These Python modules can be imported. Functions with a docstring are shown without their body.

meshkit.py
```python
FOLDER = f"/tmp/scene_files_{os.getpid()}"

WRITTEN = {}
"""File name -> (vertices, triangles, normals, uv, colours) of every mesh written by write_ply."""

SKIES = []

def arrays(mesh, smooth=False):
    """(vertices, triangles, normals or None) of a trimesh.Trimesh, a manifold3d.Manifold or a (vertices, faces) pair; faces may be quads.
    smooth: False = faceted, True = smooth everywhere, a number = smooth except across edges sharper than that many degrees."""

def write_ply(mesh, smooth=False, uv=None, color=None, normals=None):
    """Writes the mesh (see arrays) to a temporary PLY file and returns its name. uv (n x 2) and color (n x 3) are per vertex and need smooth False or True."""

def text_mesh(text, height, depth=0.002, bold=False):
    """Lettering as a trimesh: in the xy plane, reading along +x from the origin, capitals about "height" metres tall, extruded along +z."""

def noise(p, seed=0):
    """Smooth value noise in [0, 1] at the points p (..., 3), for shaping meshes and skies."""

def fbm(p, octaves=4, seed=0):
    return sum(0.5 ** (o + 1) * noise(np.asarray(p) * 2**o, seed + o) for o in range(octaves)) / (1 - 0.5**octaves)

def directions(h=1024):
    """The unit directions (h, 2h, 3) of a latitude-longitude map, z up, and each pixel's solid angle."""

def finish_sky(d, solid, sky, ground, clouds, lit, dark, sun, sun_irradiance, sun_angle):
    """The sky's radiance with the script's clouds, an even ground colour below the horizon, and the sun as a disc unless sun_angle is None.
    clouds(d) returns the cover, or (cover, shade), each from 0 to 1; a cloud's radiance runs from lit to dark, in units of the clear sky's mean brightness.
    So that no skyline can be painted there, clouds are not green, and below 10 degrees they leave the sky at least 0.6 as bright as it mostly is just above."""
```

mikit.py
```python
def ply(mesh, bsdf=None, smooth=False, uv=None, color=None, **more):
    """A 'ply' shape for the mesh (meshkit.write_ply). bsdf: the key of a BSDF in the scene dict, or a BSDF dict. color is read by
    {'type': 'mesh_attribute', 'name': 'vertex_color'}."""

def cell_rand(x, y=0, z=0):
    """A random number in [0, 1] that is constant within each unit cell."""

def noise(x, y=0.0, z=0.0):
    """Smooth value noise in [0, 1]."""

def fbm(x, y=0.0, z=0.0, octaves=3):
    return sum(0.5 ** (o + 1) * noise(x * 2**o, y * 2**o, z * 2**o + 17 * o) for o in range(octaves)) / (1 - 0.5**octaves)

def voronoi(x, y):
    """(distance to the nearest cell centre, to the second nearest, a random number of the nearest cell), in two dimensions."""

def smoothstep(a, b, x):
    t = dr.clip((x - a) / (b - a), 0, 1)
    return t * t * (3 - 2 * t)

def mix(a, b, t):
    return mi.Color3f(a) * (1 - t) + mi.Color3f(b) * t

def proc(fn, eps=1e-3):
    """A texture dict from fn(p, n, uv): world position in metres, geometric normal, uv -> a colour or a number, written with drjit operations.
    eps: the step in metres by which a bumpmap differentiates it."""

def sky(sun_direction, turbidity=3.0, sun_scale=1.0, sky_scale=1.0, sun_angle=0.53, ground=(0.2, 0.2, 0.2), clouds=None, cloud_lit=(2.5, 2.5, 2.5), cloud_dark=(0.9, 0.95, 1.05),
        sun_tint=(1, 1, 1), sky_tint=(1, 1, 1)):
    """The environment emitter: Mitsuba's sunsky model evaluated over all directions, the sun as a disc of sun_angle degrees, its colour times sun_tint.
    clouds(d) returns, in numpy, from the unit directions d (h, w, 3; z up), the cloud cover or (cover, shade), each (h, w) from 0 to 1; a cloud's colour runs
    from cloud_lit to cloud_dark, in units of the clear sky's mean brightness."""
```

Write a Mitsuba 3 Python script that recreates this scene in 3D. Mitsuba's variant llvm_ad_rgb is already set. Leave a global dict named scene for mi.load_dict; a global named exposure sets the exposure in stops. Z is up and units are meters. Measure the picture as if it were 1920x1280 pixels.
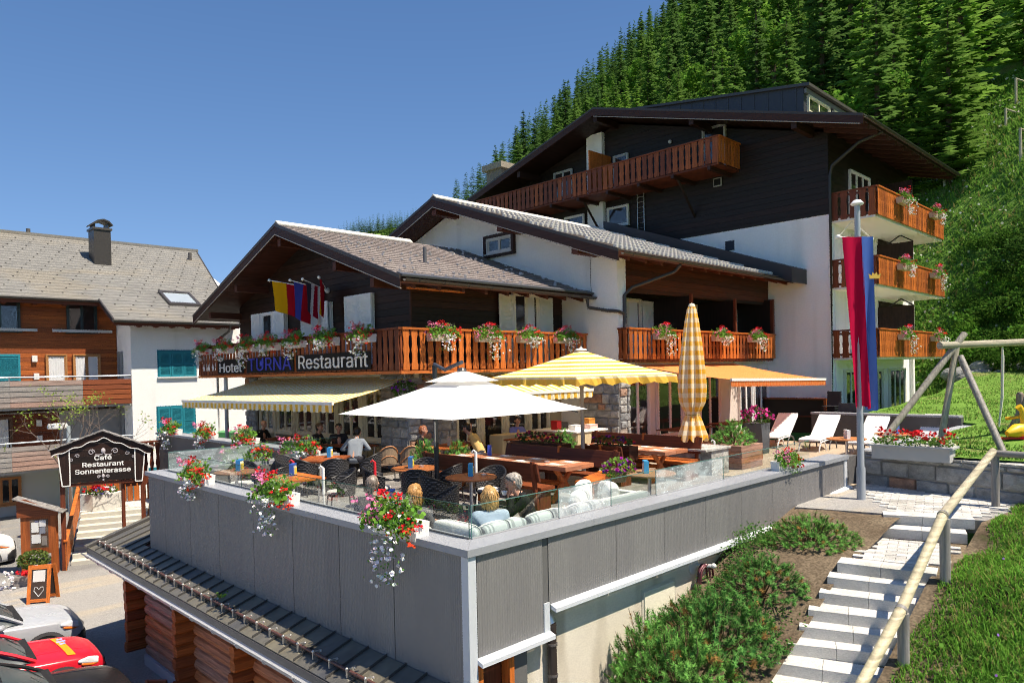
import math, random, numpy as np, trimesh, mitsuba as mi, drjit as dr, mikit, meshkit, manifold3d as m3
from mikit import proc, noise, fbm, cell_rand, voronoi, smoothstep, mix
from shapely.geometry import Polygon, box as sbox
from trimesh.creation import triangulate_polygon
T = mi.ScalarTransform4f
scene, labels = {}, {}
rng = np.random.default_rng(7); random.seed(7)
# ------------------------------------------------ camera, sky, exposure
YAW, PIT, ROL = math.radians(45.374), math.radians(-.807), math.radians(-1.196)
EYE = np.array([-5.3464, -6.1864, 2.72])
_f = np.array([math.cos(YAW)*math.cos(PIT), math.sin(YAW)*math.cos(PIT), math.sin(PIT)])
_r = np.array([math.sin(YAW), -math.cos(YAW), 0]); _u = np.cross(_r, _f)
_u2 = -math.sin(ROL)*_r + math.cos(ROL)*_u
scene['camera'] = {'type': 'perspective', 'fov': 2*math.degrees(math.atan(960/1353.7)), 'fov_axis': 'x', 'near_clip': .1, 'far_clip': 6000.,
    'principal_point_offset_y': -(715.6-640)/1280, 'to_world': T().look_at(origin=EYE.tolist(), target=(EYE+_f).tolist(), up=_u2.tolist())}
SUN = (.125, -.475, .87)
scene['sky'] = mikit.sky(SUN, turbidity=2.6, sky_tint=(.525, .60, .705), sun_tint=(.95, 1, 1.06), ground=(.24, .24, .2))
exposure = 2.35
# ------------------------------------------------ materials
VC = {'type': 'mesh_attribute', 'name': 'vertex_color'}
def two(b): return {'type': 'twosided', 'bsdf': b}
def pri(c, r=.8, s=.3, **k):
    return {'type': 'principled', 'base_color': c if isinstance(c, dict) else {'type': 'rgb', 'value': list(c)}, 'roughness': r, 'specular': s, **k}
scene['matte'] = two(pri(VC, .85, .25))
scene['satin'] = two(pri(VC, .42, .5))
scene['gloss'] = two(pri(VC, .25, .5, clearcoat=1., clearcoat_gloss=.95))
scene['metal'] = two(pri(VC, .38, .5, metallic=.85))
scene['leaf'] = {'type': 'principledthin', 'base_color': VC, 'roughness': .55, 'diff_trans': .7, 'eta': 1.35}
scene['cloth'] = {'type': 'principledthin', 'base_color': VC, 'roughness': .8, 'diff_trans': .7, 'eta': 1.2}
scene['clear'] = {'type': 'thindielectric', 'int_ior': 1.52, 'specular_transmittance': {'type': 'rgb', 'value': [.84, .92, .9]}}
scene['sky_haze'] = {'type': 'blendbsdf', 'weight': {'type': 'proc', **{k: v for k, v in proc(lambda p, n, uv: .26+.2*smoothstep(.45, .7, fbm((p.x+p.y)*4, p.z*9))+.5*smoothstep(.8, .9, noise((p.x+p.y)*60, p.z*60))).items() if k != 'type'}},
    'a': {'type': 'thindielectric', 'int_ior': 1.52}, 'b': two(pri((.62, .72, .74), .5))}  # pale film paints sky reflection and haze onto the glass, with drops
scene['window_glass'] = {'type': 'thindielectric', 'int_ior': 1.55}
def wood(vert):
    def fn(p, n, uv):
        s = uv.y*53
        if vert: g = fbm(p.x*34+s, p.y*34+s*1.7, p.z*1.6+s); k = noise(p.x*60+s, p.y*60, p.z*4)
        else: g = fbm((p.x+p.y)*1.5+s, (p.x-p.y)*1.5, p.z*34+s*3); k = noise((p.x+p.y)*4+s, p.z*80)
        t = uv.x
        c = mix((.0095, .0062, .0045), (.125, .031, .013), smoothstep(0, .5, t))
        c = mix(c, (.50, .135, .024), smoothstep(.45, 1., t))
        c = mix(c, (.225, .215, .205), smoothstep(1.05, 1.9, t)); c = mix(c, (.50, .44, .29), smoothstep(2.1, 3., t))
        return c*(.45+1.1*g)*(.85+.3*k)
    return fn
for k, v in (('woodv', 1), ('woodh', 0)):
    scene[k] = two(pri(proc(wood(v)), .55, .35))
def plaster_fn(p, n, uv):
    d = fbm(p.x*.5+p.y*.5, p.z*.4, p.y*.3)
    st = smoothstep(.55, .8, fbm((p.x+p.y)*1.7, p.z*.13)); return mix((.80, .80, .79), (.87, .865, .86), d)*(1-.1*st)*(.95+.08*noise((p.x+p.y)*30, p.z*30))
scene['plaster'] = two({'type': 'bumpmap', 'arbitrary': proc(lambda p, n, uv: fbm(p.x*28, p.y*28, p.z*28), 4e-3), 'scale': .008, 'bsdf': pri(proc(plaster_fn), .9, .2)})
def conc_fn(p, n, uv):
    st = fbm((p.x+p.y)*2.2, p.z*.35); a = fbm(p.x*1.3, p.y*1.3, p.z*1.3)
    c = mix((.58, .53, .44), (.7, .66, .57), a)
    c = mix(c, (.3, .25, .18), .55*smoothstep(.52, .75, st)*smoothstep(-2.6, -.6, p.z))
    return c*(.92+.14*noise(p.x*60, p.y*60, p.z*60))
scene['concrete'] = two(pri(proc(conc_fn), .9, .2))
def asph_fn(p, n, uv):
    a = fbm(p.x*.35, p.y*.5); s = fbm(p.x*.25+p.y*.1, p.y*2.2)
    c = mix((.20, .195, .19), (.31, .30, .285), a)
    c = mix(c, (.38, .32, .23), .5*smoothstep(.55, .75, s))
    c = mix(c, (.13, .13, .13), .6*smoothstep(20.6, 21.2, p.y+p.x*.25+.4*noise(p.x*.6, p.y*.6)))
    return c*(.8+.4*noise(p.x*45, p.y*45))
scene['asphalt'] = two(pri(proc(asph_fn), .9, .2))
def earth_fn(p, n, uv):
    a = fbm(p.x*2.3, p.y*2.3, p.z); b = noise(p.x*40, p.y*40)
    return mix((.085, .06, .04), (.2, .16, .11), a)*(.6+.8*b)
scene['earth'] = two(pri(proc(earth_fn), .95, .1))
def turf_fn(p, n, uv):
    a = fbm(p.x*1.1, p.y*1.1, p.z*.4); b = noise(p.x*28, p.y*28, p.z*9)
    c = mix((.075, .15, .025), (.14, .25, .045), a)
    c = mix(c, (.2, .17, .08), .6*smoothstep(.6, .8, fbm(p.x*.7+5, p.y*.7)))
    return c*(.6+.8*b)
scene['turf'] = two(pri(proc(turf_fn), .95, .1))
def stone_fn(p, n, uv):
    t = uv.x; s = uv.y*31
    c = mix((.24, .25, .26), (.46, .45, .42), t)
    c = mix(c, (.42, .24, .16), smoothstep(.86, .95, t))
    v = fbm(p.x*7+s, p.y*7, p.z*7+s); w = noise(p.x*50, p.y*50, p.z*50)
    return c*(.45+.95*v)*(.8+.35*w)
def bank_fn(p, n, uv):
    e = earth_fn(p, n, uv); t = turf_fn(p, n, uv); k = fbm(p.x*1.6+3, p.y*1.6); return e*(1-smoothstep(.25, .75, (-2.75-p.y)*.75+(k-.5)*1.5))+t*smoothstep(.25, .75, (-3.0-p.y)*.55+(k-.5)*1.5)
scene['bank'] = two(pri(proc(bank_fn), .95, .1))
def panel_fn(p, n, uv):
    a = fbm((p.x+p.y)*2.4, p.z*.35); b = noise((p.x+p.y)*25, p.z*1.2); return mix((.175, .17, .175), (.21, .207, .205), a)*(.95+.07*b)*(.96+.08*uv.y)
scene['panel'] = two(pri(proc(panel_fn), .42, .45))
def block_fn(p, n, uv):
    a = fbm(p.x*3+uv.y*9, p.y*3, p.z*3); b = noise(p.x*75, p.y*75, p.z*75); c = smoothstep(.58, .78, fbm(p.x*1.3, p.y*1.3, 4))
    return mix((uv.x*.97, uv.x*.95, uv.x*.9), (uv.x*.55, uv.x*.53, uv.x*.47), .55*c+.35*smoothstep(.5, .8, a))*(.82+.3*b)
scene['block'] = two({'type': 'bumpmap', 'arbitrary': proc(lambda p, n, uv: noise(p.x*90, p.y*90, p.z*90), 2e-3), 'scale': .004, 'bsdf': pri(proc(block_fn), .9, .2)})
scene['stone'] = two({'type': 'bumpmap', 'arbitrary': proc(lambda p, n, uv: fbm(p.x*11, p.y*11, p.z*11), 4e-3), 'scale': .05, 'bsdf': pri(proc(stone_fn), .9, .25)})
def tile_fn(p, n, uv):
    a = noise(p.x*3.2, p.y*9); b = fbm(p.x*.7, p.y*.5); g = fbm(p.x*22, p.y*22, p.z*22)
    c = mix((.13, .105, .10), (.25, .22, .21), a*.5+b*.5)
    return c*(.6+.75*g)
scene['rooftile'] = two(pri(proc(tile_fn), .8, .4))
def slate_fn(p, n, uv):
    a = cell_rand(dr.floor(p.x/.4+.5*dr.floor(p.z/.07)), dr.floor(p.z/.07)); b = fbm(p.x*.5, p.y*.5)
    c = mix((.145, .145, .142), (.22, .216, .205), a*.5+.3)
    c = mix(c, (.26, .22, .155), .35*smoothstep(.5, .75, fbm(p.x*.35+1, p.y*.8+4)))
    return c*(.85+.2*b)
scene['slate'] = two(pri(proc(slate_fn), .75, .35))
def patina_fn(p, n, uv):
    a = fbm(p.x*1.4+uv.y*9, p.y*1.4); b = fbm(p.x*5, p.y*9, p.z*5)
    return mix((.10, .105, .115), (.24, .215, .15), a)*(.75+.5*b)
scene['patina'] = two(pri(proc(patina_fn), .4, .5, metallic=.35))
def stripes(fn): return {'type': 'principledthin', 'base_color': proc(fn), 'roughness': .8, 'diff_trans': .5, 'eta': 1.2}
scene['stripe_yellow'] = stripes(lambda p, n, uv: mix((.89, .84, .64), (.86, .54, .09), smoothstep(.46, .54, dr.abs(uv.x-dr.floor(uv.x)-.5)*2)))
scene['stripe_orange'] = stripes(lambda p, n, uv: mix((.86, .36, .13), (.82, .22, .06), smoothstep(.4, .6, dr.abs(uv.x-dr.floor(uv.x)-.5)*2)*(1-uv.y)+uv.y*smoothstep(.72, .8, dr.abs(uv.x-dr.floor(uv.x)-.5)*2)*.0))
scene['check_yellow'] = stripes(lambda p, n, uv: mix((.86, .8, .62), (.85, .45, .05), .5*smoothstep(.45, .55, dr.abs(uv.x-dr.floor(uv.x)-.5)*2)+.5*smoothstep(.45, .55, dr.abs(uv.y-dr.floor(uv.y)-.5)*2)))
scene['stripe_cushion'] = two(pri(proc(lambda p, n, uv: mix((.72, .72, .7), (.12, .125, .14), .45*dr.select(cell_rand(dr.floor(uv.x*4)) > .62, 1., 0.)+.5*dr.select(cell_rand(dr.floor(uv.x*4), 7) > .86, 1., 0.))), .9, .1))
# ------------------------------------------------ mesh helpers
class MB:
    def __init__(s): s.v, s.f, s.n = [], [], 0
    def add(s, v, f):
        v = np.asarray(v, float).reshape(-1, 3); f = np.asarray(f, int)
        if f.shape[1] == 4: f = np.vstack([f[:, [0, 1, 2]], f[:, [0, 2, 3]]])
        s.v.append(v); s.f.append(f+s.n); s.n += len(v); return s
    def obox(s, o, a, b, c):
        o, a, b, c = (np.asarray(q, float) for q in (o, a, b, c))
        if np.dot(np.cross(a, b), c) < 0: a, b = b, a
        v = [o, o+a, o+a+b, o+b, o+c, o+a+c, o+a+b+c, o+b+c]
        return s.add(v, [[0, 3, 2, 1], [4, 5, 6, 7], [0, 1, 5, 4], [1, 2, 6, 5], [2, 3, 7, 6], [3, 0, 4, 7]])
    def box(s, x0, x1, y0, y1, z0, z1): return s.obox((x0, y0, z0), (x1-x0, 0, 0), (0, y1-y0, 0), (0, 0, z1-z0))
    def prism(s, poly, o, u, v, w):
        """2-D polygon in the plane o + u a + v b, extruded by the vector w"""
        o, u, v, w = (np.asarray(q, float) for q in (o, u, v, w))
        P = poly if isinstance(poly, Polygon) else Polygon(poly)
        if P.is_empty or P.area < 1e-9: return s
        if hasattr(P, 'geoms'): P = max(P.geoms, key=lambda g: g.area)
        m = trimesh.creation.extrude_polygon(P, 1.0, engine='earcut')
        q = o+m.vertices[:, :1]*u+m.vertices[:, 1:2]*v+m.vertices[:, 2:]*w
        f = m.faces if np.dot(np.cross(u, v), w) > 0 else m.faces[:, ::-1]
        return s.add(q, f)
    def tube(s, p, r, n=8, cap=True):
        p = np.asarray(p, float); r = np.broadcast_to(np.asarray(r, float), (len(p),))
        t = np.gradient(p, axis=0); t /= np.linalg.norm(t, axis=1, keepdims=True)+1e-12
        ref = np.array([0, 0, 1.]) if abs(t[0, 2]) < .9 else np.array([1., 0, 0])
        a = np.cross(t, ref); a /= np.linalg.norm(a, axis=1, keepdims=True)+1e-12; b = np.cross(t, a)
        g = np.arange(n)*2*np.pi/n
        v = p[:, None]+r[:, None, None]*(np.cos(g)[None, :, None]*a[:, None]+np.sin(g)[None, :, None]*b[:, None])
        i, j = np.meshgrid(np.arange(len(p)-1), np.arange(n), indexing='ij'); k = (j+1) % n
        q = np.stack([i*n+j, i*n+k, (i+1)*n+k, (i+1)*n+j], -1).reshape(-1, 4)
        v = v.reshape(-1, 3); f = np.vstack([q[:, [0, 1, 2]], q[:, [0, 2, 3]]])
        if cap:
            e = (len(p)-1)*n; c0 = len(v); v = np.vstack([v, p[:1], p[-1:]]); jj = np.arange(n)
            f = np.vstack([f, np.stack([jj*0+c0, (jj+1) % n, jj], 1), np.stack([jj*0+c0+1, e+jj, e+(jj+1) % n], 1)])
        return s.add(v, f)
    def lathe(s, prof, o=(0, 0, 0), n=16):
        prof = np.asarray(prof, float); g = np.arange(n)*2*np.pi/n
        v = np.stack([prof[:, :1]*np.cos(g), prof[:, :1]*np.sin(g), np.broadcast_to(prof[:, 1:2], (len(prof), n))], -1).reshape(-1, 3)+np.asarray(o, float)
        i, j = np.meshgrid(np.arange(len(prof)-1), np.arange(n), indexing='ij'); k = (j+1) % n
        return s.add(v, np.stack([i*n+j, i*n+k, (i+1)*n+k, (i+1)*n+j], -1).reshape(-1, 4))
    def quad(s, *p): return s.add(p, [[0, 1, 2, 3]] if len(p) == 4 else [[0, 1, 2]])
    def ball(s, c, r, sub=1):
        m = trimesh.creation.icosphere(sub, 1.); return s.add(m.vertices*np.asarray(r)+np.asarray(c), m.faces)
    def tm(s, m, mat=None):
        v = np.asarray(m.vertices); 
        if mat is not None: v = v@mat[:3, :3].T+mat[:3, 3]
        return s.add(v, m.faces)
    def mesh(s): return np.vstack(s.v), np.vstack(s.f)
    def xf(s, mat):
        s.v = [v@mat[:3, :3].T+mat[:3, 3] for v in s.v]; return s
VCM = {'matte', 'satin', 'gloss', 'metal', 'leaf', 'cloth'}
def mk(m, mat='matte', col=(.5, .5, .5), smooth=False, uv=None):
    """the shape dict of a mesh"""
    v, f = m.mesh() if isinstance(m, MB) else (np.asarray(m.vertices), np.asarray(m.faces)) if hasattr(m, 'vertices') else m
    c = None
    if mat in VCM:
        c = np.asarray(col, float); c = np.broadcast_to(c, (len(v), 3))
    if smooth not in (False, True):
        tmv = trimesh.Trimesh(v, f, process=False, vertex_colors=None)
        if c is not None and np.ptp(c, axis=0).max() > 1e-6: smooth = True
        else:
            mm = trimesh.graph.smooth_shade(trimesh.Trimesh(v, f, process=True), angle=math.radians(smooth), facet_minarea=None)
            v, f = np.asarray(mm.vertices), np.asarray(mm.faces); smooth = True
            if c is not None: c = np.broadcast_to(c[0], (len(v), 3))
    u = None if uv is None else np.broadcast_to(np.asarray(uv, float), (len(v), 2))
    return mikit.ply((v, f), mat, smooth=smooth, color=c, uv=u)
def uniq(k):
    if not used(k): return k
    i = 1
    while used(f'{k}_{i:03d}'): i += 1
    return f'{k}_{i:03d}'
_names = set()
_cnt = {}
def used(k): return k in _names
def key(k):
    if k not in _names: _names.add(k); _cnt[k] = 0; return k
    while True:
        _cnt[k] = _cnt.get(k, 0)+1; q = f'{k}_{_cnt[k]:03d}'
        if q not in _names: _names.add(q); return q
def tr(x=0, y=0, z=0, rz=0, s=1., rx=0, ry=0):
    t = T().translate([float(x), float(y), float(z)])
    if rz: t = t.rotate([0, 0, 1], float(rz))
    if ry: t = t.rotate([0, 1, 0], float(ry))
    if rx: t = t.rotate([1, 0, 0], float(rx))
    return t.scale([s, s, s] if np.isscalar(s) else list(s)) if not (np.isscalar(s) and s == 1.) else t
def thing(name, label, cat, group=None):
    k = key(name); labels[k] = {'label': label, 'category': cat}
    if group: labels[k]['group'] = group
    return k
def put(parent, name, m, mat='matte', col=(.5, .5, .5), smooth=False, uv=None, tw=None, label=None, stuff=False):
    """one part; m is a mesh builder or a ready shape dict"""
    k = key(parent+'__'+name if parent else name)
    d = m if isinstance(m, dict) else mk(m, mat, col, smooth, uv)
    if tw is not None: d = {**d, 'to_world': tw}
    scene[k] = d
    if label: labels[k] = {'label': label}
    if stuff or name.split('_')[-1] in ('geranium', 'petunia', 'flower'): labels.setdefault(k, {})['kind'] = 'stuff'
    return k
def struct(name, m, mat='matte', col=(.5, .5, .5), smooth=False, kind='structure', label=None, cat=None, uv=None):
    k = key(name); scene[k] = mk(m, mat, col, smooth, uv); labels[k] = {'kind': kind}
    if label: labels[k]['label'] = label
    if cat: labels[k]['category'] = cat
    return k
def rot(rz=0, o=(0, 0, 0)):
    a = math.radians(rz); m = np.eye(4); m[:2, :2] = [[math.cos(a), -math.sin(a)], [math.sin(a), math.cos(a)]]; m[:3, 3] = o; return m
def B(*a): return MB().box(*a)
R = lambda a, b: float(rng.uniform(a, b))
WHITE, CREAM, GREY, DGREY, BLACK, GUTTER = (.8, .8, .79), (.72, .66, .5), (.24, .24, .25), (.06, .06, .065), (.012, .012, .013), (.05, .045, .042)
# ------------------------------------------------ the setting
def zs(x):  # height of the ground beside the stairs
    return np.interp(x, [-12, 2, 3.4, 6.1, 8.0, 9.0, 30], [-6.2, -1.95, -1.36, -.33, -.3, -.02, 0.])
def grid(xs, ys, fz):
    X, Y = np.meshgrid(xs, ys, indexing='ij'); Z = fz(X, Y); n, m = X.shape
    i, j = np.meshgrid(np.arange(n-1), np.arange(m-1), indexing='ij')
    return np.stack([X, Y, Z], -1).reshape(-1, 3), np.stack([i*m+j, (i+1)*m+j, (i+1)*m+j+1, i*m+j+1], -1).reshape(-1, 4)
def hill(X, Y):  # the mountain side behind the hotel
    s = X*.93-Y*.37; c = X*.37+Y*.93
    b = meshkit.fbm(np.stack([X*.05, Y*.05, 0*X], -1), 3)-.5
    h = np.maximum(0, s-31)
    z = .6+1.02*h*np.clip(h/14, 0, 1)**.35+b*5*np.clip(h/25, 0, 1)
    z = z*(1-.08*np.clip((c-40)/300, 0, 1))*(1-.75*np.clip((c-360)/300, 0, 1))
    z = z+150*np.exp(-((c-950)/220)**2)*np.clip((s+160)/330, 0, 1)
    return np.where((s < 31) & (c < 400), np.minimum(z, .6), z)
def ground_z(X, Y): return np.where(X*.93-Y*.37 > 33, -4.6, -4.05)+0*X
struct('valley_ground', MB().add(*grid(np.array([-3000, -60, -20, 0, 30, 60, 3000.]), np.array([-3000, -60, -20, 0, 40, 80, 3000.]), lambda X, Y: -4.2+0*X)), 'turf')
struct('street', MB().add(*grid(np.linspace(-90, 3.5, 60), np.linspace(-40, 90, 60), lambda X, Y: np.interp(Y, [0, 14, 30, 60], [-3.62, -3.6, -3.2, -3.0])+0*X)), 'asphalt')
hx = np.concatenate([np.linspace(33, 120, 60), np.linspace(126, 1200, 60)]); hy = np.concatenate([np.linspace(-140, 60, 80), np.linspace(70, 1500, 70)])
V, F = grid(hx, hy, hill)
# far flank of the valley on the left
struct('hillside', MB().add(V, F), 'turf', smooth=True)
LAWN = lambda X, Y: .78+np.clip(X-19, 0, 20)*.05+np.clip(X-31, 0, 20)*.1+.06*np.sin(X*1.3)*np.sin(Y*1.1)*np.clip(X-13, 0, 1)
struct('upper_lawn', MB().add(*grid(np.linspace(11.45, 20.4, 16), np.linspace(-24, -.42, 30), LAWN)), 'turf', smooth=True)
struct('upper_lawn_slope', MB().add(*grid(np.linspace(20.4, 36.5, 20), np.linspace(-24, 3.4, 30), LAWN)), 'turf', smooth=True)
struct('slope_ground', MB().add(*grid(np.linspace(-12, 11.4, 80), np.linspace(-16, -3.02, 40),
    lambda X, Y: zs(X)-.01+.05*(meshkit.fbm(np.stack([X*2, Y*2, 0*X], -1), 2)-.5)*np.clip(-3.1-Y, 0, 1)*2+np.clip(-3.4-Y, 0, 3)*.06)), 'bank', smooth=True)
struct('planting_bed', MB().add(*grid(np.linspace(-3, 9.4, 60), np.linspace(-1.86, .12, 14),
    lambda X, Y: np.interp(X, [-12, 2, 3.4, 6.1, 7.4, 8.4, 30], [-6.2, -1.95, -1.36, -.33, -.2, .02, .02])-.06+.06*(meshkit.fbm(np.stack([X*3, Y*3, 0*X], -1), 2)-.5)-np.clip(.9-X, 0, 9)*.1)), 'earth', smooth=True)
# paving: real blocks near, on a sand bed
struct('paving_bed', MB().prism([(8.35, -.06), (8.75, -1.6), (9.15, -3.05), (11.6, -3.3), (12.4, .35), (10.2, .35)], (0, 0, -.25), (1, 0, 0), (0, 1, 0), (0, 0, .232)), 'asphalt')
pv = thing('stone_paving', 'light grey block paving on the landing in front of the rubble wall', 'paving')
PP = Polygon([(8.75, -1.62), (9.12, -3.02), (11.2, -3.1), (12.0, -.12), (11.2, -.1), (9.95, -.95)])
blk = [mk(B(0, .29, 0, .145, 0, .05), 'block', uv=c) for c in ((.52, .1), (.44, .4), (.56, .7), (.48, .9))]
def pave(parent, P, z, ang=15.):
    a = math.radians(ang); n = 0
    x0, y0, x1, y1 = P.bounds; c = np.array([(x0+x1)/2, (y0+y1)/2])
    for i in range(-30, 30):
        for j in range(-12, 12):
            q = np.array([i*.15, j*.3+.15*(i % 2)]); w = c+np.array([math.cos(a)*q[0]-math.sin(a)*q[1], math.sin(a)*q[0]+math.cos(a)*q[1]])
            e = w+np.array([math.cos(a)*.07-math.sin(a)*.14, math.sin(a)*.07+math.cos(a)*.14])
            if not P.contains(sbox(e[0]-.06, e[1]-.06, e[0]+.06, e[1]+.06)): continue
            put(parent, 'paver', blk[int(rng.integers(4))], tw=tr(w[0]+.145*math.cos(a), w[1]+.145*math.sin(a), z-.05+R(-.002, .003), ang+90)); n += 1
    return n
pave(pv, PP, .0)
# stairs of concrete blocks
st = thing('block_stairs', 'pale concrete block stairs climbing beside the dark green dwarf pines', 'stairs')
NOSE = [((8.54, -1.6), (9.03, -2.92), 0), ((8.08, -1.62), (8.5, -2.93), -.155), ((5.93, -1.79), (6.2, -3.08), -.31), ((5.6, -1.77), (5.95, -3.06), -.465), ((5.26, -1.78), (5.62, -3.04), -.62),
    ((4.86, -1.79), (5.3, -3.02), -.775), ((4.55, -1.79), (5.0, -2.98), -.93), ((4.22, -1.78), (4.75, -2.96), -1.085), ((3.85, -1.78), (4.28, -3.03), -1.24), ((3.5, -1.8), (3.95, -3.04), -1.395),
    ((3.15, -1.8), (3.6, -3.04), -1.55), ((2.8, -1.8), (3.25, -3.04), -1.705), ((2.45, -1.8), (2.9, -3.04), -1.86)]
for i, (a, b, z) in enumerate(NOSE):
    a, b = np.array(a), np.array(b); d = (b-a)/np.linalg.norm(b-a); nrm = np.array([-d[1], d[0]]); L_ = np.linalg.norm(b-a)
    cut = [.44, .52, .45, .42, .5, .4, .54, .47, .43, .5, .5, .5, .5][i]*L_
    for s0, s1 in ((0, cut-.003), (cut+.003, L_)):
        m = MB(); o = a+d*s0; w = nrm*.38
        m.obox((*o, z-.17), (*(d*(s1-s0)), 0), (*w, 0), (0, 0, .17))
        g = .47+.05*((i*7+int(s0 > 0)*3) % 5)/5
        put(st, 'step_block', m, 'block', uv=(g+.08, R(0, 1)))
pl = thing('stone_paving', 'small strip of grey block paving between the two flights of the block stairs', 'paving')
pave(pl, Polygon([(6.3, -1.8), (6.5, -3.02), (8.48, -2.9), (8.06, -1.66)]), -.31)
struct('landing_bed', B(6.42, 8.5, -3.05, -1.75, -.6, -.337), 'earth')
# ------------------------------------------------ the terrace
te = thing('sun_terrace', 'raised restaurant terrace clad in ribbed grey metal with a glass balustrade', 'terrace')
PANEL_D, PANEL_L = (.125, .12, .125), (.15, .15, .148)
def ribbed(p0, d, n, L_, z0, z1, pitch=.04):
    """vertical ribs: wave profile along d, bulging along n"""
    k = max(2, int(L_/pitch)); pr = []
    for i in range(k):
        s = i*L_/k; w = L_/k; pr += [(s, 0), (s+w*.55, 0), (s+w*.7, .005), (s+w*.9, .005)]
    pr.append((L_, 0)); pr = np.array(pr); m = MB()
    P = np.asarray(p0)[None]+pr[:, :1]*np.asarray(d)+pr[:, 1:]*np.asarray(n)
    v = np.concatenate([np.c_[P, np.full(len(P), z0)], np.c_[P, np.full(len(P), z1)]]); N = len(P); i = np.arange(N-1)
    return m.add(v, np.stack([i, i+1, i+1+N, i+N], 1))
e = [.1, 1.45, 2.75, 4.1, 5.45, 6.85, 8.2, 9.55, 10.5]
for a, b in zip(e[:-1], e[1:]): put(te, 'cladding_panel', ribbed((-.006, b-.006), (0, -1), (-1, 0), b-a-.012, -.95, .64), 'panel', uv=(0, R(0, 1)))
e = [.12, 1.235]
put(te, 'cladding_panel', ribbed((.13, .004), (1, 0), (0, -1), 1.1, -.56, .63), 'panel', uv=(0, R(0, 1)))
e = [1.34, 2.75, 3.95, 5.15, 6.35, 7.55, 8.75, 9.95, 10.3, 10.95]
for a, b in zip(e[:-1], e[1:]):
    z0 = -.24 if b < 9.6 else -.03
    put(te, 'cladding_panel', ribbed((a+.006, .004), (1, 0), (0, -1), b-a-.012, z0, .63), 'panel', uv=(0, R(0, 1)))
put(te, 'corner_trim', B(-.02, .1, -.02, .003, -.95, .62).box(-.02, .003, .003, .1, -.95, .62), 'satin', (.5, .53, .57))
put(te, 'corner_trim', B(10.95, 11.1, -.02, .02, -.02, .62), 'satin', (.5, .53, .57)); put(te, 'corner_trim', B(1.235, 1.335, -.014, .006, -.57, -.2), 'satin', (.5, .53, .57))
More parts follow.
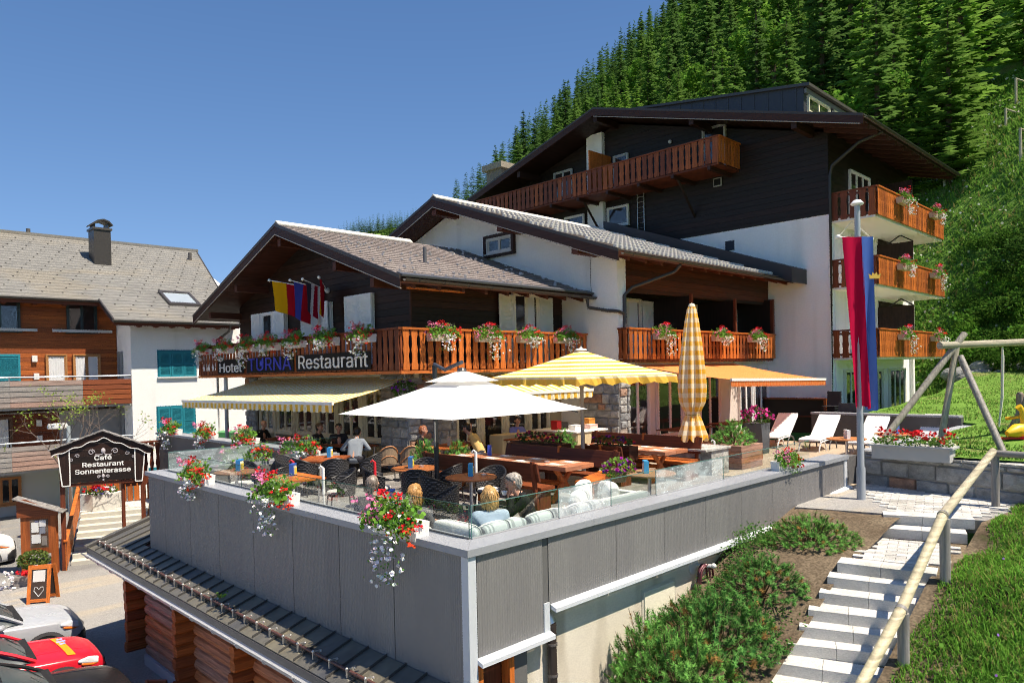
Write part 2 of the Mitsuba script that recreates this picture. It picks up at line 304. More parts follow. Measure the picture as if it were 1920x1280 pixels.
put(te, 'terrace_core', B(.0, 11.08, .016, .5, -.2, .63).box(.01, .5, .5, 10.56, -.95, .63).box(.03, 1.3, .02, .5, -.55, -.2).box(.5, 3.9, 10.1, 10.56, -.95, .63), 'matte', (.12, .12, .12))
CAP = (.27, .285, .315)
def coping(o, d, n, L_):
    m = MB(); o = np.array(o)
    m.obox((*o, .635), (*(np.array(d)*L_), 0), (*(np.array(n)*.47), 0), (0, 0, .085)); return m
for a, b in ((0, 3.3), (3.305, 6.6), (6.605, 10.62)): put(te, 'coping', coping((-.05, a), (0, 1), (1, 0), b-a) if a else MB().prism([(-.05, -.05), (.42, .42), (.42, 3.3), (-.05, 3.3)], (0, 0, .635), (1, 0, 0), (0, 1, 0), (0, 0, .085)), 'satin', CAP)
for a, b in ((0, 2.2), (2.204, 4.4), (4.404, 6.6), (6.604, 8.9), (8.904, 11.13)):
    put(te, 'coping', coping((a, -.05), (1, 0), (0, 1), b-a) if a else MB().prism([(-.047, -.05), (2.2, -.05), (2.2, .42), (.423, .42)], (0, 0, .635), (1, 0, 0), (0, 1, 0), (0, 0, .085)), 'satin', CAP)
put(te, 'coping', B(.425, 4.5, 10.15, 10.62, .635, .72), 'satin', CAP)
LED = (.55, .58, .63)
def ledge(x0, z0, x1, z1):
    m = MB(); m.prism([(0, 0), (-.1, -.035), (-.1, -.085), (0, -.06)], (x0, .0, z0), (0, 1, 0), (0, 0, 1), (x1-x0, 0, z1-z0)); return m
for a in ((.1, -.56, 1.34, -.56), (1.36, -.235, 9.3, -.235), (9.302, -.235, 10.25, .0), (10.252, .0, 11.2, .05)): put(te, 'drip_ledge', ledge(*a), 'satin', LED)
put(te, 'base_wall', B(.96, 9.6, .13, .5, -4.2, -.21), 'concrete')
put(te, 'back_wall_cladding', ribbed((.45, 10.12), (1, 0), (0, -1), 3.9, 0, .63), 'satin', (.36, .36, .37))
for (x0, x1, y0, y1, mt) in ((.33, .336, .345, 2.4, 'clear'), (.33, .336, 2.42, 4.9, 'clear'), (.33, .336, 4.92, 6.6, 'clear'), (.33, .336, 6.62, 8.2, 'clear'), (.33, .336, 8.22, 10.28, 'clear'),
    (.345, 1.9, .33, .336, 'clear'), (1.92, 3.05, .33, .336, 'sky_haze'), (3.07, 4.2, .33, .336, 'clear'), (4.22, 6.3, .33, .336, 'sky_haze'), (6.32, 8.4, .33, .336, 'clear'), (8.42, 9.95, .33, .336, 'clear'),
    (.345, 2.4, 10.3, 10.306, 'sky_haze'), (2.42, 4.5, 10.3, 10.306, 'clear')):
    # a single sheet: thin glass
    m = MB().quad((x0, y0, .72), (x1 if x1-x0 > .01 else x0, y1 if y1-y0 > .01 else y0, .72), (x1 if x1-x0 > .01 else x0, y1 if y1-y0 > .01 else y0, 1.12), (x0, y0, 1.12))
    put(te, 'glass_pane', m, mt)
    if x1-x0 < .01: put(te, 'glass_edge', B(x0-.005, x0+.005, y0, y0+.008, .72, 1.12).box(x0-.005, x0+.005, y0, y1, 1.118, 1.126), 'satin', (.02, .07, .06)); put(te, 'glass_channel', B(x0-.02, x0+.02, y0, y1, .719, .735), 'satin', (.08, .08, .085))
    else: put(te, 'glass_edge', B(x0, x0+.008, y0-.005, y0+.005, .72, 1.12).box(x0, x1, y0-.005, y0+.005, 1.118, 1.126), 'satin', (.10, .22, .2)); put(te, 'glass_channel', B(x0, x1, y0-.02, y0+.02, .719, .735), 'satin', (.3, .3, .31))
# deck
put(te, 'deck_slab', B(.42, 11.2, .42, 10.15, -.3, -.035).box(3.75, 7.4, 10.15, 21.2, -.3, -.01).box(7.4, 11.2, 9.5, 10.3, -.3, -.01), 'matte', (.07, .06, .05))
brd = [mk(B(0, 3.55, 0, .142, -.03, 0), 'woodh', uv=(t, s)) for t, s in ((1.9, .1), (2., .43), (1.8, .7), (2.1, .9))]
y = .44; i = 0
while y < 9.9:
    for x in (.43, 3.99, 7.55): put(te, 'deck_board', brd[int(rng.integers(4))], tw=tr(x, y, R(-.002, .002)))
    y += .15; i += 1
put(te, 'lounge_floor', B(11.2, 20.3, .0, 9.5, -.3, -.005), 'matte', (.34, .27, .2))
put(te, 'lounge_side_wall', B(12.05, 20.5, -.4, -.05, -.3, .69), 'satin', (.14, .14, .145))
put(te, 'coping', B(11.98, 20.5, -.45, .02, .692, .76), 'satin', (.36, .38, .42))
put(te, 'lounge_back_wall', B(20.2, 20.5, -.05, 4.6, -.3, 1.0), 'satin', (.07, .07, .075)); put(te, 'coping', B(20.12, 20.56, -.02, 4.6, 1.002, 1.06), 'satin', (.3, .31, .34))
put(te, 'end_wall', B(11.1, 12.04, .1, .4, -.3, .63), 'satin', (.12, .12, .125)); 
put(te, 'entry_wall', B(3.5, 3.85, 10.62, 20.3, -.95, .8), 'satin', (.09, .088, .095)); put(te, 'coping', B(3.42, 3.95, 10.62, 20.38, .802, .87), 'satin', CAP)
# ------------------------------------------------ building kit
Zv = np.array([0, 0, 1.]); NX, NY = np.array([-1., 0, 0]), np.array([0, -1., 0]); UX, UY = np.array([0, -1., 0]), np.array([1., 0, 0])
def win(par, o, u, n, w, h, sash=2, fr=WHITE, curtain=None, name='window', t=.06, sill=True, bar=False, tilt=False):
    o, u, n = np.asarray(o, float), np.asarray(u, float), np.asarray(n, float)
    q = lambda a, b, c: o+u*a+Zv*b+n*c
    m = MB()
    for a, b, ww, hh in ((0, 0, t, h), (w-t, 0, t, h), (t, 0, w-2*t, t), (t, h-t, w-2*t, t)): m.obox(q(a, b, -.02), u*ww, Zv*hh, n*.11)
    sw = (w-2*t)/sash
    for i in range(sash):
        a = t+sw*i+.004; b = a+sw-.008
        for aa, bb, ww, hh in ((a, t, .05, h-2*t), (b-.05, t, .05, h-2*t), (a+.05, t, b-a-.1, .05), (a+.05, h-t-.05, b-a-.1, .05)): m.obox(q(aa, bb, .01), u*ww, Zv*hh, n*.05)
        if bar: m.obox(q(a+.05, h*.62, .012), u*(b-a-.1), Zv*.035, n*.045)
    k = put(par, name, m, 'satin', fr)
    put(k, 'room', MB().obox(q(t, t, .004), u*(w-2*t), Zv*(h-2*t), n*.004), 'matte', (.012, .012, .014))  # near-black plate paints the unlit interior behind the glass
    put(k, 'pane', MB().quad(q(t, t, .035), q(w-t, t, .035), q(w-t, h-t, .035), q(t, h-t, .035)), 'window_glass')
    if curtain:
        pts = []; N = int(w/.035)
        for i in range(N+1): pts.append((t+(w-2*t)*i/N, .017+.007*math.sin(i*1.7)+.003*math.sin(i*.6)))
        c = MB(); V = []
        for a, d in pts: V += [q(a, t, d), q(a, h-t, d)]
        for a0, a1 in curtain: 
            i0, i1 = int(a0*N), int(a1*N); c.add(V[2*i0:2*i1+2], [[2*i, 2*i+2, 2*i+3, 2*i+1] for i in range(i1-i0)])
        put(k, 'curtain', c, 'matte', (.7, .71, .72))
    if sill: put(k, 'sill', MB().obox(q(-.05, -.05, 0), u*(w+.1), Zv*.045, n*.16), 'satin', fr)
    return k
def shutter_mesh(w, h, d=.035):
    """in x (width), z (height), outward -y; louvred"""
    m = MB()
    for a, b, ww, hh in ((0, 0, .07, h), (w-.07, 0, .07, h), (.07, 0, w-.14, .09), (.07, h-.09, w-.14, .09), (.07, h*.47, w-.14, .07)): m.box(a, a+ww, -d, 0, b, b+hh)
    z = .1
    while z < h-.13:
        if not (h*.47-.04 < z < h*.47+.07): m.obox((.07, -.006, z), (w-.14, 0, 0), (0, -.024, -.012), (0, .006, .034) if False else (0, -.004, .01))
        z += .042
    m.box(.07, w-.07, -.007, -.003, .08, h-.08)
    return m
def planks(par, o, u, n, poly, h=.2, t=.028, tone=(.12, .3), name='plank', z0=0.):
    """horizontal cladding boards clipped to poly (u, up), each its own piece"""
    o, u, n = np.asarray(o, float), np.asarray(u, float), np.asarray(n, float)
    P = Polygon(poly) if not isinstance(poly, Polygon) else poly; a0, b0, a1, b1 = P.bounds; z = b0-((b0-z0) % h)
    while z < b1:
        g = P.intersection(sbox(a0-1, z+.005, a1+1, z+h-.004))
        for s in getattr(g, 'geoms', [g]):
            if s.geom_type == 'Polygon' and s.area > .01:
                m = MB().prism(s, o, u, Zv, n*t); m.v = [v+n*R(0, .006) for v in m.v]
                put(par, name, m, 'woodh', uv=(R(*tone), R(0, 1)))
        z += h
def slat_shape(h, w=.155, wave=True):
    l = []
    for z, d in ((0, 0), (.13, 0), (.19, .016), (.36, .026), (.46, .010), (.50, .0), (.54, .010), (.64, .026), (.81, .018), (.87, 0), (1, 0)):
        l.append((d if wave else 0, z*h))
    return MB().prism([(a, b) for a, b in l]+[(w-a, b) for a, b in l[::-1]], (0, 0, 0), (1, 0, 0), (0, 0, 1), (0, -.024, 0))
def balcony(par, p, q, z0, z1, tones=(.62, .95), w=.155, gap=.018, wave=True, label=None, name='balcony', ends=True, slab=None, mat='woodv'):
    """slatted balcony front from p to q (its outside is on the right hand side of p->q turned to -normal)"""
    p, q = np.array(p, float), np.array(q, float); L_ = np.linalg.norm(q-p); d = (q-p)/L_; ang = math.degrees(math.atan2(d[1], d[0])); nn = np.array([d[1], -d[0]])
    k = par
    h = z1-z0-.1
    tn = [(tones[0]+(tones[1]-tones[0])*i/5, .13+.15*i) for i in range(6)]
    ck = (round(h, 3), w, wave, tones)
    if ck not in _slats: _slats[ck] = [mk(slat_shape(h, w, wave), mat, uv=t) for t in tn]
    n = int(L_/(w+gap)); pit = L_/n
    for i in range(n):
        a = p+d*(i*pit+gap/2); put(k, 'slat', _slats[ck][int(rng.integers(6))], tw=tr(a[0], a[1], z0+.04+R(-.004, .004), ang))
    o = np.array([*p, 0.]); D3 = np.array([*d, 0]); N3 = np.array([*nn, 0])
    put(k, 'top_rail', MB().obox(o+Zv*(z1-.055)-N3*.05, D3*L_, Zv*.055, N3*.11), 'woodh', uv=(tones[1]-.12, .3))
    put(k, 'rail', MB().obox(o+Zv*(z0+.12)-N3*.05, D3*L_, Zv*.09, N3*.045).obox(o+Zv*(z1-.2)-N3*.05, D3*L_, Zv*.08, N3*.045), 'woodh', uv=(tones[0]*.6, .7))
_slats = {}
def gutter(par, a, b, r=.075, col=GUTTER):
    a, b = np.asarray(a, float), np.asarray(b, float); d = (b-a)/np.linalg.norm(b-a); s = np.cross(d, Zv); m = MB(); N = 7
    g = [math.pi+math.pi*i/(N-1) for i in range(N)]
    for sc in (1., .9):
        V = [a+s*r*sc*math.cos(x)+Zv*r*sc*math.sin(x) for x in g]+[b+s*r*sc*math.cos(x)+Zv*r*sc*math.sin(x) for x in g]
        m.add(V, [[i, i+1, N+i+1, N+i] for i in range(N-1)])
    L_ = np.linalg.norm(b-a); nb = max(2, int(L_/.85))
    for i in range(nb):
        c = a+d*L_*(i+.5)/nb; m.tube([c+s*r*1.05*math.cos(x)+Zv*r*1.05*math.sin(x) for x in g], .012, 4)
    return put(par, 'gutter', m, 'satin', col, smooth=40)
def roof(par, x0, x1, yr, zr, ys, ze, yn=None, th=.16, course=.34, tile=True, mat='rooftile', soffit=(.2, .35), rafters=None, wall=None):
    """gabled roof with its ridge along x; (yr, zr) ridge, (ys, ze) south eave, yn north eave"""
    yn = yn if yn is not None else 2*yr-ys; sl = (zr-ze)/(yr-ys); zn = zr-sl*(yn-yr)
    put(par, 'roof_deck', MB().prism([(ys, ze-th), (yr, zr-th), (yn, zn-th), (yn, zn-.02), (yr, zr-.02), (ys, ze-.02)], (x0+.02, 0, 0), (0, 1, 0), (0, 0, 1), (x1-x0-.04, 0, 0)), 'woodh', uv=(soffit[0], .3))
    c = math.sqrt(1+sl*sl); L_ = (yr-ys)*c; n = int(L_/course)
    dv, nv = np.array([0, 1/c, sl/c]), np.array([0, -sl/c, 1/c])
    if tile:
        for i in range(n):
            a = np.array([x0, ys, ze])+dv*(L_*i/n)
            put(par, 'tile_course', MB().prism([(0, 0), (L_/n+.05, -.012), (L_/n+.05, .004), (0, .034)], a+np.array([R(-.01, .01), 0, 0]), dv, nv, (x1-x0, 0, 0)), mat)
        n2 = int((yn-yr)*c/1.5); dn, nn = np.array([0, -1/c, sl/c]), np.array([0, sl/c, 1/c])
        put(par, 'tile_slope', MB().prism([(0, 0), ((yn-yr)*c, 0), ((yn-yr)*c, .03), (0, .03)], (x0, yn, zn), dn, nn, (x1-x0, 0, 0)), mat)
    else: put(par, 'roof_sheet', MB().prism([(ys-.02, ze-.018), (yr, zr-.018), (yn, zn-.018), (yn, zn+.03), (yr, zr+.03), (ys-.02, ze+.03)], (x0, 0, 0), (0, 1, 0), (0, 0, 1), (x1-x0, 0, 0)), 'satin', (.05, .048, .05))
    for s, (ye, z_) in ((0, (ys, ze)), (1, (yn, zn))):
        put(par, 'verge_board', MB().prism([(ye, z_-.33), (yr, zr-.33), (yr, zr-.0), (ye, z_-.0)], (x0-.03, 0, 0), (0, 1, 0), (0, 0, 1), (.045, 0, 0)), 'woodh', uv=(.16, .2+.5*s))
        put(par, 'verge_strip', MB().prism([(ye, z_-.05), (yr, zr-.05), (yr, zr+.05), (ye, z_+.05)], (x0-.045, 0, 0), (0, 1, 0), (0, 0, 1), (.06, 0, 0)), 'satin', (.045, .035, .03))
    return sl
def purlin(par, y, z, x0, x1, w=.18, h=.24, tone=.2): put(par, 'purlin', MB().box(x0, x1, y-w/2, y+w/2, z-h, z), 'woodh', uv=(tone, y % 1))
def pipe(par, pts, r=.05, col=GUTTER, name='downpipe'): return put(par, name, MB().tube(pts, r, 10), 'satin', col, smooth=50)
def stone_wall(par, o, u, n, w, h, seed=1, sz=.3, name='stone', d=.09, base=None):
    """irregular coursed rubble: each stone a bevelled block"""
    g = np.random.default_rng(seed); o, u, n = np.asarray(o, float), np.asarray(u, float), np.asarray(n, float); z = 0.
    put(par, 'mortar', MB().obox(o-n*.02, u*w, Zv*h, n*.03), 'matte', (.3, .29, .27))
    while z < h-.05:
        hh = min(g.uniform(.6, 1.0)*sz, h-z); hh = h-z if h-z-hh < .08 else hh; a = 0.
        while a < w-.02:
            ww = g.uniform(.75, 1.7)*sz*1.1; ww = w-a if w-a-ww < sz*.45 else ww; j = .011
            dd = d*g.uniform(.5, 1); c = .022; A, Bq, C_, D_ = a+j, a+ww-j, z+j, z+hh-j
            jit = lambda: g.uniform(-.012, .012)
            v = [(A+jit(), C_+jit(), .0), (Bq+jit(), C_+jit(), .0), (Bq+jit(), D_+jit(), .0), (A+jit(), D_+jit(), .0)]
            v2 = [(v[0][0]+c, v[0][1]+c, dd*g.uniform(.8, 1)), (v[1][0]-c, v[1][1]+c, dd*g.uniform(.8, 1)), (v[2][0]-c, v[2][1]-c, dd*g.uniform(.8, 1)), (v[3][0]+c, v[3][1]-c, dd*g.uniform(.8, 1)), ((A+Bq)/2, (C_+D_)/2, dd*1.15)]
            V = [o+u*p[0]+Zv*p[1]+n*p[2] for p in v+v2]
            f = [[0, 1, 5], [0, 5, 4], [1, 2, 6], [1, 6, 5], [2, 3, 7], [2, 7, 6], [3, 0, 4], [3, 4, 7], [4, 5, 8], [5, 6, 8], [6, 7, 8], [7, 4, 8]]
            if np.dot(np.cross(u, Zv), n) < 0: f = [q[::-1] for q in f]
            put(par, name, MB().add(V, f), 'stone', uv=(g.uniform(0, 1), g.uniform(0, 1))); a += ww
        z += hh
# ------------------------------------------------ front chalet
A = thing('chalet_house', 'dark timber chalet with tiled gable roof, lowest of the three joined hotel houses', 'house')
put(A, 'wall', B(6.93, 13.4, 10.23, 21.2, 2.7, 5.4).prism([(10.23, 5.39), (21.2, 5.39), (21.2, 5.5), (15.5, 7.35), (10.23, 5.5)], (6.93, 0, 0), (0, 1, 0), (0, 0, 1), (3, 0, 0)), 'matte', (.02, .014, .01))
SL = roof(A, 5.6, 13.3, 15.5, 7.56, 8.85, 5.2, 22.4)
planks(A, (6.925, 0, 0), (0, 1, 0), NX, [(10.2, 2.8), (21.2, 2.8), (21.2, 5.42), (15.5, 7.36), (10.2, 5.5)], tone=(.03, .14))
planks(A, (0, 10.225, 0), UY, NY, [(6.9, 2.8), (13.3, 2.8), (13.3, 5.55), (6.9, 5.55)], tone=(.06, .22))
put(A, 'corner_board', B(6.885, 6.93, 10.18, 10.24, 2.8, 5.5), 'woodv', uv=(.2, .2))
put(A, 'wall_plate', B(6.9, 13.3, 10.0, 10.2, 5.45, 5.6), 'woodh', uv=(.2, .4))
# balcony floor and slatted fronts
put(A, 'balcony_floor', B(5.78, 13.25, 9.17, 10.2, 2.78, 2.92).box(5.78, 6.9, 10.2, 22.2, 2.78, 2.92), 'woodh', uv=(.5, .3))
put(A, 'balcony_beam', B(5.7, 13.3, 9.06, 9.15, 2.72, 2.80).box(5.68, 5.76, 9.1, 22.3, 2.72, 2.80), 'woodh', uv=(1.15, .5))
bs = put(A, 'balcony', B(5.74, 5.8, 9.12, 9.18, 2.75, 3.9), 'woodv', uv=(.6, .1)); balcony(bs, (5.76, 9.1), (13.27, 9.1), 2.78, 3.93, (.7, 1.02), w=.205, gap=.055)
bg = put(A, 'balcony', B(5.74, 5.8, 22.2, 22.26, 2.75, 3.9), 'woodv', uv=(.5, .1)); balcony(bg, (5.72, 22.3), (5.72, 9.1), 2.78, 3.93, (.5, .66), w=.205, gap=.05)  # gable side: its shade is put into darker slat tones
put(A, 'ridge_cap', MB().prism([(-.16, -.06), (0, .05), (.16, -.06), (.17, -.02), (0, .1), (-.17, -.02)], (5.6, 15.5, 7.6), (0, 1, 0), (0, 0, 1), (5.3, 0, 0)), 'matte', (.62, .6, .56))
gutter(A, (5.62, 8.72, 5.14), (13.35, 8.72, 5.10))
put(A, 'eave_flashing', MB().obox((5.6, 8.78, 5.20), (7.7, 0, 0), (0, .26, .095), (0, -.01, .05)), 'satin', (.06, .062, .07))
put(A, 'verge_light_strip', MB().prism([(8.8, 4.88), (15.5, 7.23), (22.3, 4.85), (22.3, 4.87), (15.5, 7.255), (8.8, 4.9)], (5.555, 0, 0), (0, 1, 0), (0, 0, 1), (.02, 0, 0)), 'satin', (.4, .36, .3))
for y, z in ((10.3, 5.32), (12.2, 5.98), (15.5, 7.12), (18.8, 5.98), (21.1, 5.18)): purlin(A, y, z, 5.7, 6.9, tone=.26)
for i in range(9):
    x = 6.0+i*.85; put(A, 'rafter', MB().obox((x, 8.9, 4.93), (.1, 0, 0), (0, 1.4, .49), (0, 0, .14)), 'woodh', uv=(.3, i*.1))
put(A, 'eave_board', MB().obox((5.95, 8.98, 4.93), (1.9, 0, 0), (0, .12, .0), (0, 0, .04)), 'woodh', uv=(1.1, .3))
sn = MB()
for i in range(120):
    x, y = R(5.9, 13), R(9.1, 15.2); z = 5.2+(y-8.85)*SL+.03; sn.obox((x, y, z), (.03, 0, 0), (0, .10, .035), (0, -.02, .05))
put(A, 'snow_hook', sn, 'metal', (.7, .7, .68), stuff=True)
pipe(A, [(8.3, 11.3, 6.0), (8.3, 11.3, 6.55)], .06, (.1, .1, .11), 'vent_pipe')
SHW = (.62, .64, .66)
def shutter(par, o, u, w, h, col=(.74, .75, .76), ajar=0, label=None):
    ang = math.degrees(math.atan2(u[1], u[0])); return put(par, 'shutter', shutter_mesh(w, h), 'satin', col, tw=tr(*o, ang+ajar), label=label)
for y1, y0, cl in ((19.3, 17.3, 0), (15.45, 14.95, 0)): pass
X_ = 6.86
win(A, (X_, 19.2, 2.95), UX, NX, 1.9, 2.1, 2, curtain=((.35, .5), (.55, .75)))
shutter(A, (X_-.06, 19.95, 2.95), UX, .7, 2.1); shutter(A, (X_-.11, 18.05, 2.95), UX, .75, 2.08)
win(A, (X_, 15.6, 2.95), UX, NX, 1.3, 2.12, 2, curtain=((.05, .45), (.55, .95)))
shutter(A, (X_-.06, 16.2, 2.95), UX, .62, 2.15); shutter(A, (X_-.06, 15.02, 2.95), UX, .74, 2.15, ajar=-8)
win(A, (X_, 13.45, 2.95), UX, NX, 1.5, 2.2, 2)
shutter(A, (X_-.08, 13.42, 2.97), UX, .72, 2.15); shutter(A, (X_-.08, 12.68, 2.97), UX, .72, 2.15)
win(A, (10.86, 10.16, 2.95), UY, NY, 1.2, 2.3, 2, fr=(.76, .73, .62), curtain=((.5, .9),))
shutter(A, (10.22, 10.1, 2.95), UY, .63, 2.2, (.72, .71, .64)); shutter(A, (12.07, 10.1, 2.95), UY, .62, 2.2, (.72, .71, .64))
# ground floor
put(A, 'ground_floor_wall', B(7.0, 13.4, 10.32, 20.6, 0, 2.75), 'matte', (.45, .38, .24))
for i, y in enumerate((19.75, 18.35, 16.95, 15.5, 14.05, 12.7)):
    win(A, (6.98, y, .72), UX, NX, 1.15, 1.95, 2, fr=CREAM, sill=True)
put(A, 'ground_floor_post', B(6.86, 7.05, 16.98, 17.1, 0, 2.75).box(6.86, 7.05, 18.4, 18.5, 0, 2.75).box(6.86, 7.05, 14.1, 14.28, 0, 2.75).box(6.86, 7.05, 12.72, 12.95, 0, 2.75).box(6.86, 7.05, 15.55, 15.72, 0, 2.75).box(6.86, 7.05, 11.3, 11.5, 0, 2.75), 'matte', CREAM)
for i, x in enumerate((8.5, 9.55, 10.6, 11.65)): win(A, (x, 10.3, .1), UY, NY, .95, 2.3, 2 if i != 1 else 1, fr=CREAM)
put(A, 'ground_floor_post', B(9.46, 9.54, 10.2, 10.33, 0, 2.75).box(10.51, 10.59, 10.2, 10.33, 0, 2.75).box(11.56, 11.64, 10.2, 10.33, 0, 2.75), 'matte', CREAM)
p1 = thing('stone_pier', 'rubble stone pier in the shade under the corner of the flower balcony', 'stone pier')
put(p1, 'core', B(6.6, 8.3, 10.0, 11.3, 0, 2.74), 'matte', (.2, .19, .17))
stone_wall(p1, (6.6, 11.3, 0), UX, NX, 1.3, 2.7, 3, .3); stone_wall(p1, (6.58, 10.0, 0), UY, NY, 1.72, 2.7, 4, .3)
put(A, 'balcony_post', MB().tube([(5.9, 20.3, -.9), (5.9, 20.3, 2.76)], .07, 12), 'matte', (.6, .6, .6), smooth=50)
stone_wall(A, (6.85, 20.7, 0), UX, NX, .9, 2.7, 8, .28)
# ------------------------------------------------ middle house
Bm = thing('white_gabled_house', 'white rendered house with broad tiled gable roof between the dark chalet and the tallest house', 'house')
SB = roof(Bm, 12.1, 24.0, 15.6, 9.42, 6.85, 6.28, 24.3)
put(Bm, 'wall', MB().prism([(7.85, 0), (24, 0), (24, 6.3), (15.6, 9.2), (7.85, 6.5)], (13.3, 0, 0), (0, 1, 0), (0, 0, 1), (.4, 0, 0)), 'plaster')
put(Bm, 'corner_pillar', B(13.302, 13.75, 7.83, 7.9, 0, 6.4), 'plaster')
put(Bm, 'core', B(13.7, 24.0, 9.35, 23.9, 0, 6.2), 'matte', (.05, .04, .035))
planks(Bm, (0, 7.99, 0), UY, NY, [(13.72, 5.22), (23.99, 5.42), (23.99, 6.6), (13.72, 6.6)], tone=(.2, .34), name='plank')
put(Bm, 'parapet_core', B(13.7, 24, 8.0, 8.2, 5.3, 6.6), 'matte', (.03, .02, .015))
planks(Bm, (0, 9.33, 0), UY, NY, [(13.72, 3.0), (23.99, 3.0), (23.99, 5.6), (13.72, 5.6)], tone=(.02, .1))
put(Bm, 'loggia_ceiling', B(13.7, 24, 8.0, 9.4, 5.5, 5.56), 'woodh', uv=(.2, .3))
put(Bm, 'loggia_floor', B(13.35, 23.45, 7.52, 9.35, 2.94, 3.04), 'woodh', uv=(.4, .3)); put(Bm, 'loggia_core', B(13.75, 24, 8.0, 9.35, 2.7, 2.935), 'plaster')
for x in (17.35, 20.5): put(Bm, 'loggia_divider', B(x-.04, x+.04, 7.68, 9.3, 3.05, 5.3), 'woodv', uv=(.04, x % 1)); put(Bm, 'loggia_post', B(x-.05, x+.05, 7.58, 7.68, 3.05, 5.35), 'woodv', uv=(.5, x % 1))  # divider shade painted as near-black wood, front post keeps the lit tone
put(Bm, 'loggia_divider', B(23.6, 23.75, 7.7, 9.3, 3.05, 5.5), 'woodv', uv=(.06, .2)); put(Bm, 'loggia_post', B(23.6, 23.75, 7.58, 7.7, 3.05, 5.5), 'woodv', uv=(.45, .2))  # end divider painted near-black for its shade too
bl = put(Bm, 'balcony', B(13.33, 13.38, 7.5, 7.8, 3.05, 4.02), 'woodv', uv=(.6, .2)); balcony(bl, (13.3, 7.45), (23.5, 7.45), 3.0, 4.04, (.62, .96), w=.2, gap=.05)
balcony(bl, (13.28, 7.82), (13.28, 7.45), 3.0, 4.04, (.5, .66), w=.15, gap=.03); balcony(bl, (23.5, 7.45), (23.5, 7.9), 3.0, 4.04, (.4, .5), w=.2, gap=.05)  # short returns have their shade painted in as darker slats
win(Bm, (15.0, 9.28, 3.05), UY, NY, 1.55, 2.2, 2, fr=(.72, .69, .6), curtain=((.08, .48), (.55, .95)))
shutter(Bm, (16.6, 9.22, 3.05), UY, .9, 2.15, (.7, .68, .62)); shutter(Bm, (20.55, 9.22, 3.05), UY, .0+.8, 2.15, (.68, .68, .64)); shutter(Bm, (23.0, 9.22, 3.05), UY, .6, 2.15, (.7, .7, .66))
win(Bm, (19.0, 9.28, 3.05), UY, NY, 1.4, 2.2, 2, fr=(.72, .69, .6)); win(Bm, (21.6, 9.28, 3.05), UY, NY, 1.3, 2.2, 2, fr=(.72, .69, .6))
mw = win(Bm, (13.26, 13.82, 7.13), UX, NX, 1.36, .58, 2, fr=(.5, .5, .48)); put(mw, 'surround', MB().obox((13.28, 13.95, 7.0), UX*1.6, Zv*.12, NX*.14).obox((13.28, 13.95, 7.72), UX*1.6, Zv*.1, NX*.14).obox((13.28, 13.95, 7.12), UX*.12, Zv*.6, NX*.14).obox((13.28, 12.47, 7.12), UX*.12, Zv*.6, NX*.14), 'woodh', uv=(.12, .5))
for y, z in ((8.6, 6.72), (12.0, 7.96), (15.6, 9.1), (19.2, 7.96)): put(Bm, 'purlin', MB().prism([(0, 0), (1.15, 0), (1.15, .32), (.12, .32), (0, .2)], (12.15, y-.12, z-.32), (1, 0, 0), (0, 0, 1), (0, .26, 0)), 'woodh', uv=(.3, y % 1))
gutter(Bm, (12.12, 6.72, 6.2), (24.0, 6.72, 6.2))
for i in range(13):
    x = 12.6+i*.9; put(Bm, 'rafter', MB().obox((x, 6.9, 6.02), (.11, 0, 0), (0, 1.15, .41), (0, 0, .15)), 'woodh', uv=(.42, i*.08))
put(Bm, 'ridge_cap', MB().prism([(-.18, -.06), (0, .06), (.18, -.06), (.19, -.02), (0, .12), (-.19, -.02)], (12.1, 15.6, 9.46), (0, 1, 0), (0, 0, 1), (11.9, 0, 0)), 'matte', (.55, .54, .5))
put(Bm, 'verge_light_strip', MB().prism([(6.9, 5.93), (15.6, 9.06), (24.2, 6.0), (24.2, 6.02), (15.6, 9.085), (6.9, 5.95)], (12.055, 0, 0), (0, 1, 0), (0, 0, 1), (.02, 0, 0)), 'satin', (.4, .36, .3))
put(Bm, 'abutment_flashing', MB().prism([(6.3, 6.02), (6.3, 6.62), (15.6, 9.92), (15.6, 9.3)], (22.6, 0, 0), (0, 1, 0), (0, 0, 1), (1.39, 0, 0)), 'satin', (.018, .018, .02))  # black sloped band on the roof against the taller house
sn = MB()
for j in range(7):
    for i in range(46):
        x, y = 12.3+i*.25+.12*(j % 2), 7.1+j*1.2; z = 6.28+(y-6.85)*SB+.02; sn.obox((x, y, z), (.1, 0, 0), (0, .12, .05), (0, -.03, .09))
put(Bm, 'snow_hook', sn, 'matte', (.6, .59, .55), stuff=True)
pipe(Bm, [(15.3, 6.75, 6.1), (15.3, 7.0, 5.9), (13.9, 7.72, 5.35), (13.6, 7.78, 5.1), (13.58, 7.78, .0)], .06)
pipe(A, [(12.9, 8.75, 5.02), (12.95, 8.75, 4.75), (13.2, 8.2, 4.62), (13.25, 7.75, 4.56), (13.5, 7.74, 4.5)], .055)
put(Bm, 'lamp_cable', MB().tube([(13.28, 8.9, 6.4), (13.27, 8.9, 5.6), (13.25, 8.85, 5.3), (13.2, 8.75, 5.1)], .008, 5), 'matte', (.1, .1, .1))
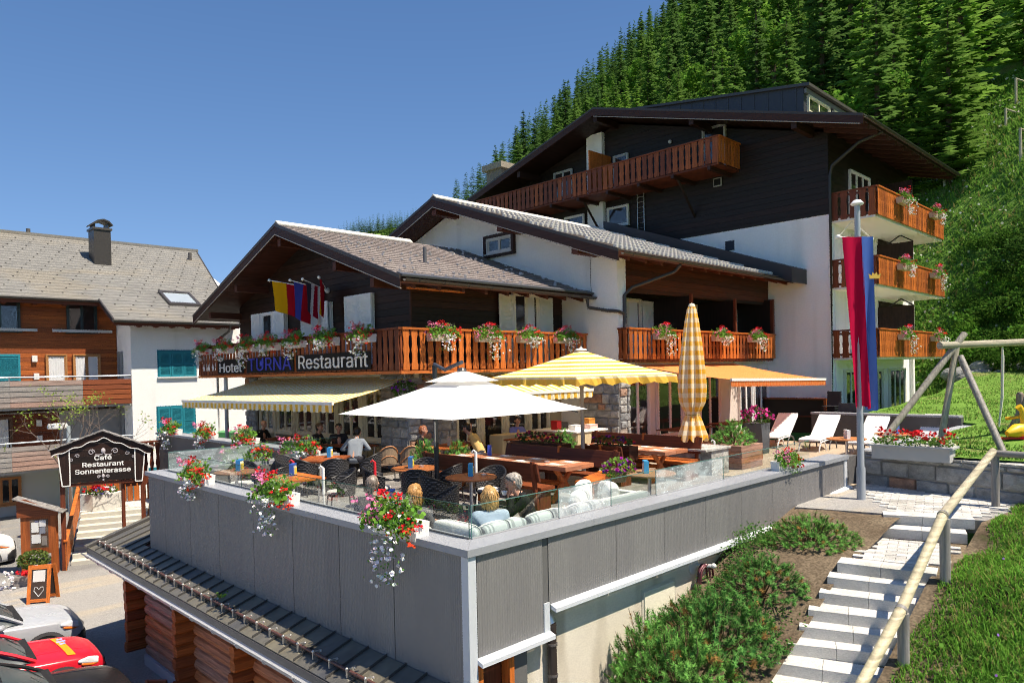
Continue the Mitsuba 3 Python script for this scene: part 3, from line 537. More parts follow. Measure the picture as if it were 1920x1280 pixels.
# ground floor under its balcony
put(Bm, 'ground_floor_wall', B(13.7, 24, 8.0, 8.3, 0, 2.9), 'matte', (.68, .6, .55))  # wall colour carries the pink glow of the orange awning
for x, w in ((13.75, 1.35), (15.55, 1.6), (18.3, 1.5), (21.3, 1.1), (22.5, 1.3)): win(Bm, (x, 7.97, .35 if x < 18 else .1), UY, NY, w, 2.1 if x < 18 else 2.35, 2, fr=(.72, .62, .58) if x < 20 else WHITE)  # frames below the awning have its pink glow mixed into their colour
p2 = thing('stone_pier', 'sunlit grey and red rubble stone pier at the corner of the white house', 'stone pier')
put(p2, 'core', B(13.2, 13.72, 7.75, 9.3, 0, 2.86), 'matte', (.2, .19, .17))
stone_wall(p2, (13.2, 9.3, 0), UX, NX, 1.56, 2.85, 13, .34); stone_wall(p2, (13.17, 7.75, 0), UY, NY, .56, 2.85, 14, .3)
# ------------------------------------------------ tall house
C = thing('tall_hotel_house', 'tallest hotel house with dark timber upper storeys, white base and stacked side balconies', 'house')
put(C, 'wall', B(24.0, 33.75, 5.37, 28, 0, 8.78), 'plaster')
SC = .292
put(C, 'upper_wall', MB().prism([(5.42, 8.7), (26.1, 8.7), (26.1, 12.15), (15.75, 14.95), (5.42, 12.0)], (24.02, 0, 0), (0, 1, 0), (0, 0, 1), (9.6, 0, 0)), 'matte', (.015, .01, .008))
planks(C, (24.01, 0, 0), (0, 1, 0), NX, [(5.38, 8.72), (26.1, 8.72), (26.1, 12.1), (15.75, 14.95), (5.38, 11.95)], h=.24, tone=(.0, .09))
planks(C, (0, 5.4, 0), UY, NY, [(24.0, 8.72), (33.7, 8.72), (33.7, 12.0), (24.0, 12.0)], h=.24, tone=(.0, .09))
roof(C, 22.2, 34.3, 15.75, 15.3, 3.4, 11.72, 28.1, tile=False, th=.2, soffit=(.1, .2))
put(C, 'verge_light_strip', MB().prism([(3.5, 11.4), (15.75, 14.9), (15.75, 14.93), (3.5, 11.43)], (22.16, 0, 0), (0, 1, 0), (0, 0, 1), (.02, 0, 0)), 'satin', (.3, .27, .23))
gutter(C, (22.2, 3.3, 11.66), (34.3, 3.3, 11.66), .08)
for i in range(12): put(C, 'rafter', MB().obox((22.9+i*1.0, 3.5, 11.4), (.12, 0, 0), (0, 2.0, .58), (0, 0, .16)), 'woodh', uv=(.18, i*.08))
for y, z in ((6.0, 12.2), (10.5, 13.5), (15.75, 15.0), (21, 13.4)): purlin(C, y, z, 22.3, 24, .22, .3, .12)
pipe(C, [(24.2, 3.4, 11.55), (24.0, 4.2, 11.3), (23.93, 5.2, 10.6), (23.93, 5.3, 10.2), (23.93, 5.3, 0)], .065, (.02, .02, .022))
put(C, 'corner_strip', B(24.3, 24.6, 5.30, 5.372, 0, 8.35), 'matte', WHITE); 
# long balcony under the gable
put(C, 'balcony_floor', B(22.2, 24.0, 9.2, 24.2, 11.2, 11.28), 'woodh', uv=(.4, .6))
for i in range(9): y = 9.6+i*1.8; put(C, 'balcony_beam', MB().box(22.15, 24, y-.07, y+.07, 11.05, 11.2), 'woodh', uv=(.15, .3))
for y in (11.4, 16.8): put(C, 'balcony_strut', MB().tube([(22.6, y, 11.1), (24, y, 9.6)], .06, 6), 'woodh', uv=(.1, .3))
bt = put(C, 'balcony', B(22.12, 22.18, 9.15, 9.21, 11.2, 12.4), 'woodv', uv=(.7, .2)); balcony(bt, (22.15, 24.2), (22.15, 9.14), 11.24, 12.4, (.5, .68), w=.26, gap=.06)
balcony(bt, (22.15, 9.14), (23.98, 9.14), 11.24, 12.4, (.7, .95), w=.2, gap=.03, wave=False)  # brighter slats paint in the sunlight on this end
put(C, 'privacy_screen', B(22.25, 24.0, 16.1, 16.16, 11.3, 13.4), 'woodv', uv=(.95, .4)); 
put(C, 'white_pier', B(23.75, 24.02, 16.5, 17.5, 8.8, 14.7), 'plaster')
for o, w, h, s in (((23.94, 16.35, 9.85), 1.32, 1.0, 1), ((23.94, 19.2, 9.8), 1.35, 1.05, 1), ((23.94, 19.9, 11.4), 1.3, 1.95, 2), ((23.94, 10.9, 11.4), 1.15, 2.05, 1), ((23.94, 15.9, 11.4), .9, 1.95, 1)):
    win(C, o, UX, NX, w, h, s, fr=(.62, .62, .6) if h < 1.5 else (.4, .4, .38))
put(C, 'vent', MB().obox((23.96, 10.4, 10.75), UX*.4, Zv*.38, NX*.05), 'satin', (.3, .29, .27)); put(C, 'vent', MB().obox((23.95, 10.35, 10.8), UX*.3, Zv*.28, NX*.07), 'matte', (.01, .01, .01))
put(C, 'vent', MB().obox((24.0, 9.9, 7.85), UX*.42, Zv*.42, NX*.04), 'matte', (.04, .045, .06))
ld = MB()
for y in (14.5, 14.12): ld.tube([(23.9, y, 9.2), (23.9, y, 11.25)], .018, 6)
for i in range(8): ld.tube([(23.9, 14.5, 9.3+i*.25), (23.9, 14.12, 9.3+i*.25)], .014, 6)
put(C, 'ladder', ld, 'metal', (.6, .6, .6))
put(C, 'balcony_lamp', MB().ball((23.9, 12.6, 13.3), .09), 'satin', (.7, .7, .68))
# side balconies
for i, z in enumerate((8.40, 5.74, 2.95)):
    put(C, 'balcony_slab', B(24.1, 32.75, 3.68, 5.37, z-.04, z+.08), 'matte', (.72, .71, .68))
    b_ = put(C, 'balcony', B(24.15, 24.2, 3.66, 3.71, z, z+1.1), 'woodv', uv=(.7, .2), label=None)
    balcony(b_, (24.1, 3.6), (32.75, 3.6), z, z+1.15, (.66, .92), w=.205, gap=.02); balcony(b_, (24.1, 5.35), (24.1, 3.6), z, z+1.15, (.52, .66), w=.26, gap=.06)  # side run painted darker than the front, for its shade
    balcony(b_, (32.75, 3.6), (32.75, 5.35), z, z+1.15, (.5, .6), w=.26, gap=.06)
    put(C, 'balcony_screen', B(29.3, 29.36, 3.9, 5.36, z+.1, z+2.3), 'woodv', uv=(.1, .3))
    if i: put(C, 'balcony_bracket', MB().tube([(29.3, 3.9, z+2.3), (29.3, 4.4, z+2.62)], .03, 6).tube([(29.3, 4.9, z+2.3), (29.3, 4.4, z+2.62)], .03, 6), 'satin', BLACK)
    win(C, (26.0, 5.34, z+.1), UY, NY, 1.5 if i else 2.3, 2.35, 2 if i else 3, fr=(.66, .66, .62))
    put(C, 'planks_back', B(29.4, 33.7, 5.33, 5.372, z+.1, z+2.6), 'woodv', uv=(.08, .6))
put(C, 'corner_post', B(33.6, 33.85, 5.2, 5.4, .2, 8.4), 'matte', (.75, .75, .72))
for x, w in ((25.2, 1.9), (28.0, 1.6), (30.5, 2.2)): win(C, (x, 5.34, .3), UY, NY, w, 2.2, 3, fr=(.66, .68, .6))
# dormer and chimneys
put(C, 'dormer', MB().prism([(6.6, 12.7), (15.2, 15.1), (15.2, 15.62), (6.6, 14.3)], (24.65, 0, 0), (0, 1, 0), (0, 0, 1), (9.0, 0, 0)), 'satin', (.035, .035, .045))
put(C, 'dormer_roof', MB().prism([(6.3, 14.24), (15.4, 15.66), (15.4, 15.76), (6.3, 14.36)], (24.5, 0, 0), (0, 1, 0), (0, 0, 1), (9.4, 0, 0)), 'satin', (.06, .055, .055))
se = MB()
for i in range(13): y = 6.9+i*.62; se.box(24.62, 24.66, y, y+.03, 12.75+(y-6.6)*.29, 14.25+(y-6.6)*.153)
put(C, 'dormer_seam', se, 'satin', (.05, .05, .06), stuff=True)
win(C, (24.95, 6.58, 13.3), UY, NY, 2.2, .72, 2, fr=(.7, .66, .5)); win(C, (27.6, 6.58, 13.3), UY, NY, 2.2, .72, 2, fr=(.7, .66, .5))
put(C, 'dormer_trim', B(24.7, 33.6, 6.5, 6.6, 14.05, 14.24), 'satin', (.2, .2, .22))
ch = put(C, 'chimney', B(27.6, 29.2, 18.4, 20.4, 13.8, 16.6), 'satin', (.08, .08, .085)); put(ch, 'cover', B(27.4, 29.4, 18.2, 20.6, 16.6, 16.75), 'satin', (.3, .3, .3)); put(ch, 'flue', MB().tube([(28.2, 19.3, 16.7), (28.2, 19.3, 17.5)], .3, 14), 'metal', (.75, .75, .75), smooth=50)
ch = put(C, 'chimney', B(24.8, 26.0, 24.9, 26.2, 12.2, 14.9), 'matte', (.2, .18, .15)); put(ch, 'cover', B(24.6, 26.2, 24.7, 26.4, 14.9, 15.25), 'matte', (.28, .25, .2))
# ------------------------------------------------ house across the street
Lh = thing('apartment_house', 'alpine apartment house with grey slate roof, white wing, teal shutters and weathered plank balconies', 'house')
put(Lh, 'wall', B(5.62, 12.6, 30.0, 38, -3.6, 5.5).prism([(30, 5.5), (38, 5.5), (38, 9.0)], (5.63, 0, 0), (0, 1, 0), (0, 0, 1), (6.9, 0, 0)), 'plaster')
put(Lh, 'lower_wall', B(-16, 5.62, 32.05, 38, -3.6, 1.35), 'matte', (.5, .49, .47))
put(Lh, 'timber_core', B(-16, 5.6, 32.06, 38, 1.35, 6.9), 'matte', (.05, .03, .02))
planks(Lh, (0, 32.04, 0), UY, NY, [(-14, -.2), (3.1, -.2), (3.1, 1.3), (-14, 1.3)], h=.21, tone=(.5, .62))
planks(Lh, (0, 32.04, 0), UY, NY, [(-14, 1.5), (5.6, 1.5), (5.6, 6.85), (-14, 6.85)], h=.19, tone=(.62, .8))
# roof plane z = 5.4 + .5 (y - 29)
def rp(x, y): return (x, y, 5.4+.5*(y-29))
def rpoly(par, pts, name, mat, t=.06, lift=0, **k):
    m = MB(); P = Polygon(pts); q = trimesh.creation.extrude_polygon(P, 1., engine='earcut'); v = q.vertices
    m.add(np.c_[v[:, 0], v[:, 1], 5.4+.5*(v[:, 1]-29)+lift+(v[:, 2]-1)*t], q.faces); return put(par, name, m, mat, **k)
rpoly(Lh, [(-18, 31), (4.62, 31), (4.65, 29), (10.35, 29), (12.3, 39.3), (-18, 39.3)], 'roof_deck', 'woodh', .22, -.035, uv=(.4, .4))
y = 29.0; i = 0
while y < 39.2:
    y2 = min(y+.34, 39.3); xl = -18 if y >= 31-.01 else 4.64; xr = 10.35+(y-29)*.19
    a = MB(); za = 5.4+.5*(y-29); zb = 5.4+.5*(y2-29)
    a.add([(xl, y, za+.03), (xr, y, za+.03), (xr+.065, y2, zb+.008), (xl, y2, zb+.008), (xl, y, za-.03), (xr, y, za-.03)], [[0, 1, 2, 3], [4, 5, 1, 0]])
    put(Lh, 'slate_course', a, 'slate'); y = y2; i += 1
hk = MB()
for j in range(18):
    for i in range(60):
        y = 29.5+j*.53; x = -17+i*.8+.27*j
        if x > 10.2+(y-29)*.19 or (y < 31.2 and x < 4.9): continue
        z = 5.4+.5*(y-29); hk.box(x, x+.06, y, y+.08, z+.02, z+.07)
put(Lh, 'snow_hook', hk, 'satin', (.07, .065, .06), stuff=True)
put(Lh, 'ridge_cap', B(-18, 12.4, 39.15, 39.45, 10.5, 10.66), 'slate')
put(Lh, 'verge_board', MB().prism([(29, 5.2), (39.3, 10.35), (39.3, 10.62), (29, 5.47)], (10.36, 0, 0), (.19, 1, 0), (0, 0, 1), (.05, 0, 0)) if False else MB().obox((10.34, 29, 5.2), (1.96, 10.3, 5.15), (.06, 0, 0), (0, 0, .26)), 'satin', GUTTER)
gutter(Lh, (4.6, 28.92, 5.36), (10.4, 28.92, 5.36), .09); gutter(Lh, (-18, 30.92, 6.38), (4.62, 30.92, 6.38), .09)
put(Lh, 'roof_edge', MB().obox((4.58, 28.95, 5.3), (0, 2.05, 1.03), (.07, 0, 0), (0, 0, .16)), 'satin', GUTTER)
for i in range(7): x = 5.7+i*.72; put(Lh, 'rafter', MB().prism([(0, 0), (.25, .0), (1.1, .42), (1.1, .62), (0, .12)], (x, 29.08, 5.1), (0, 1, 0), (0, 0, 1), (.14, 0, 0)), 'woodh', uv=(.55, i*.1))
for i in range(9): x = -6+i*1.15; put(Lh, 'rafter', MB().prism([(0, 0), (.25, .0), (1.0, .4), (1.0, .6), (0, .12)], (x, 31.08, 6.1), (0, 1, 0), (0, 0, 1), (.14, 0, 0)), 'woodh', uv=(.35, i*.1))
pipe(Lh, [(9.9, 28.95, 5.3), (9.9, 29.2, 5.0), (9.6, 29.9, 4.6), (9.6, 29.93, 4.2), (9.6, 29.93, -.5)], .06)
ch = put(Lh, 'chimney', B(5.7, 6.5, 35.6, 36.6, 8.3, 10.55), 'satin', (.04, .036, .034)); put(ch, 'rim', B(5.64, 6.56, 35.54, 36.66, 10.55, 10.66), 'satin', (.06, .055, .05))
put(ch, 'cowl', MB().prism([(-.5, .1), (-.2, .34), (.1, .42), (.35, .34), (.55, .12), (.5, .1), (.3, .28), (.1, .35), (-.15, .28), (-.45, .06)], (6.1, 35.6, 10.72), (1, 0, 0), (0, 0, 1), (0, 1.0, 0)).box(5.75, 5.8, 35.7, 36.5, 10.66, 10.86).box(6.4, 6.45, 35.7, 36.5, 10.66, 10.9), 'satin', (.04, .036, .034))
for x, y in ((11.3, 37.6), (3.6, 39.6), (7.4, 39.7)): pipe(Lh, [(x, y, 5.4+.5*(y-29)-.1), (x, y, 5.4+.5*(y-29)+(.45 if x > 11 else .22))], .1, (.1, .09, .085), 'vent_pipe')
sk = MB(); 
sk.prism([(7.72, 30.75), (9.0, 30.75), (9.0, 30.9), (7.72, 30.9)], (0, 0, 0), (1, 0, 0), (0, 1, .5), (0, 0, .12) ) if False else None
def rp3(x, y, l): return np.array([x, y, 5.4+.5*(y-29)+l])
k = MB()
for (xa, xb, ya, yb) in ((7.65, 9.2, 30.75, 30.9), (7.65, 9.2, 32.15, 32.3), (7.65, 7.78, 30.9, 32.15), (9.07, 9.2, 30.9, 32.15)): k.obox(rp3(xa, ya, .03), (xb-xa, 0, 0), (0, yb-ya, (yb-ya)*.5), (0, 0, .13))
kk = put(Lh, 'skylight', k, 'satin', (.05, .045, .045)); put(kk, 'pane', MB().obox(rp3(7.76, 30.88, .04), (1.33, 0, 0), (0, 1.29, .645), (0, 0, .06)), 'gloss', (.3, .35, .4))
TEAL = (.02, .21, .27)
def closed_shutters(o, w, h, n=3):
    for i in range(n):
        put(Lh, 'shutter', shutter_mesh(w/n-.02, h), 'satin', TEAL, tw=tr(o[0]+i*w/n, o[1]-.03, o[2]))
    put(Lh, 'sill', B(o[0]-.08, o[0]+w+.08, o[1]-.12, o[1], o[2]-.07, o[2]), 'satin', (.6, .6, .6)); put(Lh, 'shutter_frame', B(o[0]-.06, o[0]+w+.04, o[1]-.025, o[1]-.003, o[2]-.0, o[2]+h+.06), 'satin', (.01, .15, .2))
closed_shutters((6.82, 30, 2.82), 1.72, 1.22); closed_shutters((6.72, 30, .04), 1.72, 1.33); closed_shutters((6.3, 30, -2.6), 1.5, 1.1)
# windows of the timber front
for x, w, c in ((2.62, .85, ((.02, .98),)), (3.7, 1.15, ((.03, .46), (.55, .97)))): win(Lh, (x, 31.96, 1.75), UY, NY, w, 2.2, 1 if w < 1 else 2, fr=(.36, .17, .06), curtain=c)
win(Lh, (.3, 31.96, 1.75), UY, NY, 1.35, 2.2, 1, fr=TEAL); put(Lh, 'shutter', shutter_mesh(1.3, 2.15), 'satin', TEAL, tw=tr(.33, 31.87, 1.78))
for x, w in ((.2, 1.5), (3.5, 1.25)): win(Lh, (x, 31.96, 4.95), UY, NY, w, 1.5, 2, fr=(.02, .035, .04)); put(Lh, 'sill', B(x-.6, x+w+.6, 31.75, 31.9, 4.96, 5.08), 'satin', (.5, .5, .5))
win(Lh, (-.8, 31.96, -1.0), UY, NY, 2.1, 2.2, 2, fr=(.12, .06, .03), curtain=((.5, .95),)); win(Lh, (.75, 31.98, -2.65), UY, NY, .8, 1.2, 2, fr=(.4, .16, .05))
put(Lh, 'grey_panel', B(3.1, 5.6, 31.95, 32.05, -1, 1.3), 'matte', (.33, .33, .34))
for z in (2.75, .2): win(Lh, (5.57, 31.6, z-.4), UX, NX, .45, 1.7, 1, fr=(.25, .25, .25))
for x, z in ((2.2, 3.75), (2.25, 2.95), (2.3, .85), (2.3, .15)): put(Lh, 'wall_lamp', B(x-.1, x+.1, 31.88, 31.99, z-.14, z+.14), 'satin', (.72, .71, .68))
for z0, z1 in ((1.62, 2.74), (-1.05, -.02)):
    bb = put(Lh, 'balcony', B(-14, 5.6, 30.1, 32.0, z0-.1, z0), 'matte', (.5, .48, .45))
    n = 5; hh = (z1-z0)/n
    for i in range(n):
        for xa, xb, tn in ((-14, .9, 1.85), (.905, 3.6, 1.72), (3.605, 5.58, 1.62 if z0 > 0 else 1.8)):
            red = z0 > 0 and xa > 3
            put(bb, 'board', MB().prism([(0, 0), (-.035, .02), (-.01, hh+.012), (.018, hh)], (xa, 30.0, z0+i*hh), (0, 1, 0), (0, 0, 1), (xb-xa, 0, 0)), 'woodh', uv=(R(.55, .65) if red else tn+R(-.12, .14), R(0, 1)))
    put(bb, 'handrail', MB().tube([(-14, 30.05, z1+.17), (5.6, 30.05, z1+.17)], .035, 8), 'metal', (.5, .56, .62)); 
    for x in (-2, .9, 3.6): put(bb, 'rail_post', MB().tube([(x, 30.06, z0), (x, 30.06, z1+.17)], .025, 6), 'metal', (.4, .44, .48))
# ------------------------------------------------ log shed under the terrace
Sh = thing('log_shed', 'reddish log-built shed with a low standing seam roof under the grey terrace wall', 'shed')
put(Sh, 'core', B(.25, 3, .6, 11.2, -4.0, -1.0), 'matte', (.04, .02, .015)); put(Sh, 'plinth', B(-.04, .3, .5, 11.0, -4.0, -3.38), 'matte', (.34, .36, .4))
LOGH = .225
for y0, y1, xo in ((8.35, 11.0, .0), (5.75, 8.2, .0), (3.1, 5.6, 0.), (.5, 2.95, 0.)):
    z = -3.4; j = 0
    while z < -1.15:
        hh = min(LOGH, -1.1-z); put(Sh, 'log', MB().prism([(0, 0), (-.05, .03), (-.075, hh/2), (-.05, hh-.03), (0, hh)], (.06, y0, z), (1, 0, 0), (0, 0, 1), (0, y1-y0, 0)), 'woodh', uv=(R(1.2, 1.55), R(0, 1))); z += LOGH; j += 1
for yc in (11.25, 8.27, 5.67, 3.02):
    z = -3.32; j = 0
    while z < -1.1:
        e = -.34+R(-.03, .03); put(Sh, 'log_end', MB().prism([(.05, .0), (.095, .05), (.1, LOGH*.7), (.05, LOGH-.004), (-.05, LOGH-.004), (-.1, LOGH*.7), (-.095, .05), (-.05, 0)], (e, yc, z), (0, 1, 0), (0, 0, 1), (.3-e, 0, 0)), 'woodh', uv=(R(.55, .75), R(0, 1))); z += LOGH; j += 1
RS = .33
def rz_(x): return -.93+RS*x
put(Sh, 'roof_deck', MB().prism([(-.66, rz_(-.66)-.1), (0, rz_(0)-.1), (0, rz_(0)-.02), (-.66, rz_(-.66)-.02)], (0, .35, 0), (1, 0, 0), (0, 0, 1), (0, 12.3, 0)).prism([(0.001, rz_(0)-.1), (1.9, rz_(1.9)-.1), (1.9, rz_(1.9)-.02), (.001, rz_(0)-.02)], (0, 10.64, 0), (1, 0, 0), (0, 0, 1), (0, 2.0, 0)), 'woodh', uv=(.3, .3))
y = .36; j = 0
while y < 12.55:
    w = .42; xr = -.022 if y < 10.6 else 1.9
    put(Sh, 'roof_sheet', MB().prism([(-.68, rz_(-.68)), (xr, rz_(xr)), (xr, rz_(xr)+.012), (-.68, rz_(-.68)+.012)], (0, y+.004, 0), (1, 0, 0), (0, 0, 1), (0, w-.008, 0)), 'patina', uv=(0, R(0, 1)))
    put(Sh, 'seam', MB().prism([(-.67, rz_(-.67)+.012), (xr, rz_(xr)+.012), (xr, rz_(xr)+.045), (-.67, rz_(-.67)+.045)], (0, y-.008, 0), (1, 0, 0), (0, 0, 1), (0, .016, 0)), 'satin', (.05, .048, .045)); y += .42
put(Sh, 'verge_flashing', MB().prism([(-.7, rz_(-.7)-.14), (1.9, rz_(1.9)-.14), (1.9, rz_(1.9)+.05), (-.7, rz_(-.7)+.05)], (0, 12.62, 0), (1, 0, 0), (0, 0, 1), (0, .05, 0)), 'satin', (.06, .055, .05))
sg = MB().tube([(-.5, .4, rz_(-.5)+.09), (-.5, 12.5, rz_(-.5)+.09)], .02, 8).tube([(-.47, .4, rz_(-.5)+.05), (-.47, 12.5, rz_(-.5)+.05)], .014, 6)
put(Sh, 'snow_guard', sg, 'satin', (.10, .045, .035), smooth=50)
y = .5; br = MB()
while y < 12.5: br.box(-.54, -.43, y-.012, y+.012, rz_(-.5)+.01, rz_(-.5)+.12).ball((-.53, y, rz_(-.5)+.12), .022, 1).ball((-.42, y, rz_(-.5)+.10), .022, 1); y += .42
put(Sh, 'guard_bracket', br, 'metal', (.62, .6, .56), stuff=True)
gutter(Sh, (-.76, .4, rz_(-.7)-.06), (-.76, 12.62, rz_(-.7)-.06), .085, (.36, .37, .39))
put(Sh, 'fascia_board', B(-.7, -.66, .4, 12.6, rz_(-.7)-.2, rz_(-.7)-.0), 'satin', (.05, .05, .055))
put(Sh, 'door_frame', B(.62, .70, .0, .14, -4, -.62).box(.12, .2, -.0, .14, -4, -.62), 'woodv', uv=(.92, .3)); put(Sh, 'door', B(.2, .62, .15, .2, -4, -.62), 'woodv', uv=(.35, .5)); put(Sh, 'door_post', B(.72, .95, .03, .14, -4, -.62), 'matte', (.12, .12, .12))
put(Sh, 'panel_front', B(0.0, .95, .2, .5, -4, -.58), 'matte', (.05, .04, .03))
# ------------------------------------------------ wooden sign at the entrance
SO, SD = np.array([.45, 20.75]), np.array([.942, -.336]); SN = np.array([-.336, -.942])
def sp(a, z, d=0.): return np.array([*(SO+SD*a+SN*d), z])
Sg = thing('entrance_sign', 'dark wooden sign with white lettering under a shingled gable at the entrance steps', 'sign')
D3, N3 = np.array([*SD, 0]), np.array([*SN, 0])
def spoly(par, name, pts, d0, th, mat='matte', col=(.5, .5, .5), uv=None): return put(par, name, MB().prism(pts, np.array([*SO, 0])+N3*d0, D3, Zv, N3*th), mat, col, uv=uv)
n = 6
body = Polygon([(.22, -.6), (2.5, -.6), (2.62, .55), (1.38, 1.03), (.1, .6)])
for i in range(8):
    z = -.6+i*.21; g = body.intersection(sbox(-1, z+.003, 4, z+.207))
    if g.area > .01: put(Sg, 'plank', MB().prism(g, np.array([*SO, 0]), D3, Zv, N3*(.045+.004*(i % 2))), 'woodh', uv=(.05+.03*(i % 3), i*.13))
for s in ((.2, .42, .09, .42), (2.3, 2.5, 2.3, 2.62)):
    spoly(Sg, 'side_board', [(s[0], -.68), (s[1], -.68), (s[3], .52), (s[2], .52)], .05, .025, 'woodv', uv=(.1, s[0] % 1))
    m = MB()
    for a, b in (((s[0], -.68), (s[1], -.68)), ((s[1], -.68), (s[3], .52)), ((s[2], .52), (s[0], -.68))):
        a, b = np.array(a), np.array(b); e = (b-a)/np.linalg.norm(b-a)*.0; t_ = np.array([-(b-a)[1], (b-a)[0]])/np.linalg.norm(b-a)*.017
        m.prism([a-t_, b-t_, b+t_, a+t_], np.array([*SO, 0])+N3*.075, D3, Zv, N3*.008)
    put(Sg, 'white_edge', m, 'matte', (.75, .75, .72))
pts = [(-.1, .42), (1.38, .93), (2.8, .33)]; lo = []
N_ = 40
for i in range(N_+1):
    a = -.08+2.86*i/N_; zt = np.interp(a, [-.1, 1.38, 2.8], [.42, .95, .33]); lo.append((a, zt-.13+.028*math.sin(i*.95)))
spoly(Sg, 'bargeboard', [(a, float(np.interp(a, [-.1, 1.38, 2.8], [.50, 1.03, .41]))) for a in (-.1, 1.38, 2.8)]+lo[::-1], .08, .04, 'woodh', uv=(.12, .3))
m = MB()
for p, q in zip(lo[:-1], lo[1:]): m.prism([(p[0], p[1]-.012), (q[0], q[1]-.012), (q[0], q[1]+.018), (p[0], p[1]+.018)], np.array([*SO, 0])+N3*.122, D3, Zv, N3*.006)
put(Sg, 'white_scallop', m, 'matte', (.78, .78, .75))
for s, (a, b) in enumerate((((-.16, .44), (1.38, 1.02)), ((1.38, 1.02), (2.88, .36)))):
    a, b = np.array(a), np.array(b)
    for i in range(9):
        p, q = a+(b-a)*i/9, a+(b-a)*(i+1)/9
        for j in range(2): put(Sg, 'shingle', MB().prism([(p[0], p[1]+.03+.02*(i % 2 == s)), (q[0], q[1]+.03), (q[0], q[1]+.06), (p[0], p[1]+.075)], np.array([*SO, 0])+N3*(-.22+j*.21), D3, Zv, N3*.205), 'woodh', uv=(1.9, R(0, 1)))
for a in (.18, 2.5): put(Sg, 'post', MB().obox(sp(a-.06, -3.75 if a < 1 else -3.6, -.04), D3*.13, N3*.0+np.array([*(-SN*.12), 0]), Zv*(4.2 if a < 1 else 4.0)), 'woodv', uv=(.5, a % 1))
put(Sg, 'rail', MB().obox(sp(.2, -.72, 0), D3*2.3, -N3*.1, Zv*.1), 'woodh', uv=(.5, .2))
def letter(par, name, text, h, o, u, n, col, depth=.012, bold=False, center=None, w=None, mat='matte'):
    m = meshkit.text_mesh(text, h, depth, bold); v = np.asarray(m.vertices).copy(); wid = v[:, 0].max()
    if w: v[:, 0] *= w/wid; wid = w
    if center is not None: v[:, 0] += center-wid/2
    o, u, n = np.asarray(o, float), np.asarray(u, float), np.asarray(n, float)
    P = o+v[:, :1]*u+v[:, 1:2]*Zv+v[:, 2:]*n; f = m.faces
    if np.dot(np.cross(u, Zv), n) < 0: f = f[:, ::-1]
    return put(par, name, MB().add(P, f), mat, col)
for i, (tx, z, w, h) in enumerate((('Café', .135, .52, .145), ('Restaurant', -.085, 1.22, .145), ('Sonnenterasse', -.315, 1.62, .145))):
    letter(Sg, 'lettering', tx, h, sp(0, z-.03+.01*i, .056), D3, N3, (.8, .8, .77), .006, True, 1.36, w)
def curl(c, r, s, turns=1.3, th=.013):
    p = [(c[0]+s*r*(1-t*.7)*math.cos(t*turns*6.28), c[1]+r*(1-t*.7)*math.sin(t*turns*6.28)) for t in np.linspace(0, 1, 14)]
    return [sp(a, z, .06) for a, z in p]
o_ = MB()
for s in (-1, 1):
    o_.tube(curl((1.38+s*.34, .37), .1, -s), .013, 5).tube([sp(1.38+s*x, z, .06) for x, z in ((.02, .3), (.12, .27), (.24, .28))], .014, 5).tube(curl((1.36+s*.72, .27), .07, s), .009, 5).tube(curl((1.36+s*.9, .15), .06, s), .009, 5)
    o_.tube(curl((1.36+s*.13, -.45), .055, -s), .011, 5)
o_.ball(sp(1.38, .4, .05), (.07, .05, .09), 1).ball(sp(1.36, -.43, .05), (.045, .03, .07), 1).ball(sp(1.36, -.56, .05), (.03, .02, .03), 1)
put(Sg, 'painted_ornament', o_, 'matte', (.5, .47, .5), stuff=True)
# entrance steps and their timber railing
Es = thing('entrance_steps', 'old concrete entrance steps with an orange plank railing rising behind the wooden sign', 'stairs')
U3 = -N3
for i in range(9):
    z = -3.6+.155*(i+1); put(Es, 'step', MB().obox(np.array([*(SO+SD*.3), z-.2])+U3*(.15+i*.42), D3*(2.9+.1*i), U3*.46, Zv*.2), 'matte', (.42+.03*(i % 3), .41+.03*(i % 3), .37+.02*(i % 3)))
put(Es, 'landing', MB().obox(np.array([*(SO+SD*.1), -2.6])+U3*3.95, D3*5.2, U3*2.2, Zv*.42), 'matte', (.46, .45, .41))
put(Es, 'step_core', MB().prism([(.2, -3.8), (4.0, -3.8), (4.0, -2.3)], np.array([*(SO+SD*.4), 0]), U3, Zv, D3*2.7), 'matte', (.2, .19, .17))
def fence(par, a, b, n, h, tone=(.7, .92), w=.8):
    a, b = np.array(a, float), np.array(b, float); d = (b-a); 
    e = d.copy(); e[2] = 0; L_ = np.linalg.norm(e); e /= L_; nn = np.array([e[1], -e[0], 0])
    for i in range(n):
        p = a+d*(i+.1)/n; put(par, 'railing_slat', MB().obox(p, d*w/n, nn*.03, Zv*h), 'woodv', uv=(R(*tone), R(0, 1)))
    put(par, 'railing_cap', MB().obox(a+Zv*h-nn*.04, d, nn*.12, Zv*.06), 'woodh', uv=(tone[1], .4))
b0 = np.array([*(SO+SD*.22), -3.45])
fence(Es, b0, b0+U3*4.0+Zv*1.35, 16, .95); fence(Es, np.array([*(SO+SD*.3), -2.2])+U3*5.6, np.array([*(SO+SD*3.6), -2.1])+U3*5.5, 14, 1.0)
fence(Es, np.array([*(SO+SD*2.62), -3.0])+U3*.7, np.array([*(SO+SD*2.75), -2.1])+U3*3.2, 8, .9)
gt = thing('picket_gate', 'brown slatted wooden gate beside the dark entry wall of the terrace', 'gate')
balcony(gt, (2.35, 20.2), (3.45, 20.0), -.9, .62, (.42, .55), w=.14, gap=.03); put(gt, 'post', MB().tube([(2.3, 20.25, -2.5), (2.3, 20.25, .62)], .06, 8), 'woodv', uv=(.5, .2))
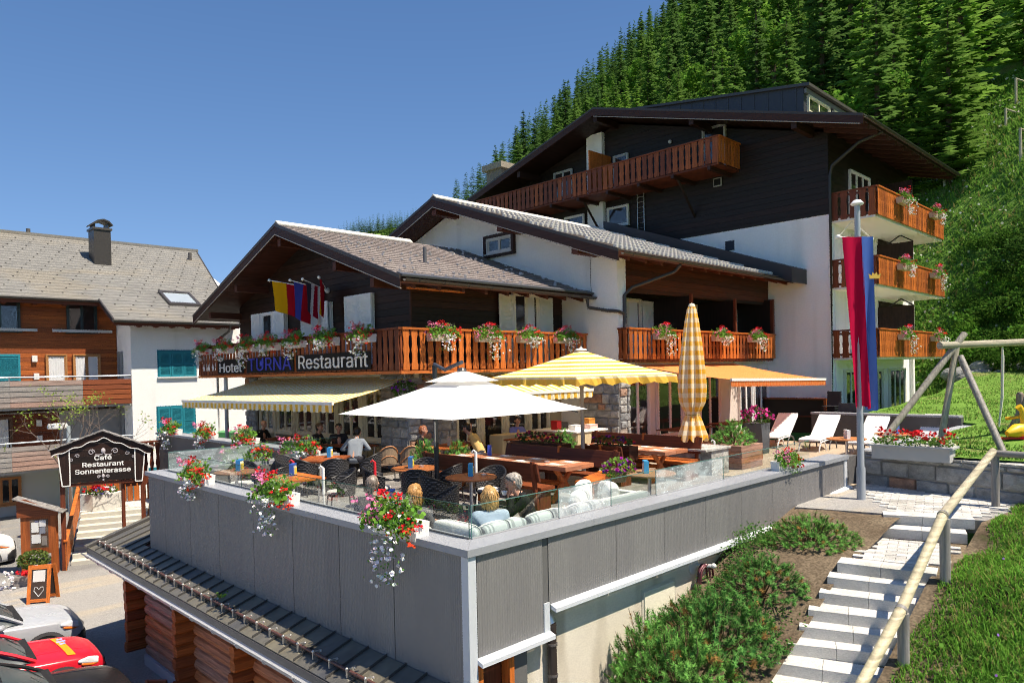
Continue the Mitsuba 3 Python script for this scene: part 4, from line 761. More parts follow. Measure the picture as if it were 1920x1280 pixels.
# notice case, planter, folding board
NC = thing('notice_case', 'wooden notice case with small shingled roof standing left of the entrance steps', 'notice board')
nu, nn_ = np.array([.9, -.42, 0]), np.array([-.42, -.9, 0]); no = np.array([-.5, 20.9, -3.6])
for a in (0, .82): put(NC, 'post', MB().obox(no+nu*a, nu*.15, -nn_*.3, Zv*2.1), 'woodv', uv=(.72, a % 1))
put(NC, 'case', MB().obox(no+nu*.15+Zv*.85, nu*.67, -nn_*.25, Zv*1.3), 'woodv', uv=(.66, .3)); put(NC, 'recess', MB().obox(no+nu*.26+Zv*1.05+nn_*.004, nu*.5, -nn_*.01, Zv*.9), 'matte', (.1, .06, .04))
put(NC, 'gable_board', MB().prism([(-.08, 2.05), (1.05, 2.05), (1.05, 2.15), (.15, 2.62), (-.08, 2.62)], no+nn_*.02, nu, Zv, nn_*.04), 'woodh', uv=(.6, .3))
for (a, z, w, h, c) in ((.3, 1.55, .2, .32, (.75, .75, .72)), (.52, 1.5, .16, .2, (.2, .22, .28)), (.52, 1.72, .18, .2, (.7, .7, .7)), (.3, 1.2, .25, .28, (.72, .72, .7)), (.57, 1.12, .15, .3, (.25, .22, .2)), (.4, 1.86, .1, .06, (.1, .1, .2))):
    put(NC, 'notice', MB().obox(no+nu*a+Zv*z+nn_*.016, nu*w, nn_*.003, Zv*h), 'matte', c)
put(NC, 'pane', MB().quad(*[no+nu*a+Zv*z+nn_*.03 for a, z in ((.26, 1.05), (.76, 1.05), (.76, 1.95), (.26, 1.95))]), 'window_glass')
for i in range(5):
    for j in range(2): put(NC, 'shingle', MB().obox(no+nu*(-.15+i*.27)+Zv*(2.66-i*.105)+nn_*(.22-j*.32), nu*.29-Zv*.11, -nn_*.31, Zv*.03), 'woodh', uv=(2.0, R(0, 1)))
Ab = thing('folding_board', 'orange framed folding board standing on the street beside the cars', 'folding sign')
ao = np.array([-.85, 18.0, -3.6]); au, an = np.array([.88, -.47, 0]), np.array([-.47, -.88, 0])
for s in (1, -1):
    tilt = Zv*1.12-an*.27*s; base = ao+an*.27*s+ (au*.0 if s > 0 else au*.12)
    for a in (0, .48): put(Ab, 'leg', MB().obox(base+au*a, au*.09, an*.035, tilt), 'woodv', uv=(.98, a))
    put(Ab, 'top_bar', MB().obox(base+tilt*.9+au*.09, au*.39, an*.035, tilt*.1), 'woodh', uv=(.98, .3)); put(Ab, 'bottom_bar', MB().obox(base+tilt*.12+au*.09, au*.39, an*.035, tilt*.07), 'woodh', uv=(.95, .6))
    pn = put(Ab, 'panel', MB().obox(base+tilt*.19+au*.09+an*.008, au*.39, an*.012, tilt*.71), 'matte', (.05, .035, .03))
    if s > 0:
        put(Ab, 'poster', MB().obox(base+tilt*.6+au*.13+an*.021, au*.3, an*.004, tilt*.27), 'matte', (.6, .58, .56))
        hrt = [(.0, .0), (.12, .13), (.1, .2), (.05, .2), (0, .15), (-.05, .2), (-.1, .2), (-.12, .13), (0, 0)]
        put(Ab, 'heart_mark', MB().tube([base+au*(.285+x)+tilt*(.25+z*1.1)+an*.024 for x, z in hrt], .008, 5), 'matte', (.7, .7, .7))
lm = thing('street_lamp', 'grey street lamp with flat disc head behind the wooden sign', 'street lamp')
put(lm, 'pole', MB().tube([(1.75, 24.6, -3.5), (1.75, 24.6, 1.05)], .07, 10), 'satin', (.36, .42, .46), smooth=50); put(lm, 'head', MB().lathe([(0, .16), (.3, .14), (.34, .06), (.34, -.02), (.3, -.05), (0, -.05)], (1.45, 24.8, 1.0), 18), 'satin', (.6, .6, .58), smooth=40)
# lettering of the balcony
Hs = thing('hotel_lettering', 'white and blue hotel name in raised letters along the shaded flower balcony', 'lettering')
for tx, y, w, h, z, c in (('Hotel', 20.25, 1.9, .325, 2.91, (.66, .66, .66)), ('TURNA', 17.85, 3.07, .42, 2.93, (.05, .06, .42)), ('Restaurant', 14.37, 3.88, .40, 2.94, (.66, .66, .66))):
    put(Hs, 'backing', B(5.652, 5.668, y-w-.12, y+.12, 2.86, 3.36), 'matte', (.012, .012, .013)); letter(Hs, 'word', tx, h, (5.648, y, z), UX, NX, c, .02, False, None, w)
def star(r, r2, n=5, a0=90): return [((r if i % 2 == 0 else r2)*math.cos(math.radians(a0+i*180/n)), (r if i % 2 == 0 else r2)*math.sin(math.radians(a0+i*180/n))) for i in range(2*n)]
for i in range(3): put(Hs, 'star', MB().prism(star(.13, .05), (5.65, 21.62-i*.42, 3.08), UX, Zv, NX*.02), 'matte', (.66, .66, .66))
put(Hs, 'sun_star', MB().prism(star(.13, .07, 8), (5.64, 16.83, 3.17), UX, Zv, NX*.015), 'matte', (.05, .07, .45))
# ------------------------------------------------ vegetation kit
def unit(n, g): v = g.normal(size=(n, 3)); return v/np.linalg.norm(v, axis=1, keepdims=True)
def leaves(c, size, g, up=.4, asp=.6, hexa=False):
    """one small leaf per point of c; returns vertices and faces"""
    n = len(c); size = np.broadcast_to(size, (n,))[:, None]
    d = unit(n, g); d[:, 2] = d[:, 2]*.6; nrm = unit(n, g)+np.array([0, 0, up]); a = np.cross(nrm, d); a /= np.linalg.norm(a, axis=1, keepdims=True)+1e-9
    b = np.cross(a, nrm); b /= np.linalg.norm(b, axis=1, keepdims=True)+1e-9
    if hexa: co = [(0, -.5), (.45, -.28), (.42, .3), (0, .5), (-.42, .3), (-.45, -.28)]; fa = [[0, 1, 2], [0, 2, 3], [0, 3, 4], [0, 4, 5]]
    else: co = [(0, -.5), (asp*.5, 0), (0, .5), (-asp*.5, 0)]; fa = [[0, 1, 2], [0, 2, 3]]
    V = np.stack([c+a*size*x+b*size*y for x, y in co], 1); k = len(co)
    F = (np.arange(n)*k)[:, None, None]+np.array(fa)[None]
    return V.reshape(-1, 3), F.reshape(-1, 3), k
def tint(n, k, base, g, v=.3, hue=.12):
    c = np.asarray(base)[None]*(1+g.uniform(-v, v, (n, 1)))*(1+g.uniform(-hue, hue, (n, 3))); return np.repeat(np.clip(c, 0, 1), k, axis=0)
class Cl:  # coloured cloud of leaves
    def __init__(s): s.v, s.f, s.c, s.n = [], [], [], 0
    def add(s, v, f, c): s.v.append(v); s.f.append(f+s.n); s.c.append(np.broadcast_to(c, (len(v), 3))); s.n += len(v); return s
    def lv(s, c, size, base, g, v=.3, **k):
        a, f, q = leaves(c, size, g, **k); return s.add(a, f, tint(len(c), q, base, g, v))
    def mk(s, mat='leaf'): return mk((np.vstack(s.v), np.vstack(s.f)), mat, np.vstack(s.c))
def conifer(seed, h=18., r=3.4, base=(.09, .17, .045), tip=(.17, .31, .07), tiers=26, sparse=0.):
    g = np.random.default_rng(seed); C = []; S = []; K = []
    V, F, Q = [], [], []; n = 0
    for i in range(tiers):
        t = (i+g.uniform(0, .6))/tiers; z = h*(.06+.94*t); R0 = r*(1-t)**.85*g.uniform(.75, 1.12)+.12; m = int(7+7*(1-t)); a0 = g.uniform(0, 6.28)
        for j in range(m):
            if g.uniform() < sparse: continue
            a = a0+6.283*j/m+g.uniform(-.25, .25); L_ = R0*g.uniform(.5, 1.25); zo = g.uniform(-.35, .35)*h/tiers*1.6; dp = g.uniform(.1, .55); d = np.array([math.cos(a), math.sin(a), 0]); sd = np.array([-d[1], d[0], 0])
            k = max(3, int(L_/.42))
            for q in range(k):
                f = (q+.6)/k; p = np.array([0, 0, z+zo])+d*L_*f+np.array([0, 0, -dp*L_*f+.25*L_*f*f]); w = (.34+.3*(1-f))*min(1, L_/1.2+.35); l = L_/k*1.5+.12
                for s in (-1, 1):
                    e = sd*s*w*g.uniform(.7, 1.2)+d*l*.55+np.array([0, 0, -.14*w+g.uniform(-.1, .06)])
                    V += [p-d*l*.3, p+d*l*.45+np.array([0, 0, .03]), p+e]; F.append((n, n+1, n+2)); n += 3
                    cc = np.asarray(base)+(np.asarray(tip)-np.asarray(base))*(f**1.5); Q += [cc*g.uniform(.65, 1.25)]*3
    V.append((0, 0, h*1.0)); V.append((.08, 0, h*.93)); V.append((-.08, .05, h*.93)); F.append((n, n+1, n+2)); Q += [np.asarray(tip)]*3
    tk = mk(MB().tube([(0, 0, -1), (0, 0, h*.5), (0, 0, h*.97)], [h*.014+.05, h*.009+.03, .02], 7), 'matte', (.07, .05, .035))
    return mk((np.array(V), np.array(F)), 'leaf', np.array(Q)), tk
def broadleaf(seed, h=6., r=2.2, base=(.05, .11, .02), n=2600, size=.2, lumps=11, trunk=True):
    g = np.random.default_rng(seed); c = Cl(); L_ = []
    for i in range(lumps):
        o = np.array([g.normal()*r*.45, g.normal()*r*.45, h*g.uniform(.28, .9)]); rr = r*g.uniform(.3, .55); L_.append((o, rr))
        m = n//lumps; p = unit(m, g)*(g.uniform(.35, 1, (m, 1))**.5)*rr*np.array([1, 1, .8])+o; c.lv(p, g.uniform(.6, 1.3, m)*size, np.asarray(base)*g.uniform(.7, 1.4), g, .35, asp=.6)
    tb = MB().tube([(0, 0, -.5), (.05, 0, h*.3), (0, .05, h*.75)], [.05*h/3, .04*h/3, .015], 6)
    for o, rr in L_[:7]: tb.tube([(0, 0, h*.25), o*.6+np.array([0, 0, h*.12]), o], [.03*h/4, .02*h/4, .008], 5)
    return c.mk(), mk(tb, 'matte', (.09, .07, .05))
# forest on the mountain side
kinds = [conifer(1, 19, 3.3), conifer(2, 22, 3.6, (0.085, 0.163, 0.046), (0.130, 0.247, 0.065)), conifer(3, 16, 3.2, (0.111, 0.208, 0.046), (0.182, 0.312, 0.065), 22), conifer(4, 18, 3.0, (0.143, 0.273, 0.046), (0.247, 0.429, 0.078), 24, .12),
    conifer(5, 24, 3.0, (0.078, 0.150, 0.046), (0.117, 0.221, 0.065), 30, .1), broadleaf(6, 11, 4.2, (0.130, 0.260, 0.039), 3600, .55), broadleaf(7, 8, 3.2, (0.169, 0.325, 0.046), 3000, .42)]
KN = ['spruce_tree', 'spruce_tree', 'spruce_tree', 'larch_tree', 'spruce_tree', 'broadleaf_tree', 'broadleaf_tree']
LB = ['dark green spruce tree in the dense forest on the mountain slope behind the hotel', 'bright green larch tree in the forest on the mountain slope behind the hotel', 'leafy bright green tree among the spruces on the slope behind the hotel']
def plant_tree(kind, x, y, z, s, a, lab=None, grp=None, w=1.):
    k = KN[kind]; li = 0 if k[0] == 's' else 1 if k[0] == 'l' else 2
    t = thing(k, lab or LB[li], k.split('_')[0]+' tree' if li < 2 else 'tree', grp or ['spruces of the mountain forest', 'larches of the mountain forest', 'leafy trees of the mountain forest'][li])
    tw = tr(x, y, z, a, (s*w, s*w, s)); put(t, 'crown', kinds[kind][0], tw=tw); put(t, 'trunk', kinds[kind][1], tw=tw)
def az(x, y): return math.degrees(math.atan2(y-EYE[1], x-EYE[0]))
def seen(x, y, z):
    d = np.array([x, y, z])-EYE; w = d@_f; q = np.array([d@(math.cos(ROL)*_r+math.sin(ROL)*_u), d@_u2])/w*1353.7; px, py = 960+q[0], 715.6-q[1]
    return -40 < px < 1990 and py < np.interp(px, [300, 520, 740, 800, 1110, 1620, 1800, 1830, 1990], [560, 420, 440, 410, 205, 215, 325, 480, 560])
pts = []; g5 = np.random.default_rng(11)
for _ in range(16000):
    t = 44+360*g5.uniform()**1.05; a = g5.uniform(6, 62); x, y = EYE[0]+t*math.cos(math.radians(a)), EYE[1]+t*math.sin(math.radians(a))
    s = x*.93-y*.37
    if s < 39 or (x < 46 and 3 < y < 32): continue
    if a < 17.5 and t < 55+(17.5-a)*1.2: continue
    if not seen(x, y, float(hill(np.array(x), np.array(y)))+16): continue
    if any((x-p[0])**2+(y-p[1])**2 < (3.0+t*.012)**2 for p in pts): continue
    pts.append((x, y, t, a))
    if len(pts) >= 640: break
pts.sort(key=lambda p: p[2])
near, rest = pts[:250], pts[250:]
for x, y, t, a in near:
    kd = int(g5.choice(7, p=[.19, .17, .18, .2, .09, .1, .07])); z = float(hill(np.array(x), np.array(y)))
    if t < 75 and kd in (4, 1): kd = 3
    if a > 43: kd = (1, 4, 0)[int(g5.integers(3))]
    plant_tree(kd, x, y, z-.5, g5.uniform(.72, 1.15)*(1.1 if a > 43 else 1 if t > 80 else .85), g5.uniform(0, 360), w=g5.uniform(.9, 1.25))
lows = [conifer(21+i, 17, 3.4, (.065, .13, .035), (.1, .19, .05), 11, .1)[0] for i in range(2)]
def far_forest(name, pts, lab):
    V, F, C_ = [], [], []; n = 0
    for i, (x, y, sc) in enumerate(pts):
        v, f, _, _, c = meshkit.WRITTEN[lows[i % 2]['filename']]; a = g5.uniform(0, 6.28); z = float(hill(np.array(x), np.array(y)))
        r_ = np.array([[math.cos(a), -math.sin(a), 0], [math.sin(a), math.cos(a), 0], [0, 0, 1]]); V.append(v@r_.T*sc+np.array([x, y, z-.5])); F.append(f+n); n += len(v); C_.append(c*g5.uniform(.7, 1.4))
    k = key(name); scene[k] = mk((np.vstack(V), np.vstack(F)), 'leaf', np.vstack(C_)); labels[k] = {'kind': 'stuff', 'label': lab, 'category': 'forest'}
far_forest('distant_forest', [(x, y, g5.uniform(.7, 1.2)) for x, y, t, a in rest], 'dense far part of the conifer forest high on the mountain slope')
fp = []
lows = [conifer(23+i, 17, 3.8, (.065, .13, .035), (.1, .19, .05), 6)[0] for i in range(2)]
for _ in range(2600):
    t = g5.uniform(560, 960); a = g5.uniform(52, 76); fp.append((EYE[0]+t*math.cos(math.radians(a)), EYE[1]+t*math.sin(math.radians(a)), g5.uniform(.8, 1.4)))
far_forest('valley_forest', fp, 'tiny far conifers on the ridge seen above the chalet roofs')
# young trees and bushes between the house and the meadow
for i, (x, y, s, kd) in enumerate(((54.5, 9.6, .55, 3), (53.5, 11.5, .5, 3), (55, 13, .6, 6), (51, 13.5, .6, 3), (57, 11.5, .7, 5), (48, 14, .7, 6))):
    plant_tree(kd, x, y, float(hill(np.array(float(x)), np.array(float(y))))-.4, s, i*57., 'light green young tree standing between the tallest house and the meadow slope', 'young trees beside the meadow')
bsh = [broadleaf(31+i, 1.7, 1.5, b, 1500, .17, 9)[0] for i, b in enumerate(((.085, .19, .03), (.115, .25, .035), (.07, .15, .03)))]
bp = []
for _ in range(7000):
    x, y = g5.uniform(34.5, 48), g5.uniform(-22, 4.5)
    s = x*.93-y*.37
    if s < 34.0 or s > 41.5+.5*math.sin(y*1.7) or (x < 37 and y > 2.8): continue
    if any((x-p[0])**2+(y-p[1])**2 < 1.5 for p in bp): continue
    bp.append((x, y))
for x, y in bp[:150]:
    t = thing('hillside_bush', 'leafy green bush in the thicket on the lower slope right of the tallest house', 'bush', 'bushes of the hillside thicket'); put(t, 'foliage', bsh[int(g5.integers(3))], tw=tr(x, y, float(hill(np.array(x), np.array(y)))-.3, g5.uniform(0, 360), (g5.uniform(.75, 1.3), g5.uniform(.75, 1.3), g5.uniform(.6, 1.1))))
# grass
def blades(P, Z, hgt, g, base=(.09, .19, .03), w=.012, dry=.12):
    n = len(P); a = g.uniform(0, 6.283, n); l = g.uniform(.5, 1.3, n)*hgt; d = np.c_[np.cos(a), np.sin(a), np.zeros(n)]; s = np.c_[-d[:, 1], d[:, 0], d[:, 2]]
    o = np.c_[P, Z]; m = o+d*(l*.25)[:, None]+np.array([0, 0, 1])*(l*.6)[:, None]; e = o+d*(l*g.uniform(.4, .9, n))[:, None]+np.array([0, 0, 1])*(l*g.uniform(.75, 1, n))[:, None]
    V = np.stack([o-s*w, o+s*w, m+s*w*.7, m-s*w*.7, e], 1).reshape(-1, 3); F = ((np.arange(n)*5)[:, None, None]+np.array([[0, 1, 2], [0, 2, 3], [3, 2, 4]])).reshape(-1, 3)
    c = np.where(g.uniform(size=(n, 1)) < dry, np.array([.3, .27, .1]), np.asarray(base)*(1+g.uniform(-.4, .5, (n, 1))))
    return V, F, np.repeat(c, 5, axis=0)
def sl_ground(x, y): return zs(x)-.01+.05*(meshkit.fbm(np.stack([x*2, y*2, 0*x], -1), 2)-.5)*np.clip(-3.1-y, 0, 1)*2+np.clip(-3.4-y, 0, 3)*.06
gx = np.c_[g5.uniform(2.2, 11.2, 60000), -3.15-6.5*g5.uniform(size=60000)**1.3]
dens = meshkit.fbm(np.c_[gx*1.1, gx[:, :1]*0], 3); edge = np.clip((-3.1-gx[:, 1])/.7, 0, 1); keep = (dens*.9+edge*.95 > .52+.2*g5.uniform(size=len(gx))); gx = gx[keep]
v, f, c = blades(gx, sl_ground(gx[:, 0], gx[:, 1]), .075+.13*np.clip((-3.3-gx[:, 1])/1.2, 0, 1)*1., g5, (.13, .29, .04), .0085)
q = Cl().add(v, f, c)
wl = np.c_[g5.uniform(3, 10.5, 260), -3.4-4*g5.uniform(size=260)]; q.lv(np.c_[wl, sl_ground(wl[:, 0], wl[:, 1])+.1], .11, (.1, .22, .04), g5, up=1.)
fl = np.c_[g5.uniform(3, 10.5, 130), -3.7-4*g5.uniform(size=130)]; q.lv(np.c_[fl, sl_ground(fl[:, 0], fl[:, 1])+.17], .035, (.35, .2, .6), g5, hexa=True)
k = key('meadow_grass'); scene[k] = q.mk(); labels[k] = {'kind': 'stuff', 'label': 'long fresh green grass on the slope beside the block stairs', 'category': 'grass'}
ux = np.c_[11.6+24.5*g5.uniform(size=42000)**1.35, g5.uniform(-13, 3.2, 42000)]; ux = ux[(meshkit.fbm(np.c_[ux*.8, ux[:, :1]*0], 3) > .36) & ((ux[:, 1] < -.5) | (ux[:, 0] > 20.7))]
v, f, c = blades(ux, LAWN(ux[:, 0], ux[:, 1])-.005, .075, g5, (.11, .22, .04), .014); k = key('lawn_grass'); scene[k] = mk((v, f), 'leaf', c); labels[k] = {'kind': 'stuff', 'label': 'short grass of the playground lawn behind the rubble wall', 'category': 'grass'}
mx = np.c_[g5.uniform(35, 62, 70000), g5.uniform(-18, 14, 70000)]; v, f, c = blades(mx, hill(mx[:, 0], mx[:, 1])-.05, .34*(.4+1.2*meshkit.fbm(np.c_[mx*.5, mx[:, :1]*0], 3)), g5, (.15, .29, .05), .05, .1)
q = Cl().add(v, f, c); hb_ = mx[meshkit.fbm(np.c_[mx*.35+7, mx[:, :1]*0], 3) > .5][:14000]; q.lv(np.c_[hb_, hill(hb_[:, 0], hb_[:, 1])+g5.uniform(.05, .4, len(hb_))], g5.uniform(.12, .28, len(hb_)), (.13, .27, .045), g5, .45, up=1.); wf = mx[:1500]; q.lv(np.c_[wf, hill(wf[:, 0], wf[:, 1])+.3], .16, (.6, .62, .55), g5, hexa=True)
k = key('slope_grass'); scene[k] = q.mk(); labels[k] = {'kind': 'stuff', 'label': 'tall flowering grass of the steep meadow above the playground', 'category': 'grass'}
# dwarf pines
def pine(seed, rx=.9, ry=.7, h=.8, n=230, base=(.05, .13, .03), nl=.055, needles=46):
    g = np.random.default_rng(seed); V, F, C_ = [], [], []; k0 = 0; st = MB()
    for i in range(n):
        a = g.uniform(0, 6.283); rr = g.uniform()**.55; o = np.array([math.cos(a)*rx*rr, math.sin(a)*ry*rr, h*(.12+.72*(1-rr**2))*g.uniform(.45, 1.)]); d = np.array([math.cos(a)*rr*1.1, math.sin(a)*rr*1.1, .9-.3*rr])+g.normal(size=3)*.3; d /= np.linalg.norm(d); L_ = g.uniform(.09, .17)*(h/.8)**.5
        m = needles; t = g.uniform(0, 1, m)**.8; e = unit(m, g); e = e-(e@d)[:, None]*d; e /= np.linalg.norm(e, axis=1, keepdims=True)+1e-9; dr_ = e*.95+d*.5; p = o+d*(t*L_)[:, None]; sd = np.cross(dr_, d); sd /= np.linalg.norm(sd, axis=1, keepdims=True)+1e-9
        l = nl*g.uniform(.7, 1.2, m)[:, None]; v = np.stack([p-sd*.0058, p+sd*.0058, p+dr_*l], 1).reshape(-1, 3); V.append(v); F.append(np.arange(m*3).reshape(-1, 3)+k0); k0 += m*3
        cc = (np.asarray(base) if g.uniform() > .05 else np.array([.2, .12, .04]))*g.uniform(.6, 1.5)*(1+.7*t[:, None])*np.ones((m, 3)); C_.append(np.repeat(cc, 3, axis=0))
        if i % 5 == 0: st.tube([np.array([0, 0, -.05]), o*.55+np.array([0, 0, -.05]), o, o+d*L_], [.016, .012, .008, .004], 4)
        if i % 4 == 0: st.tube([o+d*L_*.9, o+d*(L_+.06)], [.006, .004], 4)
    return mk((np.vstack(V), np.vstack(F)), 'leaf', np.vstack(C_)), mk(st, 'matte', (.16, .11, .06))
pines = [pine(41, .95, .75, .85, 460, (.1, .22, .05)), pine(42, .85, .75, .75, 400, (.085, .2, .05)), pine(43, .5, .5, .8, 210, (.115, .26, .06))]
def put_pine(x, y, z, i, s=1., a=0., lab='', h=1.):
    t = thing('dwarf_pine', lab, 'pine shrub'); tw = tr(x, y, z, a, (s, s, s*h)); put(t, 'needles', pines[i][0], tw=tw); put(t, 'twigs', pines[i][1], tw=tw); return t
for x, y, i, s, a, h, lab in ((2.85, -.95, 0, 1.02, 20, 1.3, 'large dark green dwarf pine lowest in the bed under the terrace wall'), (3.75, -.9, 1, 1.1, 130, 1.25, 'spreading dwarf pine beside the lower steps, second from the bottom of the bed'),
    (2.85, -.45, 2, 1.0, 75, 1.45, 'upright dwarf pine leaning on the concrete wall below the hose'), (5.15, -.95, 1, .88, 210, 1.0, 'low dwarf pine in the middle of the bed beside the stairs'), (6.95, -.95, 0, .85, 300, .9, 'rounded dwarf pine at the top of the bed below the flagpole'), (2.6, -1.5, 1, .75, 10, 1.0, 'dwarf pine at the very bottom edge of the bed')):
    put_pine(x, y, float(zs(x))-.1, i, s, a, lab, h)
q = Cl()
gp = np.vstack([np.c_[g5.normal(x, sx, n), g5.normal(y, .16, n), g5.uniform(0, h, n)] for x, sx, y, n, h in ((4.2, .35, -.35, 700, .28), (5.9, .45, -.35, 900, .4), (4.3, .4, -1.3, 500, .16), (3.9, .5, -1.5, 300, .1), (6.3, .3, -.15, 400, .3))]); gp[:, 2] += zs(gp[:, 0])-.05
q.lv(gp, .055, (.09, .2, .045), g5, up=.8, asp=.5); k = key('ground_cover'); scene[k] = q.mk(); labels[k] = {'kind': 'stuff', 'label': 'light green leafy ground cover between the dwarf pines along the concrete wall', 'category': 'ground cover'}
# ------------------------------------------------ flower boxes
RED, ORED, PINK, WHT = (.62, .012, .02), (.7, .06, .015), (.72, .2, .38), (.85, .83, .84)
def umbels(pts, r, base, g, m=9, sz=.03):
    c = Cl()
    for p in pts:
        q = unit(m, g)*r*np.array([1, 1, .75])+p; c.lv(q, g.uniform(.8, 1.25, m)*sz, np.asarray(base)*g.uniform(.75, 1.15), g, .15, up=.8, hexa=True)
    return c.mk('matte')
def flower_set(seed, hang=.5, n=430):
    g = np.random.default_rng(seed); S = {}
    a = g.uniform(-.42, .42, n); t = g.uniform(0, 1, n); y = -.02-.2*t+g.normal(0, .04, n); z = .03+.2*(1-t)*g.uniform(.2, 1, n)-.16*t*g.uniform(.3, 1, n)+.05*np.cos(a*4)
    tr_ = np.c_[g.normal(.05, .17, 150), g.normal(-.21, .05, 150), -hang*g.uniform(.1, 1, 150)**1.4]; tr_[:, 0] *= 1-.35*(-tr_[:, 2])/hang
    c = Cl().lv(np.c_[a, y, z], g.uniform(.035, .06, n), (.15, .31, .05), g, .4, hexa=True).lv(tr_, .034, (.14, .28, .06), g, .3)
    fe = np.c_[g.normal(.1, .1, 220), g.normal(-.06, .06, 220), g.uniform(.08, .26, 220)]; c.lv(fe, .022, (.42, .5, .33), g, .25)
    S['leaves'] = c.mk()
    P = lambda m, x0, x1, z0, z1, y0=-.24, y1=-.04: np.c_[g.uniform(x0, x1, m), g.uniform(y0, y1, m), g.uniform(z0, z1, m)]
    S['red_geranium'] = umbels(np.vstack([P(7, -.3, .15, .18, .32), P(11, .1, .46, -.14, .16)]), .042, RED, g); S['orange_geranium'] = umbels(P(7, .1, .48, -.2, .14), .042, ORED, g)
    S['pink_geranium'] = umbels(P(14, -.48, -.05, -.08, .25), .042, PINK, g); wp = tr_[g.choice(150, 60, replace=False)]+np.array([0, -.03, 0]); S['white_petunia'] = umbels(wp, .014, WHT, g, 4, .032)
    return S
FS = [flower_set(60+i, h, n) for i, (h, n) in enumerate(((.5, 430), (.38, 380), (.6, 480), (.3, 330), (.46, 520), (.25, 400), (.55, 350)))]
trough = {c: mk(MB().prism([(-.08, -.16), (.08, -.16), (.1, .02), (-.1, .02)], (-.36, 0, 0), (0, 1, 0), (0, 0, 1), (.72, 0, 0)), 'satin', v) for c, v in (('w', (.72, .7, .66)), ('t', (.5, .42, .34)))}
def flowerbox(x, y, z, rz, i, label, group=None, s=1., col='w', skip=()):
    t = thing('flower_box', label, 'flower box', group); tw = tr(x, y, z, rz, s); put(t, 'trough', trough[col], tw=tw)
    for k, d in FS[i % 7].items():
        if k not in skip: put(t, k, d, tw=tw)
    return t
O7 = ('leftmost', 'second from the left', 'third from the left', 'middle', 'third from the right', 'second from the right', 'rightmost')
for i, y in enumerate((21.4, 19.45, 17.6, 16.0, 14.3, 12.45, 10.55)): flowerbox(5.58, y, 3.78, -90, i, f'red, pink and white flower box on the lettered balcony, {O7[i]} of seven', 'flower boxes of the lettered balcony', R(1.12, 1.32))
for i, x in enumerate((6.95, 8.65, 10.3, 11.95)): flowerbox(x, 8.94, 3.76, 0, i+1, f'flower box on the sunlit front of the chalet balcony, {("first", "second", "third", "fourth")[i]} from its corner', 'flower boxes of the sunlit balcony', 1.15, 't')
for i, x in enumerate((15.0, 18.7, 21.4)): flowerbox(x, 7.28, 3.86, 0, i+2, f'flower box on the white house balcony, {("left", "middle", "right")[i]} of three', 'flower boxes of the white house', 1.2, 't')
for j, (z, fl) in enumerate(((9.33, 'top'), (6.68, 'middle'), (3.88, 'lowest'))):
    for i, x in enumerate((26.5, 30.8)): flowerbox(x, 3.42, z, 0, i+j, f'flower box at the {("left", "right")[i]} end of the {fl} side balcony of the tallest house', 'flower boxes of the side balconies', 1.3, 't')
for i, (x, y, s) in enumerate(((.02, 7.85, 1.15), (.0, 4.6, 1.2), (-.02, 1.35, 1.25))): flowerbox(x+.06, y, .87, -90, (1, 0, 2)[i], ('flower box on the shaded metal parapet, farthest of three towards the sign', 'flower box on the shaded metal parapet, between the other two', 'largest flower box, overhanging the shaded parapet nearest the glass corner')[i], None, s)
flowerbox(8.25, .12, .87, 0, 5, 'red and pink geranium box on the sunny parapet near the flagpole', None, .95, 'w', ('white_petunia',))
for i, (x, y, z) in enumerate(((3.62, 19.2, 1.0), (3.62, 16.3, 1.0), (3.62, 13.5, 1.0))): flowerbox(x, y, z, -90, i, f'flower box on the dark entry wall below the striped awning, {("left", "middle", "right")[i]} of three', 'flower boxes of the entry wall', 1.25)
flowerbox(3.6, 10.4, .9, -60, 1, 'white flower trough behind the glass at the back of the terrace', None, 1.2)
flowerbox(2.2, 10.5, .86, -20, 3, 'low pale trough of red geraniums behind the left glass panes', None, 1.3, 'w', ('white_petunia',))
def heap(seed, rx, ry, rz, leaf, n=420, size=.045):
    g = np.random.default_rng(seed); p = unit(n, g)*g.uniform(.5, 1, (n, 1))**.5*np.array([rx, ry, rz]); return Cl().lv(p, size, leaf, g, .4, hexa=True).mk(), p, g
def shrub(name, label, cat, x, y, z, rx, ry, rz, leaf=(.08, .17, .03), flowers=(), n=420, size=.045, pot=None, grp=None):
    t = thing(name, label, cat, grp); d, p, g = heap(len(_names), rx, ry, rz, leaf, n, size); tw = tr(x, y, z); put(t, 'leaves', d, tw=tw)
    for nm, col, m, sz in flowers:
        q = p[(p[:, 2] > -.3*rz)]; q = q[g.choice(len(q), min(m, len(q)), replace=False)]*1.05; put(t, nm, umbels(q, .02, col, g, 5, sz), tw=tw)
    if pot: put(t, 'pot', *pot)
    return t
shrub('petunia_pot', 'purple petunias trailing over the terrace table beside the sunny glass', 'flowers', 5.75, 2.2, .85, .42, .3, .2, (.16, .28, .05), (('purple_petunia', (.3, .01, .25), 22, .06), ('violet_petunia', (.2, .03, .35), 14, .05)), 420, .05, (MB().lathe([(0, .58), (.13, .58), (.19, .82), (0, .82)], (5.75, 2.2, 0), 16), 'satin', (.3, .2, .14)))
shrub('hanging_basket', 'hanging basket of purple flowers under the corner of the chalet balcony', 'hanging basket', 6.3, 9.75, 2.3, .4, .38, .25, (.08, .16, .03), (('purple_petunia', (.35, .05, .45), 20, .06),), 420, .05, (MB().lathe([(0, 1.98), (.1, 1.98), (.19, 2.2), (0, 2.2)], (6.3, 9.75, 0), 14).tube([(6.2, 9.75, 2.2), (6.3, 9.75, 2.72)], .006, 4).tube([(6.4, 9.75, 2.2), (6.3, 9.75, 2.72)], .006, 4), 'satin', (.7, .7, .7)))
